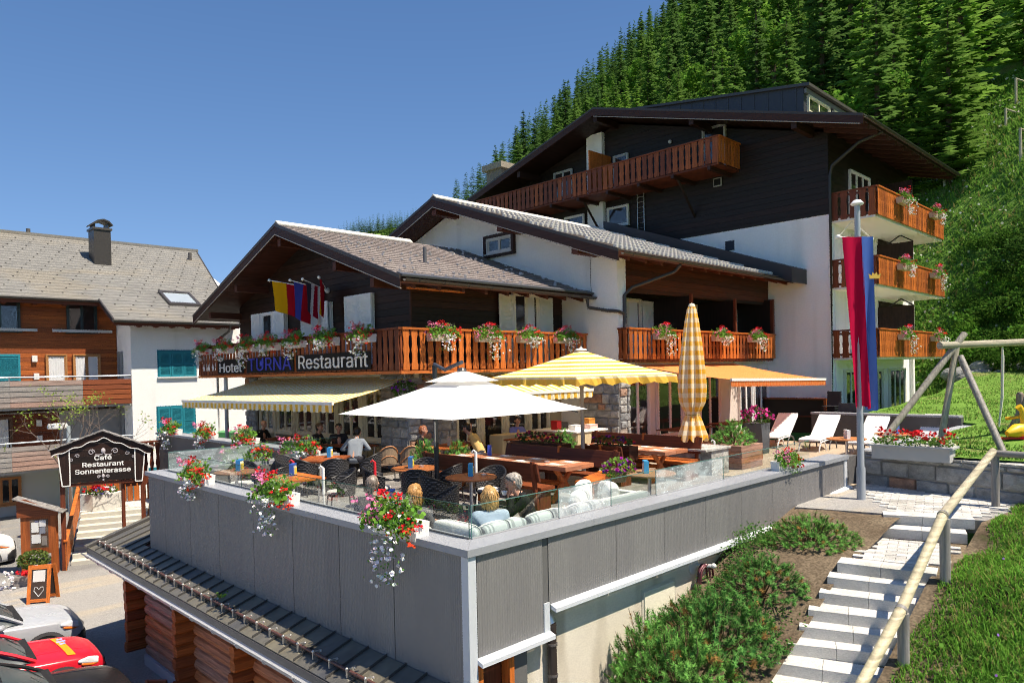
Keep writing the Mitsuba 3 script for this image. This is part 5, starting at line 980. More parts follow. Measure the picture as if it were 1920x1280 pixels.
shrub('flower_trough', 'dark red petunias in a trough behind the long bench left of the yellow parasol', 'flowers', 8.0, 6.4, 1.02, .3, .85, .16, (.05, .09, .03), (('red_petunia', (.4, .02, .1), 34, .06),), 380, .05, (B(7.85, 8.2, 5.5, 7.3, .6, .92), 'woodh', (.1, .1, .1), False, (.2, .3)))
shrub('flower_trough', 'violet petunias in a trough behind the short bench below the yellow parasol', 'flowers', 8.7, 4.6, .98, .3, .6, .14, (.06, .1, .03), (('violet_petunia', (.16, .02, .2), 20, .06), ('red_petunia', (.5, .03, .03), 9, .05)), 300, .05, (B(8.55, 8.9, 4.0, 5.2, .55, .88), 'woodh', (.1, .1, .1), False, (.2, .3)))
shrub('petunia_pot', 'bright pink petunias in a tall dark grey planter by the sun loungers', 'flowers', 16.1, 4.6, 1.15, .5, .5, .32, (.07, .13, .03), (('pink_petunia', (.72, .08, .38), 60, .075),), 380, .06, (MB().prism([(-.2, 0), (.2, 0), (.3, .95), (-.3, .95)], (16.1, 4.3, 0), (1, 0, 0), (0, 0, 1), (0, .55, 0)), 'satin', (.06, .07, .085)))
gw = thing('geranium_planter', 'long grey planter of red geraniums standing on the rubble wall', 'planter'); put(gw, 'box', B(11.2, 11.62, -2.0, -.5, .68, .98).box(11.14, 11.68, -2.06, -.44, .95, .99), 'matte', (.4, .4, .39))
d, p, g = heap(901, .28, .85, .14, (.1, .2, .04), 480, .05); put(gw, 'leaves', d, tw=tr(11.4, -1.25, 1.05)); put(gw, 'red_geranium', umbels(np.c_[g.uniform(-.2, .2, 22), g.uniform(-.75, .75, 22), g.uniform(.06, .28, 22)], .07, RED, g, 12, .05), tw=tr(11.4, -1.25, 1.05)); put(gw, 'white_flower', umbels(np.c_[g.uniform(-.28, -.1, 46), g.uniform(-.9, .9, 46), g.uniform(-.02, .16, 46)], .02, (.8, .78, .6), g, 5, .03), tw=tr(11.4, -1.25, 1.05))
wp_ = thing('white_planter', 'white concrete planter with red, blue and white flowers at the top of the entrance steps', 'planter'); put(wp_, 'box', MB().prism([(-.75, 0), (-.25, -.4), (.55, -.3), (.75, .2), (-.4, .3)], (2.75, 24.5, -2.2), (.95, -.3, 0), (.3, .95, 0), (0, 0, .62)), 'matte', (.6, .59, .55))
d, p, g = heap(902, .6, .35, .2, (.09, .18, .04), 320, .07); tw = tr(2.75, 24.4, -1.5); put(wp_, 'leaves', d, tw=tw)
for nm, c, x in (('red_flower', RED, -.35), ('blue_flower', (.25, .22, .6), -.15), ('white_flower', WHT, .2), ('red_flower', RED, .1)): put(wp_, nm, umbels(np.c_[g.normal(x, .13, 16), g.normal(-.15, .12, 16), g.uniform(.05, .3, 16) if c is RED else g.uniform(-.1, .2, 16)], .04, c, g, 7, .06), tw=tw)
sp_ = thing('street_planter', 'wooden street planter with clipped shrub, red geraniums and trailing white flowers', 'planter'); put(sp_, 'box', MB().obox((-.95, 19.9, -3.62), (.86, -.45, 0), (.3, .55, 0), (0, 0, .45)), 'woodh', uv=(1.8, .4))
d, p, g = heap(903, .45, .4, .3, (.12, .17, .045), 900, .06); tw = tr(-.35, 20.0, -2.75); put(sp_, 'shrub', d, tw=tw)
put(sp_, 'red_geranium', umbels(np.c_[g.normal(-.3, .12, 12), g.normal(-.45, .06, 12), g.uniform(-.35, -.22, 12)], .06, RED, g, 9, .06), tw=tw); put(sp_, 'white_flower', umbels(np.vstack([np.c_[g.normal(-.68, .08, 24), g.normal(-.2, .1, 24), g.uniform(-.75, -.2, 24)], np.c_[g.normal(.15, .12, 14), g.normal(-.5, .06, 14), g.uniform(-.4, -.1, 14)]]), .03, WHT, g, 6, .06), tw=tw)
def boxplanter(x, y, z, w, d_, h, n, uv, lab, rz=0):
    t = thing('wooden_planter', lab, 'planter')
    for i in range(n): put(t, 'board', MB().box(x-w/2-.03*(i % 2), x+w/2+.03*(i % 2), y-d_/2, y+d_/2, z+i*h/n+.004, z+(i+1)*h/n-.004), 'woodh', uv=(uv+R(-.1, .1), R(0, 1)))
    return t
pt = boxplanter(12.9, 3.7, .0, 1.15, 1.15, .62, 4, 1.5, 'square wooden planter with a small dwarf pine right of the folded parasol'); tw = tr(12.9, 3.7, .55, 40, (1.05, 1.05, 1.0)); put(pt, 'needles', pines[2][0], tw=tw); put(pt, 'twigs', pines[2][1], tw=tw)
for x, y, i, s, lab in ((5.0, 7.2, 2, .75, 'small bright green potted pine behind the round tables'), (5.9, 7.1, 2, .65, 'sparse potted pine shoot right of the umbrella mast'), (9.5, 6.9, 2, .7, 'potted pine beside the buffet counter')):
    t = thing('potted_pine', lab, 'potted plant'); tw = tr(x, y, .45, i*50, (s, s, s*1.35)); put(t, 'needles', pines[2][0], tw=tw); put(t, 'pot', MB().lathe([(0, 0), (.16, 0), (.22, .45), (0, .45)], (x, y, .0), 16), 'satin', (.12, .08, .06))
bt_ = thing('bare_shrub', 'almost bare shrub with a few pale green leaves behind the entrance sign', 'shrub'); g = np.random.default_rng(77); tb = MB(); tips = []
def twig(p, d, l, r, k):
    q = p+d*l+g.normal(0, .05, 3)*l; tb.tube([p, (p+q)/2+g.normal(0, .03, 3)*l, q], [r, r*.8, r*.6], 4)
    if k == 0: tips.append(q); return
    for _ in range(int(g.integers(2, 4))):
        e = d+g.normal(0, .55, 3); e[2] += .1; twig(q, e/np.linalg.norm(e), l*g.uniform(.6, .85), r*.55, k-1)
tb.tube([(1.45, 23.2, -3.4), (1.4, 23.1, -.6)], [.06, .045], 6)
for a in (-.75, -.25, .3, .9): twig(np.array([1.4, 23.1, -.6]), np.array([a, -.2*a, 1.])/np.linalg.norm([a, .2, 1]), 1.05, .035, 4)
put(bt_, 'branches', tb, 'matte', (.16, .12, .1)); tips = np.array(tips); tl = tips[(g.uniform(size=len(tips)) < .45)]; put(bt_, 'leaves', Cl().lv(np.repeat(tl, 7, 0)+g.normal(0, .1, (len(tl)*7, 3)), .09, (.3, .42, .08), g, .3).mk())
# ------------------------------------------------ furniture
BRN = (.28, .09, .025)
def put_tw(t, nm, d, tw, **k): return put(t, nm, d, tw=tw, **k)
def menu_holder(x, y, z, rz, label, c=((.75, .75, .7), (.03, .18, .5))):
    t = thing('menu_holder', label, 'menu holder'); tw = tr(x, y, z, rz)
    put(t, 'cards', mk(MB().box(-.1, .1, -.035, .035, 0, .2).box(-.085, .085, -.05, .05, .015, .17), 'satin', c[0]), tw=tw); put(t, 'top_card', mk(MB().box(-.11, .11, -.04, .04, .2, .235).box(-.115, -.1, -.045, .045, .0, .235), 'satin', c[1]), tw=tw); put(t, 'picture', mk(B(-.07, .07, -.056, -.051, .04, .15), 'satin', (.6, .5, .06) if c[1][2] > .3 else c[1]), tw=tw)
def glassy(x, y, z, lab):
    t = thing('ashtray', lab, 'ashtray'); put(t, 'bowl', MB().lathe([(0, 0), (.05, 0), (.06, .035), (.045, .035), (.04, .012), (0, .012)], (x, y, z), 14), 'metal', (.7, .72, .75), smooth=40)
def round_table(x, y, lab, r=.49, col=(.3, .10, .03)):
    t = thing('round_table', lab, 'table'); put(t, 'tabletop', MB().lathe([(0, .715), (r-.01, .715), (r, .722), (r, .742), (r-.01, .75), (0, .75)], (x, y, 0), 40), 'satin', col, smooth=30); put(t, 'column', MB().tube([(x, y, .03), (x, y, .715)], .035, 12), 'metal', (.7, .7, .72), smooth=60); put(t, 'base', MB().lathe([(0, 0), (.27, 0), (.27, .015), (.05, .04), (0, .04)], (x, y, 0), 24), 'metal', (.6, .6, .62)); return t
round_table(3.8, 6.05, 'round orange brown table farther from the glass, left of the umbrella mast'); round_table(3.68, 4.12, 'round orange brown table nearest the man drinking from a cup'); round_table(1.15, 8.7, 'round brown table behind the left glass pane', .45, (.22, .11, .06)); round_table(14.6, 1.3, 'round orange brown table in front of the second sun lounger', .5, (.42, .16, .055)); round_table(16.6, .75, 'round orange brown table behind the flagpole by the loungers', .5, (.42, .16, .055)); round_table(6.1, 1.75, 'round table seen through the sunny glass beside the purple petunias', .5, (.3, .17, .1))
def sq_table(x, y, w, d, rz, lab, col='woodh', uv=(.62, .3), h=.75):
    t = thing('square_table', lab, 'table'); tw = tr(x, y, 0, rz); n = 4
    for i in range(n): put(t, 'plank', mk(B(-w/2, w/2, -d/2+i*d/n+.003, -d/2+(i+1)*d/n-.003, h-.035, h), col, uv=(uv[0]+.05*(i % 2), uv[1]+i*.2)), tw=tw)
    put(t, 'frame', mk(MB().box(-w/2+.05, w/2-.05, -.03, .03, h-.08, h-.036), 'metal', (.5, .5, .5)), tw=tw)
    for sx in (-1, 1):
        for sy in (-1, 1): put(t, 'leg', mk(MB().tube([(sx*(w/2-.1), sy*(d/2-.1), h-.04), (sx*(w/2-.16), sy*(d/2-.1), .0)], .018, 8), 'metal', (.6, .6, .62)), tw=tw)
sq_table(3.5, 9.2, 1.2, 1.0, 45, 'laid brown table with black wicker chairs at the left of the terrace'); sq_table(1.45, 6.9, 1.1, .9, 90, 'wooden table close behind the shaded parapet glass', uv=(.85, .5)); sq_table(7.3, 9.0, 1.9, .9, 20, 'long brown table of the bald man and the man in the yellow shirt', uv=(.72, .4)); sq_table(10.2, 8.9, 1.9, .8, 0, 'brown table of the person in the blue shirt by the windows', uv=(.6, .2)); sq_table(1.6, 3.6, .8, .8, 45, 'small low table behind the parapet glass next to the blond woman', uv=(.6, .3), h=.6)
sq_table(15.4, 6.7, 2.2, .9, 0, 'dark table under the orange awning', uv=(.3, .2)); sq_table(18.2, 6.6, 1.8, .9, 0, 'second dark table under the orange awning farther right', uv=(.35, .7))
wk = MB(); N = 22
def chair_meshes():
    m = MB(); g = [math.radians(-25+230*i/N) for i in range(N+1)]; r = .29
    top = lambda i: .64+.20*math.sin(math.pi*i/N)**1.5; V = []
    for sc, dz in ((1, 0), (.93, 0)):
        for i, a in enumerate(g): V += [(r*sc*math.cos(a), r*sc*math.sin(a), .34), (r*sc*1.08*math.cos(a), r*sc*1.08*math.sin(a), top(i))]
    k = 2*(N+1); F = []
    for i in range(N): F += [[2*i, 2*i+2, 2*i+3, 2*i+1], [k+2*i, k+2*i+1, k+2*i+3, k+2*i+2], [2*i+1, 2*i+3, k+2*i+3, k+2*i+1]]
    m.add(V, F); rim = MB().tube([(r*1.05*math.cos(a), r*1.05*math.sin(a), top(i)) for i, a in enumerate(g)], .02, 6)
    seat = MB().lathe([(0, .33), (.27, .33), (.28, .37), (0, .37)], (0, 0, 0), 20); cus = MB().lathe([(0, .37), (.25, .37), (.265, .395), (.25, .42), (0, .425)], (0, -.01, 0), 20)
    ln = MB(); 
    for i in range(0, N, 1): ln.obox((r*1.01*math.cos(g[i]), r*1.01*math.sin(g[i]), .36), (.006, 0, 0), (0, .006, 0), (.0, 0, top(i)-.4))
    lg = [MB().tube([(x*.21, y*.21, .34), (x*.25, y*.25, 0)], .016, 6) for x in (-1, 1) for y in (-1, 1)]
    return dict(shell=mk(m, 'wicker', uv=(.1, .1)), rim=mk(rim, 'satin', (.02, .02, .022), 50), seat=mk(seat, 'satin', (.02, .02, .022)), cushion=mk(cus, 'matte', (.5, .49, .47), 40)), [mk(q, 'satin', (.05, .05, .05)) for q in lg]
scene['wicker'] = two(pri(proc(lambda p, n, uv: mix((.012, .012, .014), (.12, .12, .13), smoothstep(.55, .8, dr.abs(dr.sin((p.x+p.y)*70+dr.floor(p.z*26)*3.14159*.5))*dr.abs(dr.sin(p.z*82))))), .45, .5))
CH = chair_meshes()
def chair(x, y, rz, lab, cushion=True):
    t = thing('wicker_chair', lab, 'chair', 'black wicker chairs of the terrace'); tw = tr(x, y, 0, rz)
    for k, d in CH[0].items():
        if k != 'cushion' or cushion: put(t, k, d, tw=tw)
    for d in CH[1]: put(t, 'leg', d, tw=tw)
for x, y, rz, lab in ((3.05, 6.3, 60, 'black wicker chair left of the farther round table'), (3.35, 5.4, 140, 'black wicker chair before the farther round table, its back to the glass'), (4.2, 5.45, 200, 'black wicker chair between the two round tables'), (4.35, 6.5, 300, 'black wicker chair behind the farther round table'),
    (3.0, 4.35, 100, 'black wicker chair left of the round table near the drinking man, back to the viewer'), (4.35, 4.3, 290, 'black wicker chair behind the round table near the drinking man'), (2.85, 8.9, 110, 'black wicker chair before the laid brown table, left one'), (3.35, 8.45, 150, 'black wicker chair before the laid brown table, right one'),
    (4.45, 8.75, 215, 'black wicker chair with white cushion at the right end of the laid table'), (2.9, 9.8, 20, 'black wicker chair at the left end of the laid table'), (1.7, 8.1, 200, 'black wicker chair beside the brown round table behind glass'), (1.55, 9.3, 330, 'black wicker chair behind the brown round table at the left'),
    (2.3, 6.5, 250, 'black wicker chair behind the wooden table near the parapet'), (2.2, 3.2, 230, 'black wicker chair beside the small low table')): chair(x, y, rz, lab)
ac = None
for x, y, rz, lab in ((5.3, 9.2, 160, 'rattan armchair with orange frame left of two near the dark haired diner'), (5.75, 8.8, 150, 'rattan armchair with orange frame right of two near the dark haired diner')):
    t = thing('rattan_armchair', lab, 'chair'); tw = tr(x, y, 0, rz); arc = [(.27*math.cos(math.radians(a)), .27*math.sin(math.radians(a)), .9-.22*abs(math.cos(math.radians(a)))**2.5) for a in range(-10, 191, 20)]
    put(t, 'frame', mk(MB().tube(arc, .018, 6).tube([(p[0]*.98, p[1]*.98, p[2]-.24) for p in arc], .014, 6), 'satin', (.55, .24, .1)), tw=tw); put(t, 'back', mk(MB().add([q for p in arc for q in ((p[0]*.97, p[1]*.97, .46), (p[0]*.97, p[1]*.97, p[2]))], [[2*i, 2*i+2, 2*i+3, 2*i+1] for i in range(len(arc)-1)]), 'matte', (.25, .18, .12)), tw=tw); put(t, 'seat', mk(B(-.25, .25, -.25, .25, .42, .46), 'matte', (.2, .14, .1)), tw=tw)
    for sx in (-1, 1):
        for sy in (-1, 1): put(t, 'leg', mk(MB().tube([(sx*.24, sy*.2, .45), (sx*.26, sy*.24, 0)], .014, 6), 'satin', (.12, .12, .12)), tw=tw)
def long_table(o, L_, w, rz, lab, h=.78):
    t = thing('trestle_table', lab, 'table'); tw = tr(*o, rz); g = np.random.default_rng(len(_names))
    for i in range(2):
        e = w/2*i; pts = [(-L_/2+g.uniform(-.05, .05), -w/2+e+.004)]+[(L_*(j/6-.5), -w/2+e+.004+(g.uniform(0, .02) if i == 0 else 0)) for j in range(1, 6)]+[(L_/2+g.uniform(-.03, .05), -w/2+e+.004), (L_/2+g.uniform(-.03, .05), e-.004)]+[(L_*(.5-j/6), e-.004-(g.uniform(0, .02) if i else 0)) for j in range(1, 6)]+[(-L_/2, e-.004)]
        put(t, 'plank', mk(MB().prism(pts, (0, 0, h-.085), (1, 0, 0), (0, 1, 0), (0, 0, .085)), 'woodh', uv=(1.35+.06*i, .2+.4*i)), tw=tw)
    for sx in (-1, 1):
        for s in (-1, 1): put(t, 'leg', mk(MB().tube([(sx*(L_/2-.45), s*w*.42, 0), (sx*(L_/2-.45), -s*w*.3, h-.08)], .055, 8), 'woodv', uv=(1.2, .3*s)), tw=tw)
    put(t, 'stretcher', mk(MB().tube([(-L_/2+.4, 0, .36), (L_/2-.4, 0, .36)], .05, 8), 'woodh', uv=(.9, .3)), tw=tw)
    for j in range(4):
        for s in (-1, 1):
            x = L_*((j+.5)/4-.5); mt = thing('place_mat', f'place mat with white napkin on the {"nearer" if o[0] < 8 else "farther"} trestle table, {("near end", "second", "third", "far end")[j]} on its {"left" if s > 0 else "right"} side', 'place mat', f'place mats of the {"nearer" if o[0] < 8 else "farther"} trestle table')
            put(mt, 'mat', mk(B(x-.2, x+.2, s*w*.25-.14, s*w*.25+.14, h+.002, h+.006), 'matte', (.42, .34, .26)), tw=tw); put(mt, 'napkin', mk(B(x-.05, x+.13, s*w*.25-.06, s*w*.25+.06, h+.007, h+.014), 'matte', (.8, .8, .78)), tw=tw)
def bench(o, L_, rz, lab, back=True, h=.45, tone=.5, bh=.36):
    t = thing('bench', lab, 'bench'); tw = tr(*o, rz)
    put(t, 'seat', mk(MB().box(-L_/2, L_/2, -.2, .2, h-.06, h), 'woodh', uv=(tone+.25, .2)), tw=tw)
    if back: put(t, 'backrest', mk(MB().obox((-L_/2, .2, h+.12), (L_, 0, 0), (0, .045, 0), (0, .09, bh)), 'woodh', uv=(tone, .6)), tw=tw)
    for sx in (-1, 0, 1):
        x = sx*(L_/2-.12); put(t, 'leg', mk(MB().box(x-.04, x+.04, -.16, .16, 0, h-.06), 'woodv', uv=(tone+.1, .3)), tw=tw)
        if back: put(t, 'back_post', mk(MB().obox((x-.035, .15, 0), (.07, 0, 0), (0, .07, 0), (0, .13, h+.12+bh+.03)), 'woodv', uv=(.85 if sx == 0 else tone+.15, .5)), tw=tw)
long_table((5.95, 5.25, 0), 3.8, .95, 91, 'nearer long trestle table with log legs laid with place mats'); long_table((9.35, 4.6, 0), 2.7, .95, 91, 'farther short trestle table with log legs below the folded parasol')
bench((5.05, 5.2, 0), 3.6, 90, 'dark bench with backrest in front of the nearer trestle table', tone=.34); bench((7.0, 5.1, 0), 3.5, -90, 'dark bench with backrest behind the nearer trestle table', tone=.3); bench((8.35, 4.45, 0), 1.2, 90, 'short dark bench back beside the farther trestle table', tone=.36); bench((10.4, 5.1, 0), 3.5, -90, 'long brown bench with high backrest below the folded parasol', tone=.42, bh=.4); bench((6.75, 3.55, 0), .01+1.6, 20, 'orange log bench in the sun at the end of the nearer trestle table', False, tone=.62); bench((9.9, 3.9, 0), 1.5, 90, 'orange seat plank at the near end of the farther trestle table', False, tone=.55)
for x, y, z, lab, c in ((3.75, 6.1, .75, 'menu holder on the farther round table', ((.3, .35, .2), (.05, .15, .35))), (3.75, 4.2, .75, 'blue and yellow menu holder on the round table near the drinking man', ((.7, .72, .72), (.02, .25, .55))), (3.75, 9.35, .75, 'white menu holder with blue top on the laid brown table', ((.75, .74, .66), (.03, .25, .55))), (1.25, 8.75, .75, 'pale yellow menu holder behind the left glass', ((.75, .73, .5), (.03, .2, .5))), (1.6, 7.1, .75, 'clear menu holder with yellow bottle beside the red pole', ((.5, .5, .4), (.03, .1, .4))), (6.1, 6.2, .78, 'blue framed menu holder on the nearer trestle table', ((.55, .6, .68), (.04, .08, .45))), (6.05, 1.8, .75, 'white menu holder with blue top behind the sunny glass', ((.78, .78, .72), (.05, .3, .55))), (14.5, 1.25, .75, 'white menu holder on the round table by the flagpole', ((.8, .8, .78), (.75, .75, .75))), (16.6, .7, .75, 'white menu holder on the table behind the flagpole', ((.8, .8, .78), (.1, .2, .5))), (7.2, 9.0, .75, 'cream napkin holder on the table of the man in yellow', ((.6, .5, .3), (.5, .4, .25))), (15.6, 6.7, .75, 'pinkish menu holder under the orange awning', ((.6, .45, .42), (.5, .4, .4))), (1.5, 3.6, .6, 'blue topped menu holder behind the parapet glass', ((.7, .7, .72), (.02, .1, .45)))):
    menu_holder(x, y, z, 45, lab, c)
for x, y, z, lab in ((3.95, 6.0, .75, 'glass ashtray on the farther round table'), (3.9, 4.0, .75, 'glass ashtray on the round table near the drinking man'), (6.2, 1.6, .75, 'glass ashtray behind the sunny glass'), (5.9, 4.2, .78, 'dark ashtray on the nearer trestle table')): glassy(x, y, z, lab)
for x, y, c, lab, hh in ((4.55, 4.95, (.8, .8, .8), 'white hooked pole beside the round table near the drinking man', 1.08), (2.75, 5.95, (.6, .02, .03), 'red topped pole at the right of the laid table', .98), (2.1, 8.05, (.6, .03, .04), 'red pole left of the laid brown table', .9), (1.75, 6.2, (.8, .8, .8), 'white hooked pole by the wooden table near the parapet', .95), (12.0, 3.75, (.8, .8, .8), 'white hooked pole beside the stone parasol block', .75)):
    t = thing('crank_pole', lab, 'pole'); put(t, 'shaft', MB().tube([(x, y, 0), (x, y, hh-.5)], .02, 8), 'satin', (.7, .7, .7), smooth=60); put(t, 'handle', MB().tube([(x, y, hh-.5), (x, y, hh), (x-.03, y+.03, hh+.04), (x-.06, y+.05, hh)], [.03, .03, .02, .015], 8), 'satin', c, smooth=60)
# corner sofa behind the glass
so = thing('corner_sofa', 'pale wicker corner sofa behind the glass corner of the terrace', 'sofa'); put(so, 'base', B(.75, 4.2, .55, 1.35, .0, .36).box(.75, 1.5, 1.35, 3.0, 0, .36), 'matte', (.5, .5, .48)); put(so, 'backrest', B(1.7, 4.2, .46, .62, .3, .78), 'matte', (.52, .52, .5)); put(so, 'armrest', B(4.1, 4.25, .46, 1.4, 0, .75), 'matte', (.55, .55, .53))
def cushion(x, y, z, sx, sy, sz, rz, ry, lab, rx=0):
    m = trimesh.creation.icosphere(3, 1.); v = m.vertices; v = np.sign(v)*np.abs(v)**.55*np.array([sx, sy, sz]); t = thing('cushion', lab, 'cushion', None); u = np.c_[v[:, 0]*9+v[:, 2]*2, v[:, 1]]
    put(t, 'cover', mikit.ply((v, m.faces), 'stripe_cushion', smooth=True, uv=u), tw=tr(x, y, z, rz, 1., rx, ry))
for a in ((.56, .85, .72, .10, .42, .11, 0, 0, 'striped bolster along the shaded glass beside the blond woman'), (1.05, .52, .70, .40, .10, .12, 0, 0, 'striped bolster just right of the glass corner'), (1.88, .52, .70, .40, .10, .12, 0, 0, 'striped bolster along the sunny glass, second from the corner'), (2.7, .52, .70, .40, .10, .12, 0, 0, 'striped bolster along the sunny glass, third from the corner'), (3.0, .85, .66, .32, .12, .26, 20, 0, 'striped cushion leaning on the sofa back behind the glass'), (3.6, 1.3, .72, .34, .12, .22, 30, 0, 'striped cushion standing above the glass right of the drinking man'), (4.0, 1.1, .66, .28, .12, .24, 60, 0, 'striped cushion at the arm end of the sofa')): cushion(*a)
# buffet counter
bc = thing('buffet_counter', 'cream buffet counter with white top between the two stone piers', 'counter'); put(bc, 'cabinet', B(11.0, 12.4, 7.7, 9.4, 0, .86).box(9.2, 11.0, 9.0, 9.55, 0, .86), 'matte', (.5, .4, .24)); put(bc, 'top', B(10.95, 12.45, 7.65, 9.45, .86, .9), 'matte', (.78, .76, .72)); 
for i in range(4): put(bc, 'door', B(11.04+i*.33, 11.33+i*.33, 7.685, 7.7, .06, .82), 'matte', (.55, .44, .27))
for i, (x, y, w, h, c, lab) in enumerate(((11.3, 8.0, .3, .16, (.75, .74, .72), 'white box on the buffet counter'), (11.9, 7.9, .35, .14, (.75, .5, .45), 'pink box on the buffet counter'), (12.2, 8.2, .3, .3, (.6, .25, .05), 'orange crate on the buffet counter'), (11.5, 8.8, .4, .2, (.1, .09, .08), 'dark tray rack on the buffet counter'), (11.15, 8.6, .2, .28, (.5, .03, .03), 'red tin on the buffet counter'))):
    t = thing('counter_box', lab, 'box'); put(t, 'body', B(x, x+w, y, y+.25, .9, .9+h), 'matte', c); put(t, 'rim', B(x-.01, x+w+.01, y-.01, y+.26, .9+h-.03, .9+h-.015), 'matte', [q*.7 for q in c])
# loungers
lp = []
for s in (-1, 1): lp.append(MB().tube([(0, s*.33, .28), (.1, s*.33, .3), (.5, s*.33, .33), (.95, s*.33, .33), (1.75, s*.33, .98)], .022, 8))
sec = [(0, .33), (.12, .36), (.5, .375), (.98, .375), (1.8, 1.02)]; pad = MB()
for a, b in zip(sec[:-1], sec[1:]): pad.prism([(a[0], a[1]), (b[0], b[1]), (b[0]-.012, b[1]+.05), (a[0]-.0, a[1]+.05)], (0, -.34, 0), (1, 0, 0), (0, 0, 1), (0, .68, 0))
arc = lambda x0, r, s: MB().tube([(x0+r*math.cos(math.radians(a)), s*.32, .0+r*1.05*max(0, math.sin(math.radians(a)))) for a in range(0, 181, 20)], .022, 8)
LN = dict(mattress=mk(pad, 'matte', (.82, .81, .79)), frame=mk(lp[0], 'satin', (.75, .75, .75)), frame2=mk(lp[1], 'satin', (.75, .75, .75)))
for i, (x, y, rz, lab) in enumerate(((17.5, 4.9, 4, 'white sun lounger farthest left, its foot in the red shade of the awning'), (17.3, 3.45, 2, 'white sun lounger second from the left'), (17.2, 1.95, 0, 'white sun lounger directly right of the flagpole'), (18.9, .75, 0, 'white sun lounger at the right behind the swing leg'))):
    t = thing('sun_lounger', lab, 'sun lounger', 'white sun loungers on the upper terrace'); tw = tr(x, y, 0, rz); put(t, 'mattress', LN['mattress'], tw=tw); put(t, 'frame', LN['frame'], tw=tw); put(t, 'frame', LN['frame2'], tw=tw)
    for s in (-1, 1): put(t, 'leg', mk(arc(.25, .3, s), 'satin', (.75, .75, .75)), tw=tw); put(t, 'leg', mk(arc(1.15, .32, s), 'satin', (.12, .12, .13)), tw=tw)
cs = thing('chair_stack', 'stack of black chairs against the corner of the tallest house', 'stacked chairs')
for i in range(9): put(cs, 'chair', MB().box(22.3, 22.85, 4.6, 5.1, .42+i*.09, .45+i*.09).tube([(22.85, 4.6, .45+i*.09), (22.95, 4.6, 1.0+i*.09)], .015, 6).tube([(22.85, 5.1, .45+i*.09), (22.95, 5.1, 1.0+i*.09)], .015, 6).box(22.88, 22.93, 4.6, 5.1, .7+i*.09, .98+i*.09), 'satin', (.03, .03, .035))
for s in ((22.3, 4.6), (22.85, 4.6), (22.3, 5.1), (22.85, 5.1)): put(cs, 'leg', MB().tube([(*s, 0), (*s, .45)], .015, 6), 'satin', (.04, .04, .04))
chs = thing('upholstered_chair', 'single black upholstered chair beside the stack of chairs', 'chair'); put(chs, 'backrest', MB().box(21.1, 21.2, 3.3, 4.0, .55, 1.35), 'satin', (.05, .05, .06)); put(chs, 'seat', B(20.5, 21.1, 3.3, 4.0, .4, .55), 'satin', (.04, .04, .05))
for s in ((20.55, 3.35), (21.1, 3.35), (20.55, 3.95), (21.1, 3.95)): put(chs, 'leg', MB().tube([(*s, 0), (*s, .45)], .02, 6), 'satin', (.04, .04, .04))
sh = thing('dark_shelf', 'low dark shelf with glasses along the base of the tallest house', 'shelf'); put(sh, 'cabinet', B(23.5, 23.98, 5.4, 9.5, 0, 1.35), 'matte', (.03, .025, .02)); put(sh, 'top', B(23.4, 23.98, 5.35, 9.6, 1.35, 1.4), 'woodh', uv=(.6, .3)); put(sh, 'shelf_board', B(23.4, 23.5, 5.4, 9.5, .65, .7), 'woodh', uv=(.4, .3)); put(sh, 'end_board', B(23.38, 23.5, 5.35, 5.45, 0, 1.35), 'woodv', uv=(.7, .3))
# ------------------------------------------------ parasols and awnings
um = thing('cantilever_umbrella', 'large white cantilever umbrella with a dark mast in the middle of the terrace', 'umbrella')
uc = np.array([2.756, 3.242]); n = 12; V, F = [], []
for i in range(n+1):
    for j in range(n+1):
        a, b = 2*i/n-1, 2*j/n-1; r = max(abs(a), abs(b)); q = abs(a*b)/(r*r+1e-9); sag = .035*math.sin(math.pi*r)*(1-q)+.03*(1-q)*r
        V.append((uc[0]+1.52*a, uc[1]+1.52*b, 2.05+.66*(1-r)-.035*math.sin(math.pi*r)))
for i in range(n):
    for j in range(n): k = i*(n+1)+j; F += [[k, k+n+1, k+n+2], [k, k+n+2, k+1]] if (i-n/2+.5)*(j-n/2+.5) > 0 else [[k, k+n+1, k+1], [k+1, k+n+1, k+n+2]]
put(um, 'canopy', MB().add(V, F), 'cloth', (.9, .89, .87), smooth=True)
put(um, 'vent', MB().add([(uc[0]-.45, uc[1]-.45, 2.57), (uc[0]+.45, uc[1]-.45, 2.57), (uc[0]+.45, uc[1]+.45, 2.57), (uc[0]-.45, uc[1]+.45, 2.57), (*uc, 2.77)], [[0, 1, 4], [1, 2, 4], [2, 3, 4], [3, 0, 4]]), 'cloth', (.84, .83, .8)); put(um, 'finial', MB().lathe([(0, .06), (.06, .05), (.09, 0), (0, 0)], (*uc, 2.75), 14), 'satin', (.05, .05, .055))
for s in ((-1, -1), (1, -1), (-1, 1), (1, 1), (0, 1), (0, -1), (1, 0), (-1, 0)): put(um, 'rib', MB().tube([(*uc, 2.62), (uc[0]+1.4*s[0], uc[1]+1.4*s[1], 2.0)], .014, 5), 'satin', (.08, .08, .085))
mb = np.array([3.72, 5.2]); put(um, 'mast', MB().tube([(*mb, 0), (*mb, 2.88)], .05, 12), 'satin', (.02, .021, .024), smooth=50); put(um, 'base', B(mb[0]-.45, mb[0]+.45, mb[1]-.45, mb[1]+.45, 0, .08), 'matte', (.2, .2, .2)); put(um, 'arm', MB().tube([(*mb, 2.9), (mb[0]-.35, mb[1]-.75, 2.62+.16), (*uc, 2.9)], .035, 8), 'satin', (.06, .07, .09)); put(um, 'crank', MB().tube([(mb[0]-.06, mb[1]-.04, 1.25), (mb[0]-.06, mb[1]-.04, 1.75)], .018, 8), 'satin', (.2, .2, .2))
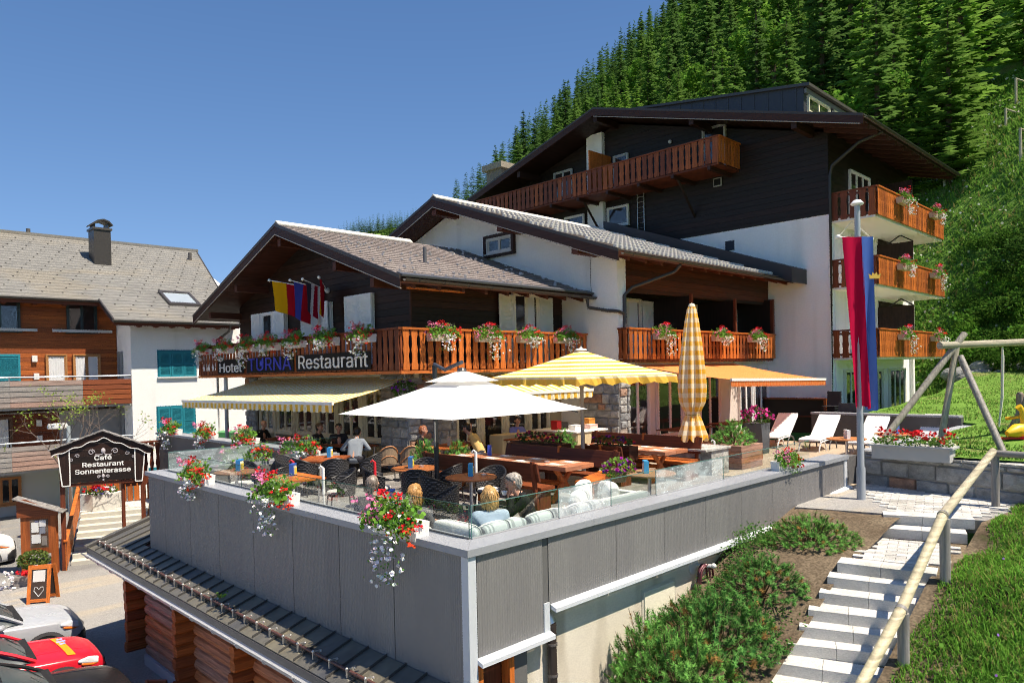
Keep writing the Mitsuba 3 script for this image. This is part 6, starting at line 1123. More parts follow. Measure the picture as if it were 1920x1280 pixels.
def umq(par, c, hw, z0, z1, rz, mat, k=7., val=.2):
    n = 10; V, F, U = [], [], []; a_ = math.radians(rz); cs_, sn_ = math.cos(a_), math.sin(a_)
    for i in range(n+1):
        for j in range(n+1):
            a, b = 2*i/n-1, 2*j/n-1; r = max(abs(a), abs(b)); q = abs(a*b)/(r*r+1e-9); x, y = a*hw, b*hw
            V.append((c[0]+cs_*x-sn_*y, c[1]+sn_*x+cs_*y, z0+(z1-z0)*(1-r)-.04*math.sin(math.pi*r))); U.append((r*k, 0))
    for i in range(n):
        for j in range(n): p = i*(n+1)+j; F += [[p, p+n+1, p+n+2], [p, p+n+2, p+1]] if (i-n/2+.5)*(j-n/2+.5) > 0 else [[p, p+n+1, p+1], [p+1, p+n+1, p+n+2]]
    F = np.array(F); put(par, 'canopy', mikit.ply((np.array(V), F), mat, smooth=True, uv=np.array(U)))
    W, G, UU = [], [], []; 
    for s in range(4):
        for i in range(25):
            t = 2*i/24-1; x, y = ((t, -1), (1, t), (-t, 1), (-1, -t))[s]; x *= hw; y *= hw; wv = 1+.03*math.sin(i*1.9)+.02*math.sin(i*.7)
            for dz, sc in ((0, 1.), (-val*(.86+.14*math.cos(i*1.57)), wv)): W.append((c[0]+(cs_*x-sn_*y)*sc, c[1]+(sn_*x+cs_*y)*sc, z0+dz)); UU.append((k+.3+dz*1.2, 0))
        o = s*50
        for i in range(24): G += [[o+2*i, o+2*i+2, o+2*i+3], [o+2*i, o+2*i+3, o+2*i+1]]
    put(par, 'valance', mikit.ply((np.array(W), np.array(G)), mat, uv=np.array(UU)))
yp = thing('striped_parasol', 'open yellow and white striped parasol over the trestle tables', 'parasol'); pc = (7.75, 4.75); umq(yp, pc, 1.55, 2.58, 3.2, -8, 'stripe_yellow', 7)
put(yp, 'pole', MB().tube([(*pc, 0), (*pc, 3.2)], .045, 12), 'satin', (.3, .27, .25), smooth=50); put(yp, 'cap', MB().lathe([(0, .12), (.02, .06), (.13, .03), (.14, 0), (0, 0)], (*pc, 3.18), 16), 'matte', (.78, .77, .72)); 
for i in range(8): a = math.radians(45*i-8); put(yp, 'rib', MB().tube([(*pc, 3.1), (pc[0]+1.5*math.cos(a)*(1.4 if i % 2 else 1), pc[1]+1.5*math.sin(a)*(1.4 if i % 2 else 1), 2.56)], .014, 5), 'satin', (.4, .3, .2))
for i in range(4): a = math.radians(90*i-8); put(yp, 'strut', MB().tube([(*pc, 2.25), (pc[0]+.45*math.cos(a), pc[1]+.45*math.sin(a), 2.72)], .012, 5), 'satin', (.4, .3, .2))
fpx = thing('folded_parasol', 'tall folded yellow and white checked parasol tied with a cord', 'parasol'); fc = np.array([10.95, 3.75]); prof = [(.05, 4.32), (.11, 4.25), (.16, 3.9), (.24, 3.3), (.30, 2.7), (.33, 2.2), (.30, 1.85), (.2, 1.62), (.15, 1.52), (.2, 1.42), (.27, 1.2), (.33, 1.0), (.34, .95)]; V, U = [], []; M_ = 72
for i, (r, z) in enumerate(prof):
    for j in range(M_+1):
        a = 2*math.pi*j/M_; f = 1+(.16 if 1 < i else .03)*math.sin(a*9+z*.3)+.05*math.sin(a*4+z); zz = z-(.12*abs(math.sin(a*4.5)) if i == len(prof)-1 else 0); V.append((fc[0]+r*f*math.cos(a)+.02*(z-2), fc[1]+r*f*math.sin(a), zz)); U.append((j/M_*9, z*4.2))
F = [];  W = M_+1
for i in range(len(prof)-1):
    for j in range(M_): k = i*W+j; F += [[k, k+W, k+W+1], [k, k+W+1, k+1]]
put(fpx, 'cloth', mikit.ply((np.array(V), np.array(F)), 'check_yellow', smooth=True, uv=np.array(U))); put(fpx, 'pole', MB().tube([(*fc, .6), (*fc, 4.3)], .04, 10), 'satin', (.42, .42, .44), smooth=50); put(fpx, 'cap', MB().lathe([(0, .07), (.07, .04), (.09, -.02), (0, -.02)], (fc[0]+.045, fc[1], 4.31), 12), 'matte', (.75, .7, .55)); put(fpx, 'cord', MB().tube([(fc[0]+.17*math.cos(a), fc[1]+.17*math.sin(a), 1.52) for a in np.linspace(0, 6.4, 20)], .018, 6), 'matte', (.4, .3, .1))
for i, (a, r) in enumerate(((3.6, .22), (4.3, .25), (5.0, .22))): put(fpx, 'tie_flap', MB().add([(fc[0]+.2*math.cos(a), fc[1]+.2*math.sin(a), 1.54), (fc[0]+r*math.cos(a-.25), fc[1]+r*math.sin(a-.25), 1.36), (fc[0]+r*math.cos(a+.25), fc[1]+r*math.sin(a+.25), 1.38)], [[0, 1, 2]]), 'cloth', (.8, .6, .2))
sb = thing('parasol_block', 'rough aggregate concrete block carrying the folded parasol', 'parasol base'); put(sb, 'block', B(10.9, 11.75, 3.2, 3.5, .0, .63).box(10.65, 11.75, 3.505, 4.3, 0, .63), 'stone', uv=(.75, .3)); put(sb, 'top_slab', B(10.55, 11.8, 3.15, 4.35, .632, .68), 'stone', uv=(.8, .5))
def awning(name, lab, A0, A1, B0, B1, mat, n, val=.22, bar=(.75, .75, .73)):
    """A0, A1 on the wall, B0, B1 on the front bar"""
    t = thing(name, lab, 'awning'); A0, A1, B0, B1 = (np.array(q, float) for q in (A0, A1, B0, B1)); V, U, F = [], [], []; N, M = 40, 6
    for i in range(N+1):
        s = i/N
        for j in range(M+1): f = j/M; V.append((A0+(A1-A0)*s)*(1-f)+(B0+(B1-B0)*s)*f-np.array([0, 0, .05*math.sin(math.pi*f)])); U.append((s*n, 0))
    for i in range(N):
        for j in range(M): k = i*(M+1)+j; F += [[k, k+M+1, k+M+2], [k, k+M+2, k+1]]
    put(t, 'fabric', mikit.ply((np.array(V), np.array(F)), mat, smooth=True, uv=np.array(U)))
    W, G, UU = [], [], []; K = int(n*8); d = (B1-B0)/np.linalg.norm(B1-B0); nn = np.cross(d, Zv); nn = nn if np.dot(nn[:2], (B0-A0)[:2]) > 0 else -nn
    for i in range(K+1):
        s = i/K; p = B0+(B1-B0)*s+nn*.03; W += [p-Zv*.03, p-Zv*(.03+val*(.84+.16*abs(math.sin(math.pi*s*n))))+nn*.02*math.sin(i*1.3)]; UU += [(s*n, 0)]*2
    for i in range(K): G += [[2*i, 2*i+2, 2*i+3], [2*i, 2*i+3, 2*i+1]]
    put(t, 'valance', mikit.ply((np.array(W), np.array(G)), mat, uv=np.array(UU)))
    put(t, 'front_bar', MB().obox(B0-Zv*.05, B1-B0, nn*.06, Zv*.08), 'satin', bar)
    for s in (.12, .88): p, q = A0+(A1-A0)*s, B0+(B1-B0)*s; mid = (p+q)/2+(A1-A0)/np.linalg.norm(A1-A0)*(.6 if s < .5 else -.6)-Zv*.12; put(t, 'folding_arm', MB().tube([p-Zv*.1, mid, q-Zv*.06], .025, 6), 'satin', (.6, .6, .58))
    put(t, 'cassette', MB().obox(A0-Zv*.06-nn*.1, A1-A0, nn*.14, Zv*.14), 'satin', (.6, .58, .5)); return t
awning('striped_awning', 'yellow and white striped awning below the lettered balcony', (6.8, 19.2, 2.66), (6.8, 9.9, 2.66), (4.1, 19.6, 1.95), (4.1, 9.7, 2.03), 'stripe_yellow', 32)
awning('striped_awning', 'yellow striped awning half hidden behind the open parasol', (7.0, 10.15, 2.66), (13.1, 10.15, 2.66), (7.0, 8.0, 2.12), (12.15, 8.0, 2.12), 'stripe_yellow', 18)
awning('orange_awning', 'orange awning over the tables of the white house', (14.4, 7.95, 2.86), (20.9, 7.95, 2.86), (14.1, 4.4, 2.36), (20.9, 4.4, 2.22), 'stripe_orange', 46, .2)
# ------------------------------------------------ flags
fb = thing('flag_bracket', 'white bracket with five short poles on the dark gable wall', 'flag holder'); hub = np.array([6.85, 14.55, 5.45]); put(fb, 'plate', MB().ball(hub, .09), 'satin', (.5, .5, .5))
def flag(lab, tip, stripes, w, drop, y0, name='flag', x=6.1, zoff=0, lean=0):
    """vertical bands hanging from a slanting pole"""
    tip = np.array(tip, float); put(fb, 'pole', MB().tube([hub, tip], .016, 6), 'satin', (.7, .7, .7)); put(fb, 'knob', MB().ball(tip, .05), 'satin', (.8, .8, .8)); t = thing(name, lab, 'flag', None)
    o = tip+(hub-tip)/np.linalg.norm(hub-tip)*.12; d = (hub-tip)/np.linalg.norm(hub-tip); a = 0; n = len(stripes)
    for i, c in enumerate(stripes):
        V, F = [], []; K = 8
        for u in range(5):
            s = (i+u/4)/n*w
            for v in range(K+1): f = v/K; V.append(o+d*s*(1-.15*f)-Zv*(drop*f*(1+.12*s/w))+np.array([.04*math.sin(s*9+f*2), lean*f, 0]))
        for u in range(4):
            for v in range(K): k = u*(K+1)+v; F.append([k, k+K+1, k+K+2, k+1])
        put(t, 'band', MB().add(V, F), 'cloth', c, smooth=True)
flag('yellow, red and black flag hanging leftmost on the dark gable', (5.95, 16.75, 5.95), ((.75, .38, .01), (.4, .01, .02), (.02, .02, .02)), 1.9, 1.0, 0, lean=-.1); flag('blue, red and white flag on the gable, second from the left', (5.95, 15.3, 5.8), ((.05, .06, .3), (.35, .01, .02), (.6, .6, .62)), .9, 1.15, 0, lean=.05); flag('black, white and red flag on the gable, third from the left', (5.95, 14.5, 5.75), ((.04, .04, .06), (.55, .55, .57), (.3, .01, .03)), .5, .95, 0); flag('red and yellow flag on the gable, rightmost', (5.95, 13.5, 5.7), ((.35, .01, .02), (.7, .45, .02), (.3, .01, .02)), .7, .95, 0, lean=.1)
fl_ = thing('flagpole', 'tall grey steel flagpole standing on the block paving', 'flagpole'); FP = np.array([9.95, -.72]); put(fl_, 'pole', MB().tube([(*FP, -.1), (*FP, .62), (*FP, .66), (*FP, 5.95)], [.085, .085, .068, .055], 14), 'satin', (.33, .36, .4), smooth=40); put(fl_, 'cap', MB().lathe([(0, .12), (.07, .1), (.13, .03), (.1, 0), (0, 0)], (*FP, 5.93), 16), 'satin', (.75, .75, .75), smooth=40); put(fl_, 'crossbar', MB().tube([(FP[0]-.28, FP[1]+.28, 5.3), (FP[0]+.2, FP[1]-.2, 5.24)], .02, 8).ball((FP[0]-.28, FP[1]+.28, 5.3), .05).ball((FP[0]+.2, FP[1]-.2, 5.24), .045), 'satin', (.75, .74, .7)); put(fl_, 'halyard', MB().tube([(FP[0]-.02, FP[1]+.1, 5.62), (FP[0]-.26, FP[1]+.26, 5.32)], .008, 4).tube([(FP[0]-.02, FP[1]+.1, 5.62), (FP[0]+.18, FP[1]-.18, 5.28)], .008, 4), 'matte', (.6, .58, .5))
bf = thing('banner_flag', 'long red and blue flag with a golden crown hanging from the flagpole', 'flag'); dd = np.array([.707, -.707, 0])
def band(s0, s1, c, nm, ph, wide):
    V, F = [], []; K, N = 22, 8
    for u in range(N+1):
        for v in range(K+1):
            f = v/K; s = s0+(s1-s0)*u/N; sq = 1-.35*f*wide if s < 0 else 1-.25*f; off = (.14*f if s < 0 else .07*f)
            V.append(np.array([FP[0], FP[1], 5.28])+dd*((s*sq)+off)+np.array([-.07, -.07, 0])*(1+.7*math.sin(s*17+f*2.2+ph)*(.4+f))-Zv*(3.45*f+(.05*math.sin(s*9) if v == K else 0)))
    for u in range(N):
        for v in range(K): k = u*(K+1)+v; F.append([k, k+K+1, k+K+2, k+1])
    put(bf, nm, MB().add(V, F), 'cloth', c, smooth=True)
band(-.36, .04, (.5, .012, .06), 'red_band', 0, .5); band(.02, .27, (.08, .16, .5), 'blue_band', 1.2, 0)
cr = MB(); cpos = np.array([FP[0], FP[1], 4.42])+dd*.22+np.array([-.16, -.16, 0])
cr.prism([(-.1, 0), (.1, 0), (.12, .1), (.06, .06), (.04, .13), (0, .08), (-.04, .13), (-.06, .06), (-.12, .1)], cpos, dd, Zv, np.array([-.004, -.004, 0])); put(bf, 'crown', cr, 'matte', (.6, .4, .08))
# ------------------------------------------------ people
def sph(c, r): return m3.Manifold.sphere(r, 14).translate([float(q) for q in c])
def bone(a, b, ra, rb): return m3.Manifold.batch_hull([sph(a, ra), sph(b, rb)])
def uni(L_): return m3.Manifold.batch_boolean(L_, m3.OpType.Add)
def soft(m, l=.035, it=6):
    q = m.refine_to_length(l).to_mesh(); t = trimesh.Trimesh(q.vert_properties[:, :3], q.tri_verts, process=True); trimesh.smoothing.filter_taubin(t, iterations=it); return t
SKIN = (.5, .26, .17)
def hand(w, d, side, curl=.4):
    """palm and five bent fingers; w wrist, d pointing direction, side the thumb's side"""
    w, d, side = (np.asarray(q, float) for q in (w, d, side)); d = d/np.linalg.norm(d); side = side-(side@d)*d; side /= np.linalg.norm(side)+1e-9; nrm = np.cross(d, side); L_ = [bone(w, w+d*.07, .026, .03), bone(w+d*.03+side*.018, w+d*.08+side*.03, .022, .017), bone(w+d*.03-side*.02, w+d*.075-side*.032, .022, .016)]
    for i, l in enumerate((.062, .074, .07, .056)):
        b = w+d*.085+side*(.033-.021*i); k1 = b+d*l*.5+nrm*curl*.012; k2 = k1+(d*math.cos(curl*1.4)+nrm*math.sin(curl*1.4))*l*.5; L_ += [bone(b, k1, .0095, .009), bone(k1, k2, .009, .0075)]
    t0 = w+d*.03+side*.03; t1 = t0+side*.03+d*.03; L_ += [bone(t0, t1, .012, .010), bone(t1, t1+d*.032+nrm*curl*.02, .010, .0085)]; return L_
def hairy(m, g, P, long):
    q, fi = trimesh.sample.sample_surface(m, 420 if long else 260, seed=int(g.integers(1e6))); n = m.face_normals[fi]; o = MB(); cen = P(-.03, 0, .13); Dn = P(0, 0, -1)-P(0, 0, 0)
    for p, a in zip(q, n):
        d = (p-cen); d = d-(d@a)*a+Dn*.05; d /= np.linalg.norm(d)+1e-9; l = g.uniform(.04, .075 if long else .045); s = np.cross(a, d)*g.uniform(.004, .007); w = g.normal(size=3)*.006
        o.add([p-s, p+s, p+d*l*.5+a*.008-s*.8+w*.5, p+d*l*.5+a*.008+s*.8+w*.5, p+d*l+a*.004+w], [[0, 1, 3], [0, 3, 2], [2, 3, 4]])
    vv, ff = o.mesh(); return trimesh.util.concatenate([m, trimesh.Trimesh(vv, ff, process=False)])
def person(label, x, y, rz, shirt, trousers=(.03, .03, .04), hair=(.05, .03, .02), hs='short', hl=None, hr=None, lean=.05, headyaw=0, nod=0, z=.0, long_sleeve=True, bald=False, s=1., stand=False):
    t = thing('person', label, 'person'); A_ = lambda *q: np.array(q, float)
    hip = A_(0, 0, .53); ch = A_(.02+lean, 0, .84); nk = A_(.03+lean*1.5, 0, 1.03); hd = A_(.06+lean*1.9+nod*.08, 0, 1.2-nod*.05)
    sh = {k: A_(lean*1.35, k*.185, .965) for k in (1, -1)}; hands = {1: A_(*(hl or (.38, .14, .72))), -1: A_(*(hr or (.38, -.14, .72)))}; B_, S_, T_, Hh = [], [], [], []
    for k in (1, -1):
        a, w = sh[k], hands[k]; v = w-a; L_ = min(np.linalg.norm(v), .53); w = a+v/np.linalg.norm(v)*L_; mid = (a+w)/2; h_ = math.sqrt(max(.28**2-(L_/2)**2, .0004)); out = A_(-.25, k*.7, -.8); out -= (out@v)/(v@v)*v; el = mid+out/np.linalg.norm(out)*h_
        fd = w-el; B_ += [bone(a, el, .047, .04), bone(el, w, .039, .027)]+hand(w, fd+A_(.0, 0, .02), A_(0, -k, .4)); S_ += [bone(a+A_(0, 0, .0), el, .064, .052)]
        if long_sleeve: S_ += [bone(el, el+fd*.86, .05, .036)]
        kn = A_(.44, k*.13, .52); an = A_(.42, k*.14, .09); B_ += [bone(hip+A_(0, k*.09, 0), kn, .075, .055), bone(kn, an, .05, .038), bone(an, an+A_(.14, 0, -.05), .04, .03)]; T_ += [bone(hip+A_(0, k*.09, 0), kn, .095, .07), bone(kn, an+A_(0, 0, .04), .066, .056)]
    B_ += [bone(hip, ch, .11, .12), bone(ch, nk, .1, .05), bone(nk-A_(0, 0, .06), hd-A_(.0, 0, .07), .052, .05)]
    S_ += [m3.Manifold.batch_hull([sph(hip+A_(0, q*.07, -.02), .115) for q in (1, -1)]+[sph(ch+A_(-.01, q*.085, 0), .115) for q in (1, -1)]), m3.Manifold.batch_hull([sph(ch+A_(-.01, q*.085, 0), .115) for q in (1, -1)]+[sph(sh[q]+A_(0, 0, .0), .066) for q in (1, -1)]), bone(sh[1], sh[-1], .066, .066), bone(nk-A_(0, 0, .05), nk-A_(0, 0, .01), .075, .06)]
    T_ += [m3.Manifold.batch_hull([sph(hip+A_(0, q*.09, -.01), .112) for q in (1, -1)])]
    a = math.radians(headyaw); F = A_(math.cos(a), math.sin(a), -nod*.8); F /= np.linalg.norm(F); Sd = A_(-math.sin(a), math.cos(a), 0); U = np.cross(F, Sd)*1.; U = U if U[2] > 0 else -U
    P = lambda f, s_, u: hd+F*f+Sd*s_+U*u
    B_ += [m3.Manifold.batch_hull([sph(P(-.02, 0, .035), .088), sph(P(.02, 0, .045), .078), sph(P(.035, 0, -.075), .043), sph(P(.06, 0, -.085), .026), sph(P(.045, .035, -.02), .04), sph(P(.045, -.035, -.02), .04)]), m3.Manifold.batch_hull([sph(P(.09, 0, .02), .01), sph(P(.112, 0, -.02), .013), sph(P(.09, 0, -.025), .017)])]+[m3.Manifold.batch_hull([sph(P(-.0, q*.083, .0), .018), sph(P(-.01, q*.09, .02), .02)]) for q in (1, -1)]
    B_ += [bone(P(.07, .03, .03), P(.07, -.03, .03), .022, .022), bone(P(.087, .018, -.055), P(.087, -.018, -.055), .011, .011)]
    tw = tr(x, y, z, rz, s); put(t, 'body', mk(soft(uni(B_), .022, 4), 'satin', SKIN, True), tw=tw); put(t, 'shirt', mk(soft(uni(S_), .04, 8), 'matte', shirt, True), tw=tw); put(t, 'trousers', mk(soft(uni(T_), .05, 6), 'matte', trousers, True), tw=tw)
    for q in (1, -1): put(t, 'shoe', mk(soft(uni([m3.Manifold.batch_hull([sph((.40, q*.14, .06), .05), sph((.57, q*.14, .035), .04), sph((.48, q*.14, .04), .05)])]), .04, 4), 'matte', (.05, .04, .04), True), tw=tw)
    for q in (1, -1): put(t, 'eye', mk(MB().ball(P(.084, q*.032, .018), (.011, .013, .008)), 'matte', (.03, .02, .02)), tw=tw); put(t, 'eyebrow', mk(MB().tube([P(.097, q*.015, .042), P(.093, q*.045, .043)], .005, 5), 'matte', np.array(hair)*.6), tw=tw)
    put(t, 'mouth', mk(MB().tube([P(.096, .022, -.052), P(.1, 0, -.053), P(.096, -.022, -.052)], .004, 5), 'matte', (.3, .08, .07)), tw=tw)
    if not bald:
        H_ = [m3.Manifold.batch_hull([sph(P(-.03, 0, .045), .096), sph(P(.02, 0, .075), .07), sph(P(-.05, 0, -.01), .07)])]
        if hs == 'bob': H_ += [m3.Manifold.batch_hull([sph(P(-.03, q*.055, .02), .06), sph(P(-.025, q*.07, -.09), .045), sph(P(-.06, q*.03, -.1), .05)]) for q in (1, -1)]+[m3.Manifold.batch_hull([sph(P(-.06, 0, .03), .08), sph(P(-.065, .03, -.1), .05), sph(P(-.065, -.03, -.1), .05)])]
        m = soft(uni(H_), .02, 2); gh = np.random.default_rng(len(_names)); m = hairy(m, gh, P, hs == 'bob'); v = m.vertices; nz = meshkit.noise(np.c_[v[:, 0]*60, v[:, 1]*60, v[:, 2]*9]); m.vertices = v+m.vertex_normals*((nz-.5)*.012)[:, None]; col = np.asarray(hair)[None]*(.55+.9*meshkit.noise(np.c_[v[:, 0]*90, v[:, 1]*90, v[:, 2]*14], 3))[:, None]; put(t, 'hair', mk(m, 'satin', col, True), tw=tw)
    return t, P, tw
t, P, tw = person('man in black jacket with dark glasses on his grey head, drinking from a white cup', 1.84, .72, 140, (.012, .012, .014), hair=(.35, .32, .28), hl=(.3, .02, 1.03), hr=(.33, -.06, .98), lean=.1, nod=.3)
put(t, 'sunglasses', mk(MB().tube([P(.0, .098, .03), P(.06, .07, .09), P(.075, 0, .1), P(.06, -.07, .09), P(.0, -.098, .03)], .011, 6).ball(P(.072, .035, .098), (.02, .03, .02)).ball(P(.072, -.035, .098), (.02, .03, .02)), 'gloss', (.01, .01, .01)), tw=tw)
cu = thing('cup', 'white coffee cup held to the lips of the man in black', 'cup'); put(cu, 'bowl', mk(MB().lathe([(0, 0), (.026, 0), (.043, .055), (.039, .055), (.024, .006), (0, .006)], (.40, -.02, 1.02), 18), 'gloss', (.8, .8, .79)), tw=tw); put(cu, 'handle', mk(MB().tube([(.40, -.06, 1.065), (.40, -.085, 1.05), (.40, -.08, 1.03), (.40, -.055, 1.03)], .005, 6), 'gloss', (.8, .8, .79)), tw=tw)
person('blond woman in pale blue top, her back to the glass corner beside the drinking man', .98, .68, 60, (.38, .46, .58), hair=(.45, .27, .1), hs='bob', lean=-.02, long_sleeve=False, z=-.09); person('blond woman seen from behind left of the umbrella mast behind the biggest flower box', .75, 2.02, 20, (.1, .1, .11), hair=(.42, .22, .07), hs='bob', lean=.0, z=-.17)
person('grey haired person in dark clothes behind the shaded glass', .72, 3.05, 35, (.05, .05, .06), hair=(.2, .16, .13), lean=.03, z=-.15); person('red haired man in black beside the stone pier', 6.3, 9.25, -50, (.012, .013, .014), hair=(.3, .1, .04), lean=.06)
person('man in yellow shirt resting his forehead on his hand', 7.95, 8.55, 120, (.62, .42, .16), hair=(.02, .015, .012), hl=(.3, -.03, 1.16), hr=(.42, -.1, .78), lean=.16, nod=.5, long_sleeve=False); person('person in blue shirt and dark cap by the restaurant windows', 10.3, 9.5, -110, (.16, .18, .5), hair=(.02, .02, .03), lean=.0, long_sleeve=False)
person('bald man in dark clothes under the striped awning at the left', 5.15, 16.0, -70, (.02, .02, .02), bald=True); person('man with short brown hair under the striped awning', 5.35, 12.9, -60, (.03, .03, .035), hair=(.08, .045, .025)); person('dark haired man under the striped awning, right one of two', 5.75, 12.3, -110, (.025, .025, .03), hair=(.02, .015, .012)); person('dark haired diner in grey shirt bending forward beside the rattan armchairs', 4.95, 10.2, 45, (.2, .23, .27), hair=(.015, .012, .01), lean=.2, nod=.5)
sq_table(5.7, 11.6, 1.6, .9, 90, 'brown table of the men under the striped awning', uv=(.5, .3)); sq_table(5.6, 15.2, 1.6, .9, 90, 'brown table of the bald man under the striped awning', uv=(.5, .6))
# ------------------------------------------------ cars
def loft(st, half):
    V, F = [], []; n = None
    for s in st:
        r = half(*s); r = r+[(x, -y, z) for x, y, z in r[::-1][1:]]; n = len(r); V += r
    for i in range(len(st)-1):
        for j in range(n-1): a = i*n+j; F.append([a, a+1, a+n+1, a+n])
    F += [[0, j, j+1, 0] for j in range(1, n-1)]; b = (len(st)-1)*n; F += [[b, b+j+1, b+j, b] for j in range(1, n-1)]
    return MB().add(V, F)
def car(label, x, y, rz, paint, hood=None, zg=-3.6, suv=True, stripe=False, lower=(.02, .02, .022), small=False):
    t = thing('parked_car', label, 'car', None); tw = tr(x, y, zg, rz); k = 1. if suv else .93; w0 = .92 if suv else .84
    def half(x_, w, zs_, zb, zt): w *= w0/.92; return [(-x_, w*.86, zs_*k), (-x_, w*.97, (zs_+.08)*k), (-x_, w*1.0, (zs_*.45+zb*.55)*k), (-x_, w*.985, (zb-.05)*k), (-x_, w*.94, zb*k), (-x_, w*.82, (zb+(zt-zb)*.55)*k), (-x_, w*.55, (zt-.012)*k), (-x_, w*.25, zt*k), (-x_, 0, (zt+.004)*k)]
    st = [(.02, .52, .38, .5, .56), (.0, .62, .36, .58, .66), (.03, .70, .3, .68, .76), (.12, .80, .26, .78, .88), (.28, .865, .24, .86, .955), (.55, .9, .23, .92, 1.01), (.9, .915, .22, .95, 1.05), (1.3, .92, .22, .98, 1.085), (1.6, .92, .22, 1.0, 1.09), (3.6, .92, .22, 1.02, 1.09), (4.1, .86, .26, .98, 1.06), (4.35, .72, .34, .9, .98)]
    b = loft(st, half); put(t, 'body', mk(b, 'gloss', paint, 35), tw=tw)
    def cab(x_, w, zb, zt): w *= w0/.92; return [(-x_, w, zb*k), (-x_, w*.94, (zb+(zt-zb)*.45)*k), (-x_, w*.80, (zb+(zt-zb)*.92)*k), (-x_, w*.62, zt*k), (-x_, 0, (zt+.02)*k)]
    g = loft([(1.28, .8, 1.04, 1.075), (1.5, .83, 1.04, 1.2), (2.0, .84, 1.03, 1.5), (2.35, .85, 1.03, 1.58), (3.3, .85, 1.03, 1.58), (4.0, .8, 1.0, 1.3)], cab); put(t, 'windows', mk(g, 'gloss', (.05, .065, .07), 30), tw=tw)
    put(t, 'roof', mk(loft([(2.02, .86, 1.44, 1.52), (2.35, .865, 1.45, 1.6), (3.3, .865, 1.45, 1.6), (3.8, .8, 1.3, 1.42)], lambda x_, w, zb, zt: [(-x_, w*w0/.92*.82, zb*k), (-x_, w*w0/.92*.66, (zt-.01)*k), (-x_, 0, (zt+.015)*k)]), 'gloss', paint, 30), tw=tw)
    for s in (-1, 1):
        pil = MB().tube([(-1.22, s*w0*.86, 1.045*k), (-1.55, s*w0*.84, 1.25*k), (-2.05, s*w0*.72, 1.5*k)], .035, 6); put(t, 'pillar', mk(pil, 'gloss', paint, 40), tw=tw)
        for xw in (.82, 3.45):
            wh = put(t, 'wheel', mk(MB().lathe([(.2, -.1), (.3, -.11), (.335, -.08), (.335, .08), (.3, .11), (.2, .1)], (0, 0, 0), 28).xf(np.array([[1, 0, 0, -xw], [0, 0, s*1., s*(w0-.1)], [0, 1, 0, .335], [0, 0, 0, 1.]])), 'matte', (.03, .03, .03), 40), tw=tw)
            put(wh, 'rim', mk(MB().lathe([(0, .1), (.05, .11), (.2, .085), (.21, .1)], (0, 0, 0), 24).xf(np.array([[1, 0, 0, -xw], [0, 0, s*1., s*(w0-.1)], [0, 1, 0, .335], [0, 0, 0, 1.]])), 'metal', (.55, .56, .58), 40), tw=tw)
            ar = [math.radians(a) for a in range(-5, 186, 12)]; V = []
            for a in ar: V += [(-xw+.36*math.cos(a), s*(w0+.012), .335+.36*math.sin(a)), (-xw+.44*math.cos(a), s*(w0+.012), .335+.44*math.sin(a)), (-xw+.36*math.cos(a), s*(w0-.06), .335+.36*math.sin(a))]
            put(t, 'wheel_arch', mk(MB().add(V, [q for i in range(len(ar)-1) for q in ([3*i, 3*i+1, 3*i+4, 3*i+3], [3*i, 3*i+3, 3*i+5, 3*i+2])]), 'matte', (.07, .07, .075)), tw=tw); put(t, 'wheel_well', mk(MB().prism([(-xw+.36*math.cos(a), .335+.36*math.sin(a)) for a in ar], (0, s*(w0-.03), 0), (1, 0, 0), (0, 0, 1), (0, s*.034, 0)), 'matte', (.01, .01, .01)), tw=tw)
        hl = m3.Manifold.batch_hull([m3.Manifold.sphere(.035, 12).translate([-px, s*py*w0/.92, pz*k]) for px, py, pz in ((.11, .66, .72), (.2, .8, .74), (.5, .885, .84), (.18, .74, .8), (.33, .83, .86))]); h_ = put(t, 'headlight', mk(soft(hl, .06, 2), 'gloss', (.62, .65, .68), True), tw=tw)
        put(h_, 'indicator', mk(soft(m3.Manifold.batch_hull([m3.Manifold.sphere(.03, 10).translate([-px, s*py*w0/.92, pz*k]) for px, py, pz in ((.18, .785, .715), (.45, .885, .77), (.28, .84, .72))]), .06, 2), 'gloss', (.7, .16, .02), True), tw=tw)
        put(t, 'mirror', mk(soft(m3.Manifold.batch_hull([m3.Manifold.sphere(.07, 12).translate([-1.62, s*(w0+.06), 1.08*k]), m3.Manifold.sphere(.06, 12).translate([-1.66, s*(w0+.2), 1.1*k])]), .06, 2), 'gloss', paint if suv else (.02, .02, .02), True), tw=tw)
        put(t, 'side_trim', mk(MB().box(-3.1, -1.25, s*(w0-.01), s*(w0+.015), .3, .42), 'matte', (.05, .05, .055)), tw=tw)
    put(t, 'bumper', mk(loft([(-.035, .5, .3, .5, .55), (-.02, .62, .28, .56, .6), (.02, .74, .26, .6, .64), (.1, .83, .25, .6, .62), (.22, .88, .24, .52, .54)], half), 'satin', lower, 35), tw=tw); put(t, 'grille', mk(MB().box(-.02, .02, -.42, .42, .58*k, .68*k), 'satin', (.01, .01, .01)), tw=tw); put(t, 'number_plate', mk(MB().box(.035, .045, -.26, .26, .42*k, .53*k), 'satin', (.7, .7, .7)), tw=tw)
    wp = MB()
    for s in (-.35, .15): wp.tube([(-1.32, s, 1.1*k), (-1.55, s+.45, 1.24*k)], .012, 5)
    put(t, 'wiper', mk(wp, 'matte', (.015, .015, .015)), tw=tw); put(t, 'cowl', mk(MB().box(-1.38, -1.2, -.72, .72, 1.06*k, 1.105*k), 'matte', (.02, .02, .022)), tw=tw)
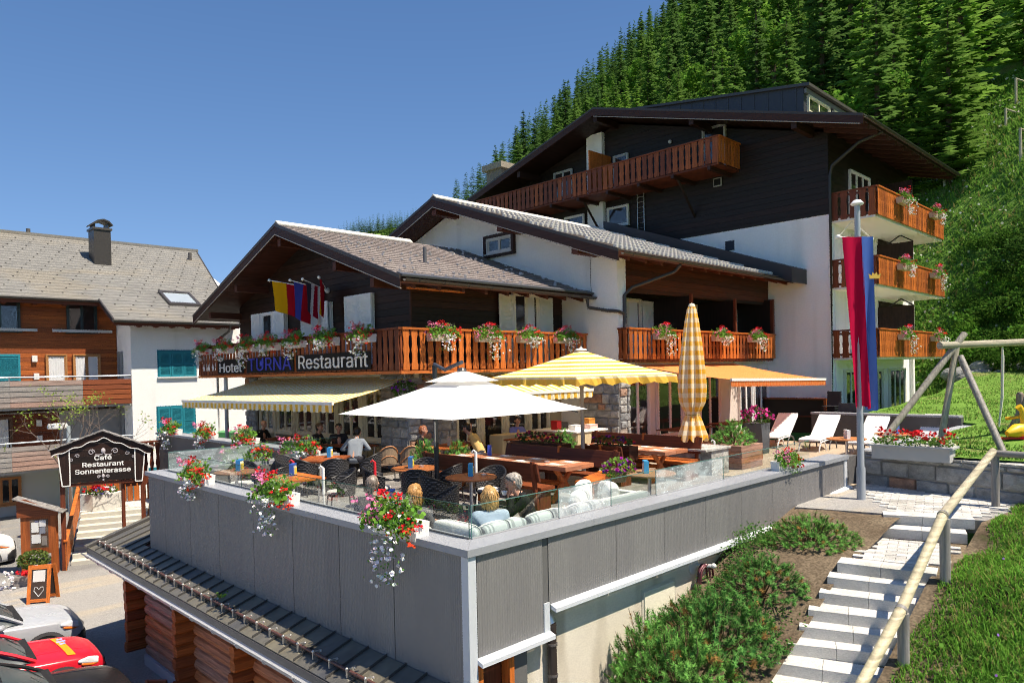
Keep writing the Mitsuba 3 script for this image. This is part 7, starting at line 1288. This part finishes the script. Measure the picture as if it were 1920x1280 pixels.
    def on(x_, s_):
        w_, zb_, zt_ = (np.interp(x_, [q[0] for q in st[1:]], [q[j] for q in st[1:]]) for j in (1, 3, 4)); w_ *= w0/.92; return np.array([-x_, s_, np.interp(abs(s_), [0, .25*w_, .55*w_, .82*w_, .94*w_], [zt_+.004, zt_, zt_-.012, zb_+(zt_-zb_)*.55, zb_])*k+.014])
    for s in (-.42, .42): put(t, 'hood_crease', mk(MB().tube([on(x_, s*(.8+.2*x_)) -np.array([0, 0, .016]) for x_ in (.2, .5, .8, 1.1, 1.3)], .012, 5), 'gloss', paint, 50), tw=tw)
    if stripe:
        V = []
        for s in np.linspace(.5, -.68, 14): V += [on(.62+.1*(s-.1), s), on(.76+.1*(s-.1), s)]
        put(t, 'hood_stripe', mk(MB().add(V, [[2*i, 2*i+1, 2*i+3, 2*i+2] for i in range(13)]), 'satin', (.75, .3, .01)), tw=tw)
        em = MB(); c = on(.66, .12)+np.array([0, 0, .006])
        for a, b, w, h in ((0, .16, .1, .05), (0, .0, .16, .06), (0, -.16, .1, .05)): em.obox(c+np.array([a-w/2, b-h/2, 0]), (w, 0, 0), (0, h*1.6, 0), (0, 0, .004))
        put(t, 'hood_emblem', mk(em, 'satin', (.35, .4, .75)), tw=tw)
    return t
car('silver sport utility car parked nose-in beside the red car', -.75, 13.35, -2, (.36, .38, .41)); car('bright red small car with an orange stripe across its hood', -1.0, 10.75, -3, (.62, .012, .03), suv=False, stripe=True); car('black car of which only the hood and roof edge show at the bottom', -1.05, 8.55, -3, (.012, .012, .014), suv=False); car('white car with dark bumper at the left edge of the street', -.2, 23.6, -8, (.78, .78, .77), zg=-3.5)
# ------------------------------------------------ playground, rails, walls
sw = thing('swing_set', 'wooden log swing set on the lawn behind the rubble wall', 'swing'); ap = np.array([14.0, -1.35, 3.12]); be = np.array([17.9, -3.0, 3.22]); LG = (1.75, .2)
put(sw, 'crossbeam', MB().tube([ap+np.array([-.35, .15, 0]), be], .085, 12), 'woodh', uv=(2.5, .3), smooth=50)
for a, b in (((14.35, -1.55, 3.4), (12.45, -.15, .7)), ((14.2, -1.42, 3.15), (13.55, -1.2, .72)), ((14.15, -1.5, 2.85), (12.95, -2.6, .7)), ((17.7, -2.9, 3.3), (16.6, -4.2, .7)), ((17.7, -2.9, 3.3), (18.4, -1.6, .7))): put(sw, 'leg', MB().tube([a, b], .075, 12), 'woodv', uv=(R(2.2, 2.6), R(0, 1)), smooth=50)
for s in (.42, .68): p = ap+(be-ap)*s; put(sw, 'rope', MB().tube([p+np.array([0, 0, -.1]), p+np.array([.02, .0, -.35]), p+np.array([.03, .02, -1.3]), p+np.array([.06, .1*(1 if s < .5 else -1), -2.05])], [.02, .035, .033, .02], 8), 'matte', (.6, .58, .52), smooth=60)
rp_ = thing('rocking_plane', 'yellow and red plastic toy seat hanging from the swing', 'swing seat'); c = ap+(be-ap)*.56+np.array([0, 0, -2.2])
put(rp_, 'body', MB().tube([c+np.array([-.3, .2, -.05]), c+np.array([-.1, .05, .02]), c+np.array([.2, -.12, .05]), c+np.array([.45, -.3, .0])], [.07, .17, .16, .06], 12), 'satin', (.8, .5, .02), smooth=50); put(rp_, 'neck', MB().tube([c+np.array([.1, -.1, .1]), c+np.array([.1, -.05, .5]), c+np.array([.02, .02, .62])], [.1, .07, .08], 10), 'satin', (.8, .5, .02), smooth=50); put(rp_, 'handles', MB().tube([c+np.array([.05, .3, .3]), c+np.array([.1, 0, .36]), c+np.array([.2, -.35, .3])], .04, 8), 'satin', (.8, .42, .02), smooth=50)
put(rp_, 'wings', MB().obox(c+np.array([-.4, .35, -.2]), (.95, -.75, 0), (.12, .15, 0), (0, 0, .05)).obox(c+np.array([-.2, -.25, -.28]), (.5, .3, 0), (.1, -.1, 0), (0, 0, .08)), 'satin', (.65, .02, .02))
pf = thing('palisade', 'grey weathered log palisade at the right edge of the lawn', 'fence')
for i in range(7): put(pf, 'log', MB().tube([(20.3+i*.05, -1.55-i*.2, .3), (20.3+i*.05, -1.55-i*.2, 1.75+R(-.04, .04)), (20.3+i*.05, -1.55-i*.2, 1.8)], [.1, .1, .06], 10), 'woodv', uv=(R(1.6, 1.95), R(0, 1)), smooth=50)
rw = thing('rubble_wall', 'low grey rubble wall holding up the playground lawn', 'wall'); u_ = np.array([-.258, -.966, 0]); n_ = np.array([-.966, .258, 0]); stone_wall(rw, (12.0, -.08, -.12), u_, n_, 6.5, .82, 23, .4); put(rw, 'core', MB().obox(np.array([12.02, -.08, -.2]), u_*6.5, -n_*.5, Zv*.88), 'matte', (.28, .27, .25))
g = np.random.default_rng(88)
for i in range(9): put(rw, 'cap_stone', MB().obox(np.array([11.98, -.1, .69])+u_*i*.72+n_*.05, u_*.7, -n_*(.5+g.uniform(-.03, .03)), Zv*g.uniform(.035, .06)), 'stone', uv=(g.uniform(.4, .85), g.uniform(0, 1)))
hr = thing('log_handrail', 'round log handrail on posts running down beside the block stairs', 'handrail')
pts = [np.array(q) for q in ((10.6, -2.87, 1.03), (6.05, -3.21, .58), (4.35, -3.18, -.34), (2.7, -3.12, -1.08))]
for i, (a, b) in enumerate(zip(pts[:-1], pts[1:])): put(hr, 'rail', MB().tube([a, a+(b-a)*.5, b+(b-a)*.012], [.068, .062, .066], 14), 'woodh', uv=((2.6, 2.85, 2.95)[i], .2+.3*i), smooth=50); put(hr, 'joint', MB().tube([b-(b-a)/np.linalg.norm(b-a)*.02, b+(b-a)/np.linalg.norm(b-a)*.03], .073, 14), 'woodh', uv=(2.15, .4), smooth=50)
put(hr, 'rail', MB().tube([(10.6, -2.85, 1.0), (10.3, -5.4, 1.0)], .062, 12), 'woodh', uv=(2.1, .3), smooth=50)
for x, y, z1, z0 in ((10.62, -2.9, 1.0, -.2), (6.05, -3.23, .53, -.75), (4.35, -3.2, -.38, -1.6), (2.75, -3.14, -1.1, -2.4), (10.35, -5.1, .98, -.2)): put(hr, 'post', MB().tube([(x, y, z0), (x, y, z1)], .07, 14), 'woodv', uv=(1.95, x % 1), smooth=50)
hs_ = thing('garden_hose', 'dark red garden hose coiled over a white wall hook on the concrete wall', 'hose'); hp = np.array([5.05, .02, -.62])
for i in range(3): a = np.linspace(0, math.pi, 12); rr = .13+.03*i; put(hs_, 'coil', MB().tube([hp+np.array([rr+.1+.02*i, -.04*i, -.62+.04*i]), hp+np.array([rr+.05, -.04*i, -.3])]+[hp+np.array([rr*math.cos(q), -.04*i, .17*math.sin(q)-.03]) for q in a]+[hp+np.array([-rr-.05, -.04*i, -.35]), hp+np.array([-rr-.06+.02*i, -.04*i, -.75])], .018, 8), 'satin', (.12, .035, .045) if i != 1 else (.25, .1, .12), smooth=50)
put(hs_, 'hook', MB().tube([hp+np.array([.0, .12, .1]), hp+np.array([0.05, -.16, .13])], .03, 8).ball(hp+np.array([.06, -.17, .13]), .045), 'satin', (.7, .7, .7)); put(hs_, 'plate', MB().tube([hp+np.array([-.1, .135, .12]), hp+np.array([-.1, .1, .12])], .14, 16), 'matte', (.6, .6, .58))
hb = thing('wall_hatch', 'cream metal hatch set in the concrete wall behind the pines', 'hatch'); put(hb, 'door', B(3.55, 4.35, .1, .128, -1.25, -.62), 'satin', (.75, .72, .6)); put(hb, 'frame', B(3.5, 4.4, .118, .129, -1.3, -.57), 'satin', (.5, .48, .42))
wl_ = thing('wall_spotlight', 'small grey spotlight below the metal ledge on the concrete wall', 'spotlight'); put(wl_, 'housing', MB().tube([(6.75, .02, -.40), (6.78, -.12, -.50)], .05, 12), 'metal', (.4, .38, .36), smooth=50); put(wl_, 'arm', MB().tube([(6.75, .13, -.34), (6.75, .02, -.38)], .02, 6), 'satin', BLACK)
dp = thing('rain_pipe', 'dark brown rain pipe with zinc elbow on the concrete wall near the corner', 'pipe'); put(dp, 'pipe', MB().tube([(1.42, .04, -.5), (1.42, .03, -4)], .06, 14), 'satin', (.035, .025, .024), smooth=50); put(dp, 'elbow', MB().tube([(1.35, .14, -.38), (1.4, .08, -.41), (1.42, .04, -.5)], .062, 14), 'metal', (.65, .66, .68), smooth=50)
for z in (-.75, -1.15): put(dp, 'clamp', MB().tube([(1.42, .035, z), (1.42, .035, z-.03)], .068, 14), 'satin', (.1, .09, .09))
oh = thing('orange_hose', 'orange hose lying on the street at the foot of the log shed', 'hose'); put(oh, 'tube', MB().tube([(-.05, 9.6, -3.57), (-.35, 9.9, -3.57), (-.5, 9.4, -3.57), (-.3, 8.4, -3.57), (-.25, 6.5, -3.57)], .04, 8), 'satin', (.45, .13, .05), smooth=60)
def hz(x, y): return float(hill(np.array(float(x)), np.array(float(y))))
for i, (x, y, h, dx, dy, lab) in enumerate(((57.9, 5.3, 1.9, 2.2, -1.3, 'highest'), (55.6, 5.5, 1.2, 2.0, -1.2, 'second highest'), (51.4, 3.9, 2.1, 1.4, -.9, 'rightmost'), (52.6, 8.6, 2.1, 1.6, -1.4, 'lowest'))):
    t = thing('meadow_frame', f'{lab} of the wooden post frames standing on the steep meadow', 'frame', 'post frames on the meadow'); z = hz(x, y); put(t, 'post', MB().tube([(x, y, z-.3), (x, y, z+h)], .09, 8), 'woodv', uv=(2.6, .3)); put(t, 'bar', MB().tube([(x, y, z+h-.06), (x+dx, y+dy, z+h-.5)], .07, 8), 'woodh', uv=(2.6, .6))
g = np.random.default_rng(99); bw = thing('boulder_wall', 'rough boulders banked up behind the side of the tallest house', 'boulder wall')
for i in range(34):
    x, y = 35.6+g.uniform(0, 2.2), g.uniform(-2.5, 4.2); m = trimesh.creation.icosphere(2, 1.); v = m.vertices*np.array([g.uniform(.35, .75), g.uniform(.35, .75), g.uniform(.25, .5)]); v = v*(1+.35*(meshkit.noise(v*2.2+i*7)-.5))[:, None]*1.
    put(bw, 'boulder', MB().add(v+np.array([x, y, .7+(x-35.6)*.75+g.uniform(-.1, .2)]), m.faces), 'stone', uv=(g.uniform(.1, .8), g.uniform(0, 1)))
gb = thing('wheelie_bin', 'green wheelie bin beyond the passage under the chalet balcony', 'bin'); put(gb, 'body', MB().prism([(-.28, 0), (.28, 0), (.34, .95), (-.34, .95)], (9.0, 28.0, -.9), (.7, -.7, 0), (0, 0, 1), (.5, .5, 0)), 'satin', (.05, .22, .07)); put(gb, 'lid', MB().obox((8.74, 28.25, .05), (.52, -.52, 0), (.5, .5, .05), (0, 0, .06)), 'satin', (.06, .25, .08)); put(gb, 'wheel', MB().tube([(8.8, 28.1, -.8), (9.1, 27.8, -.8)], .1, 10), 'matte', (.02, .02, .02))
yd = thing('yard_wall', 'low grey yard wall with a grass bank beyond the passage under the balcony', 'wall'); put(yd, 'wall', B(8.5, 20, 30.2, 30.6, -3.6, .25), 'matte', (.35, .35, .36)); put(yd, 'cap', B(8.45, 20, 30.15, 30.65, .25, .33), 'matte', (.5, .5, .5))
struct('passage_ground', B(6.9, 24, 20.7, 33, -3.6, -.95), 'asphalt'); struct('grass_bank', MB().add(*grid(np.linspace(9, 30, 8), np.linspace(30.7, 40, 8), lambda X, Y: .2+(Y-30.7)*.28)), 'turf')
# leaves and stalks dropped on the metal roof
ds = thing('dropped_leaf', 'green sprig lying on the metal roof of the log shed', 'sprig'); put(ds, 'leaves', Cl().lv(np.array([[-.3, 6.1, -.985]])+g.normal(0, .05, (14, 3))*np.array([1, 1, .25]), .07, (.25, .4, .06), g).mk())
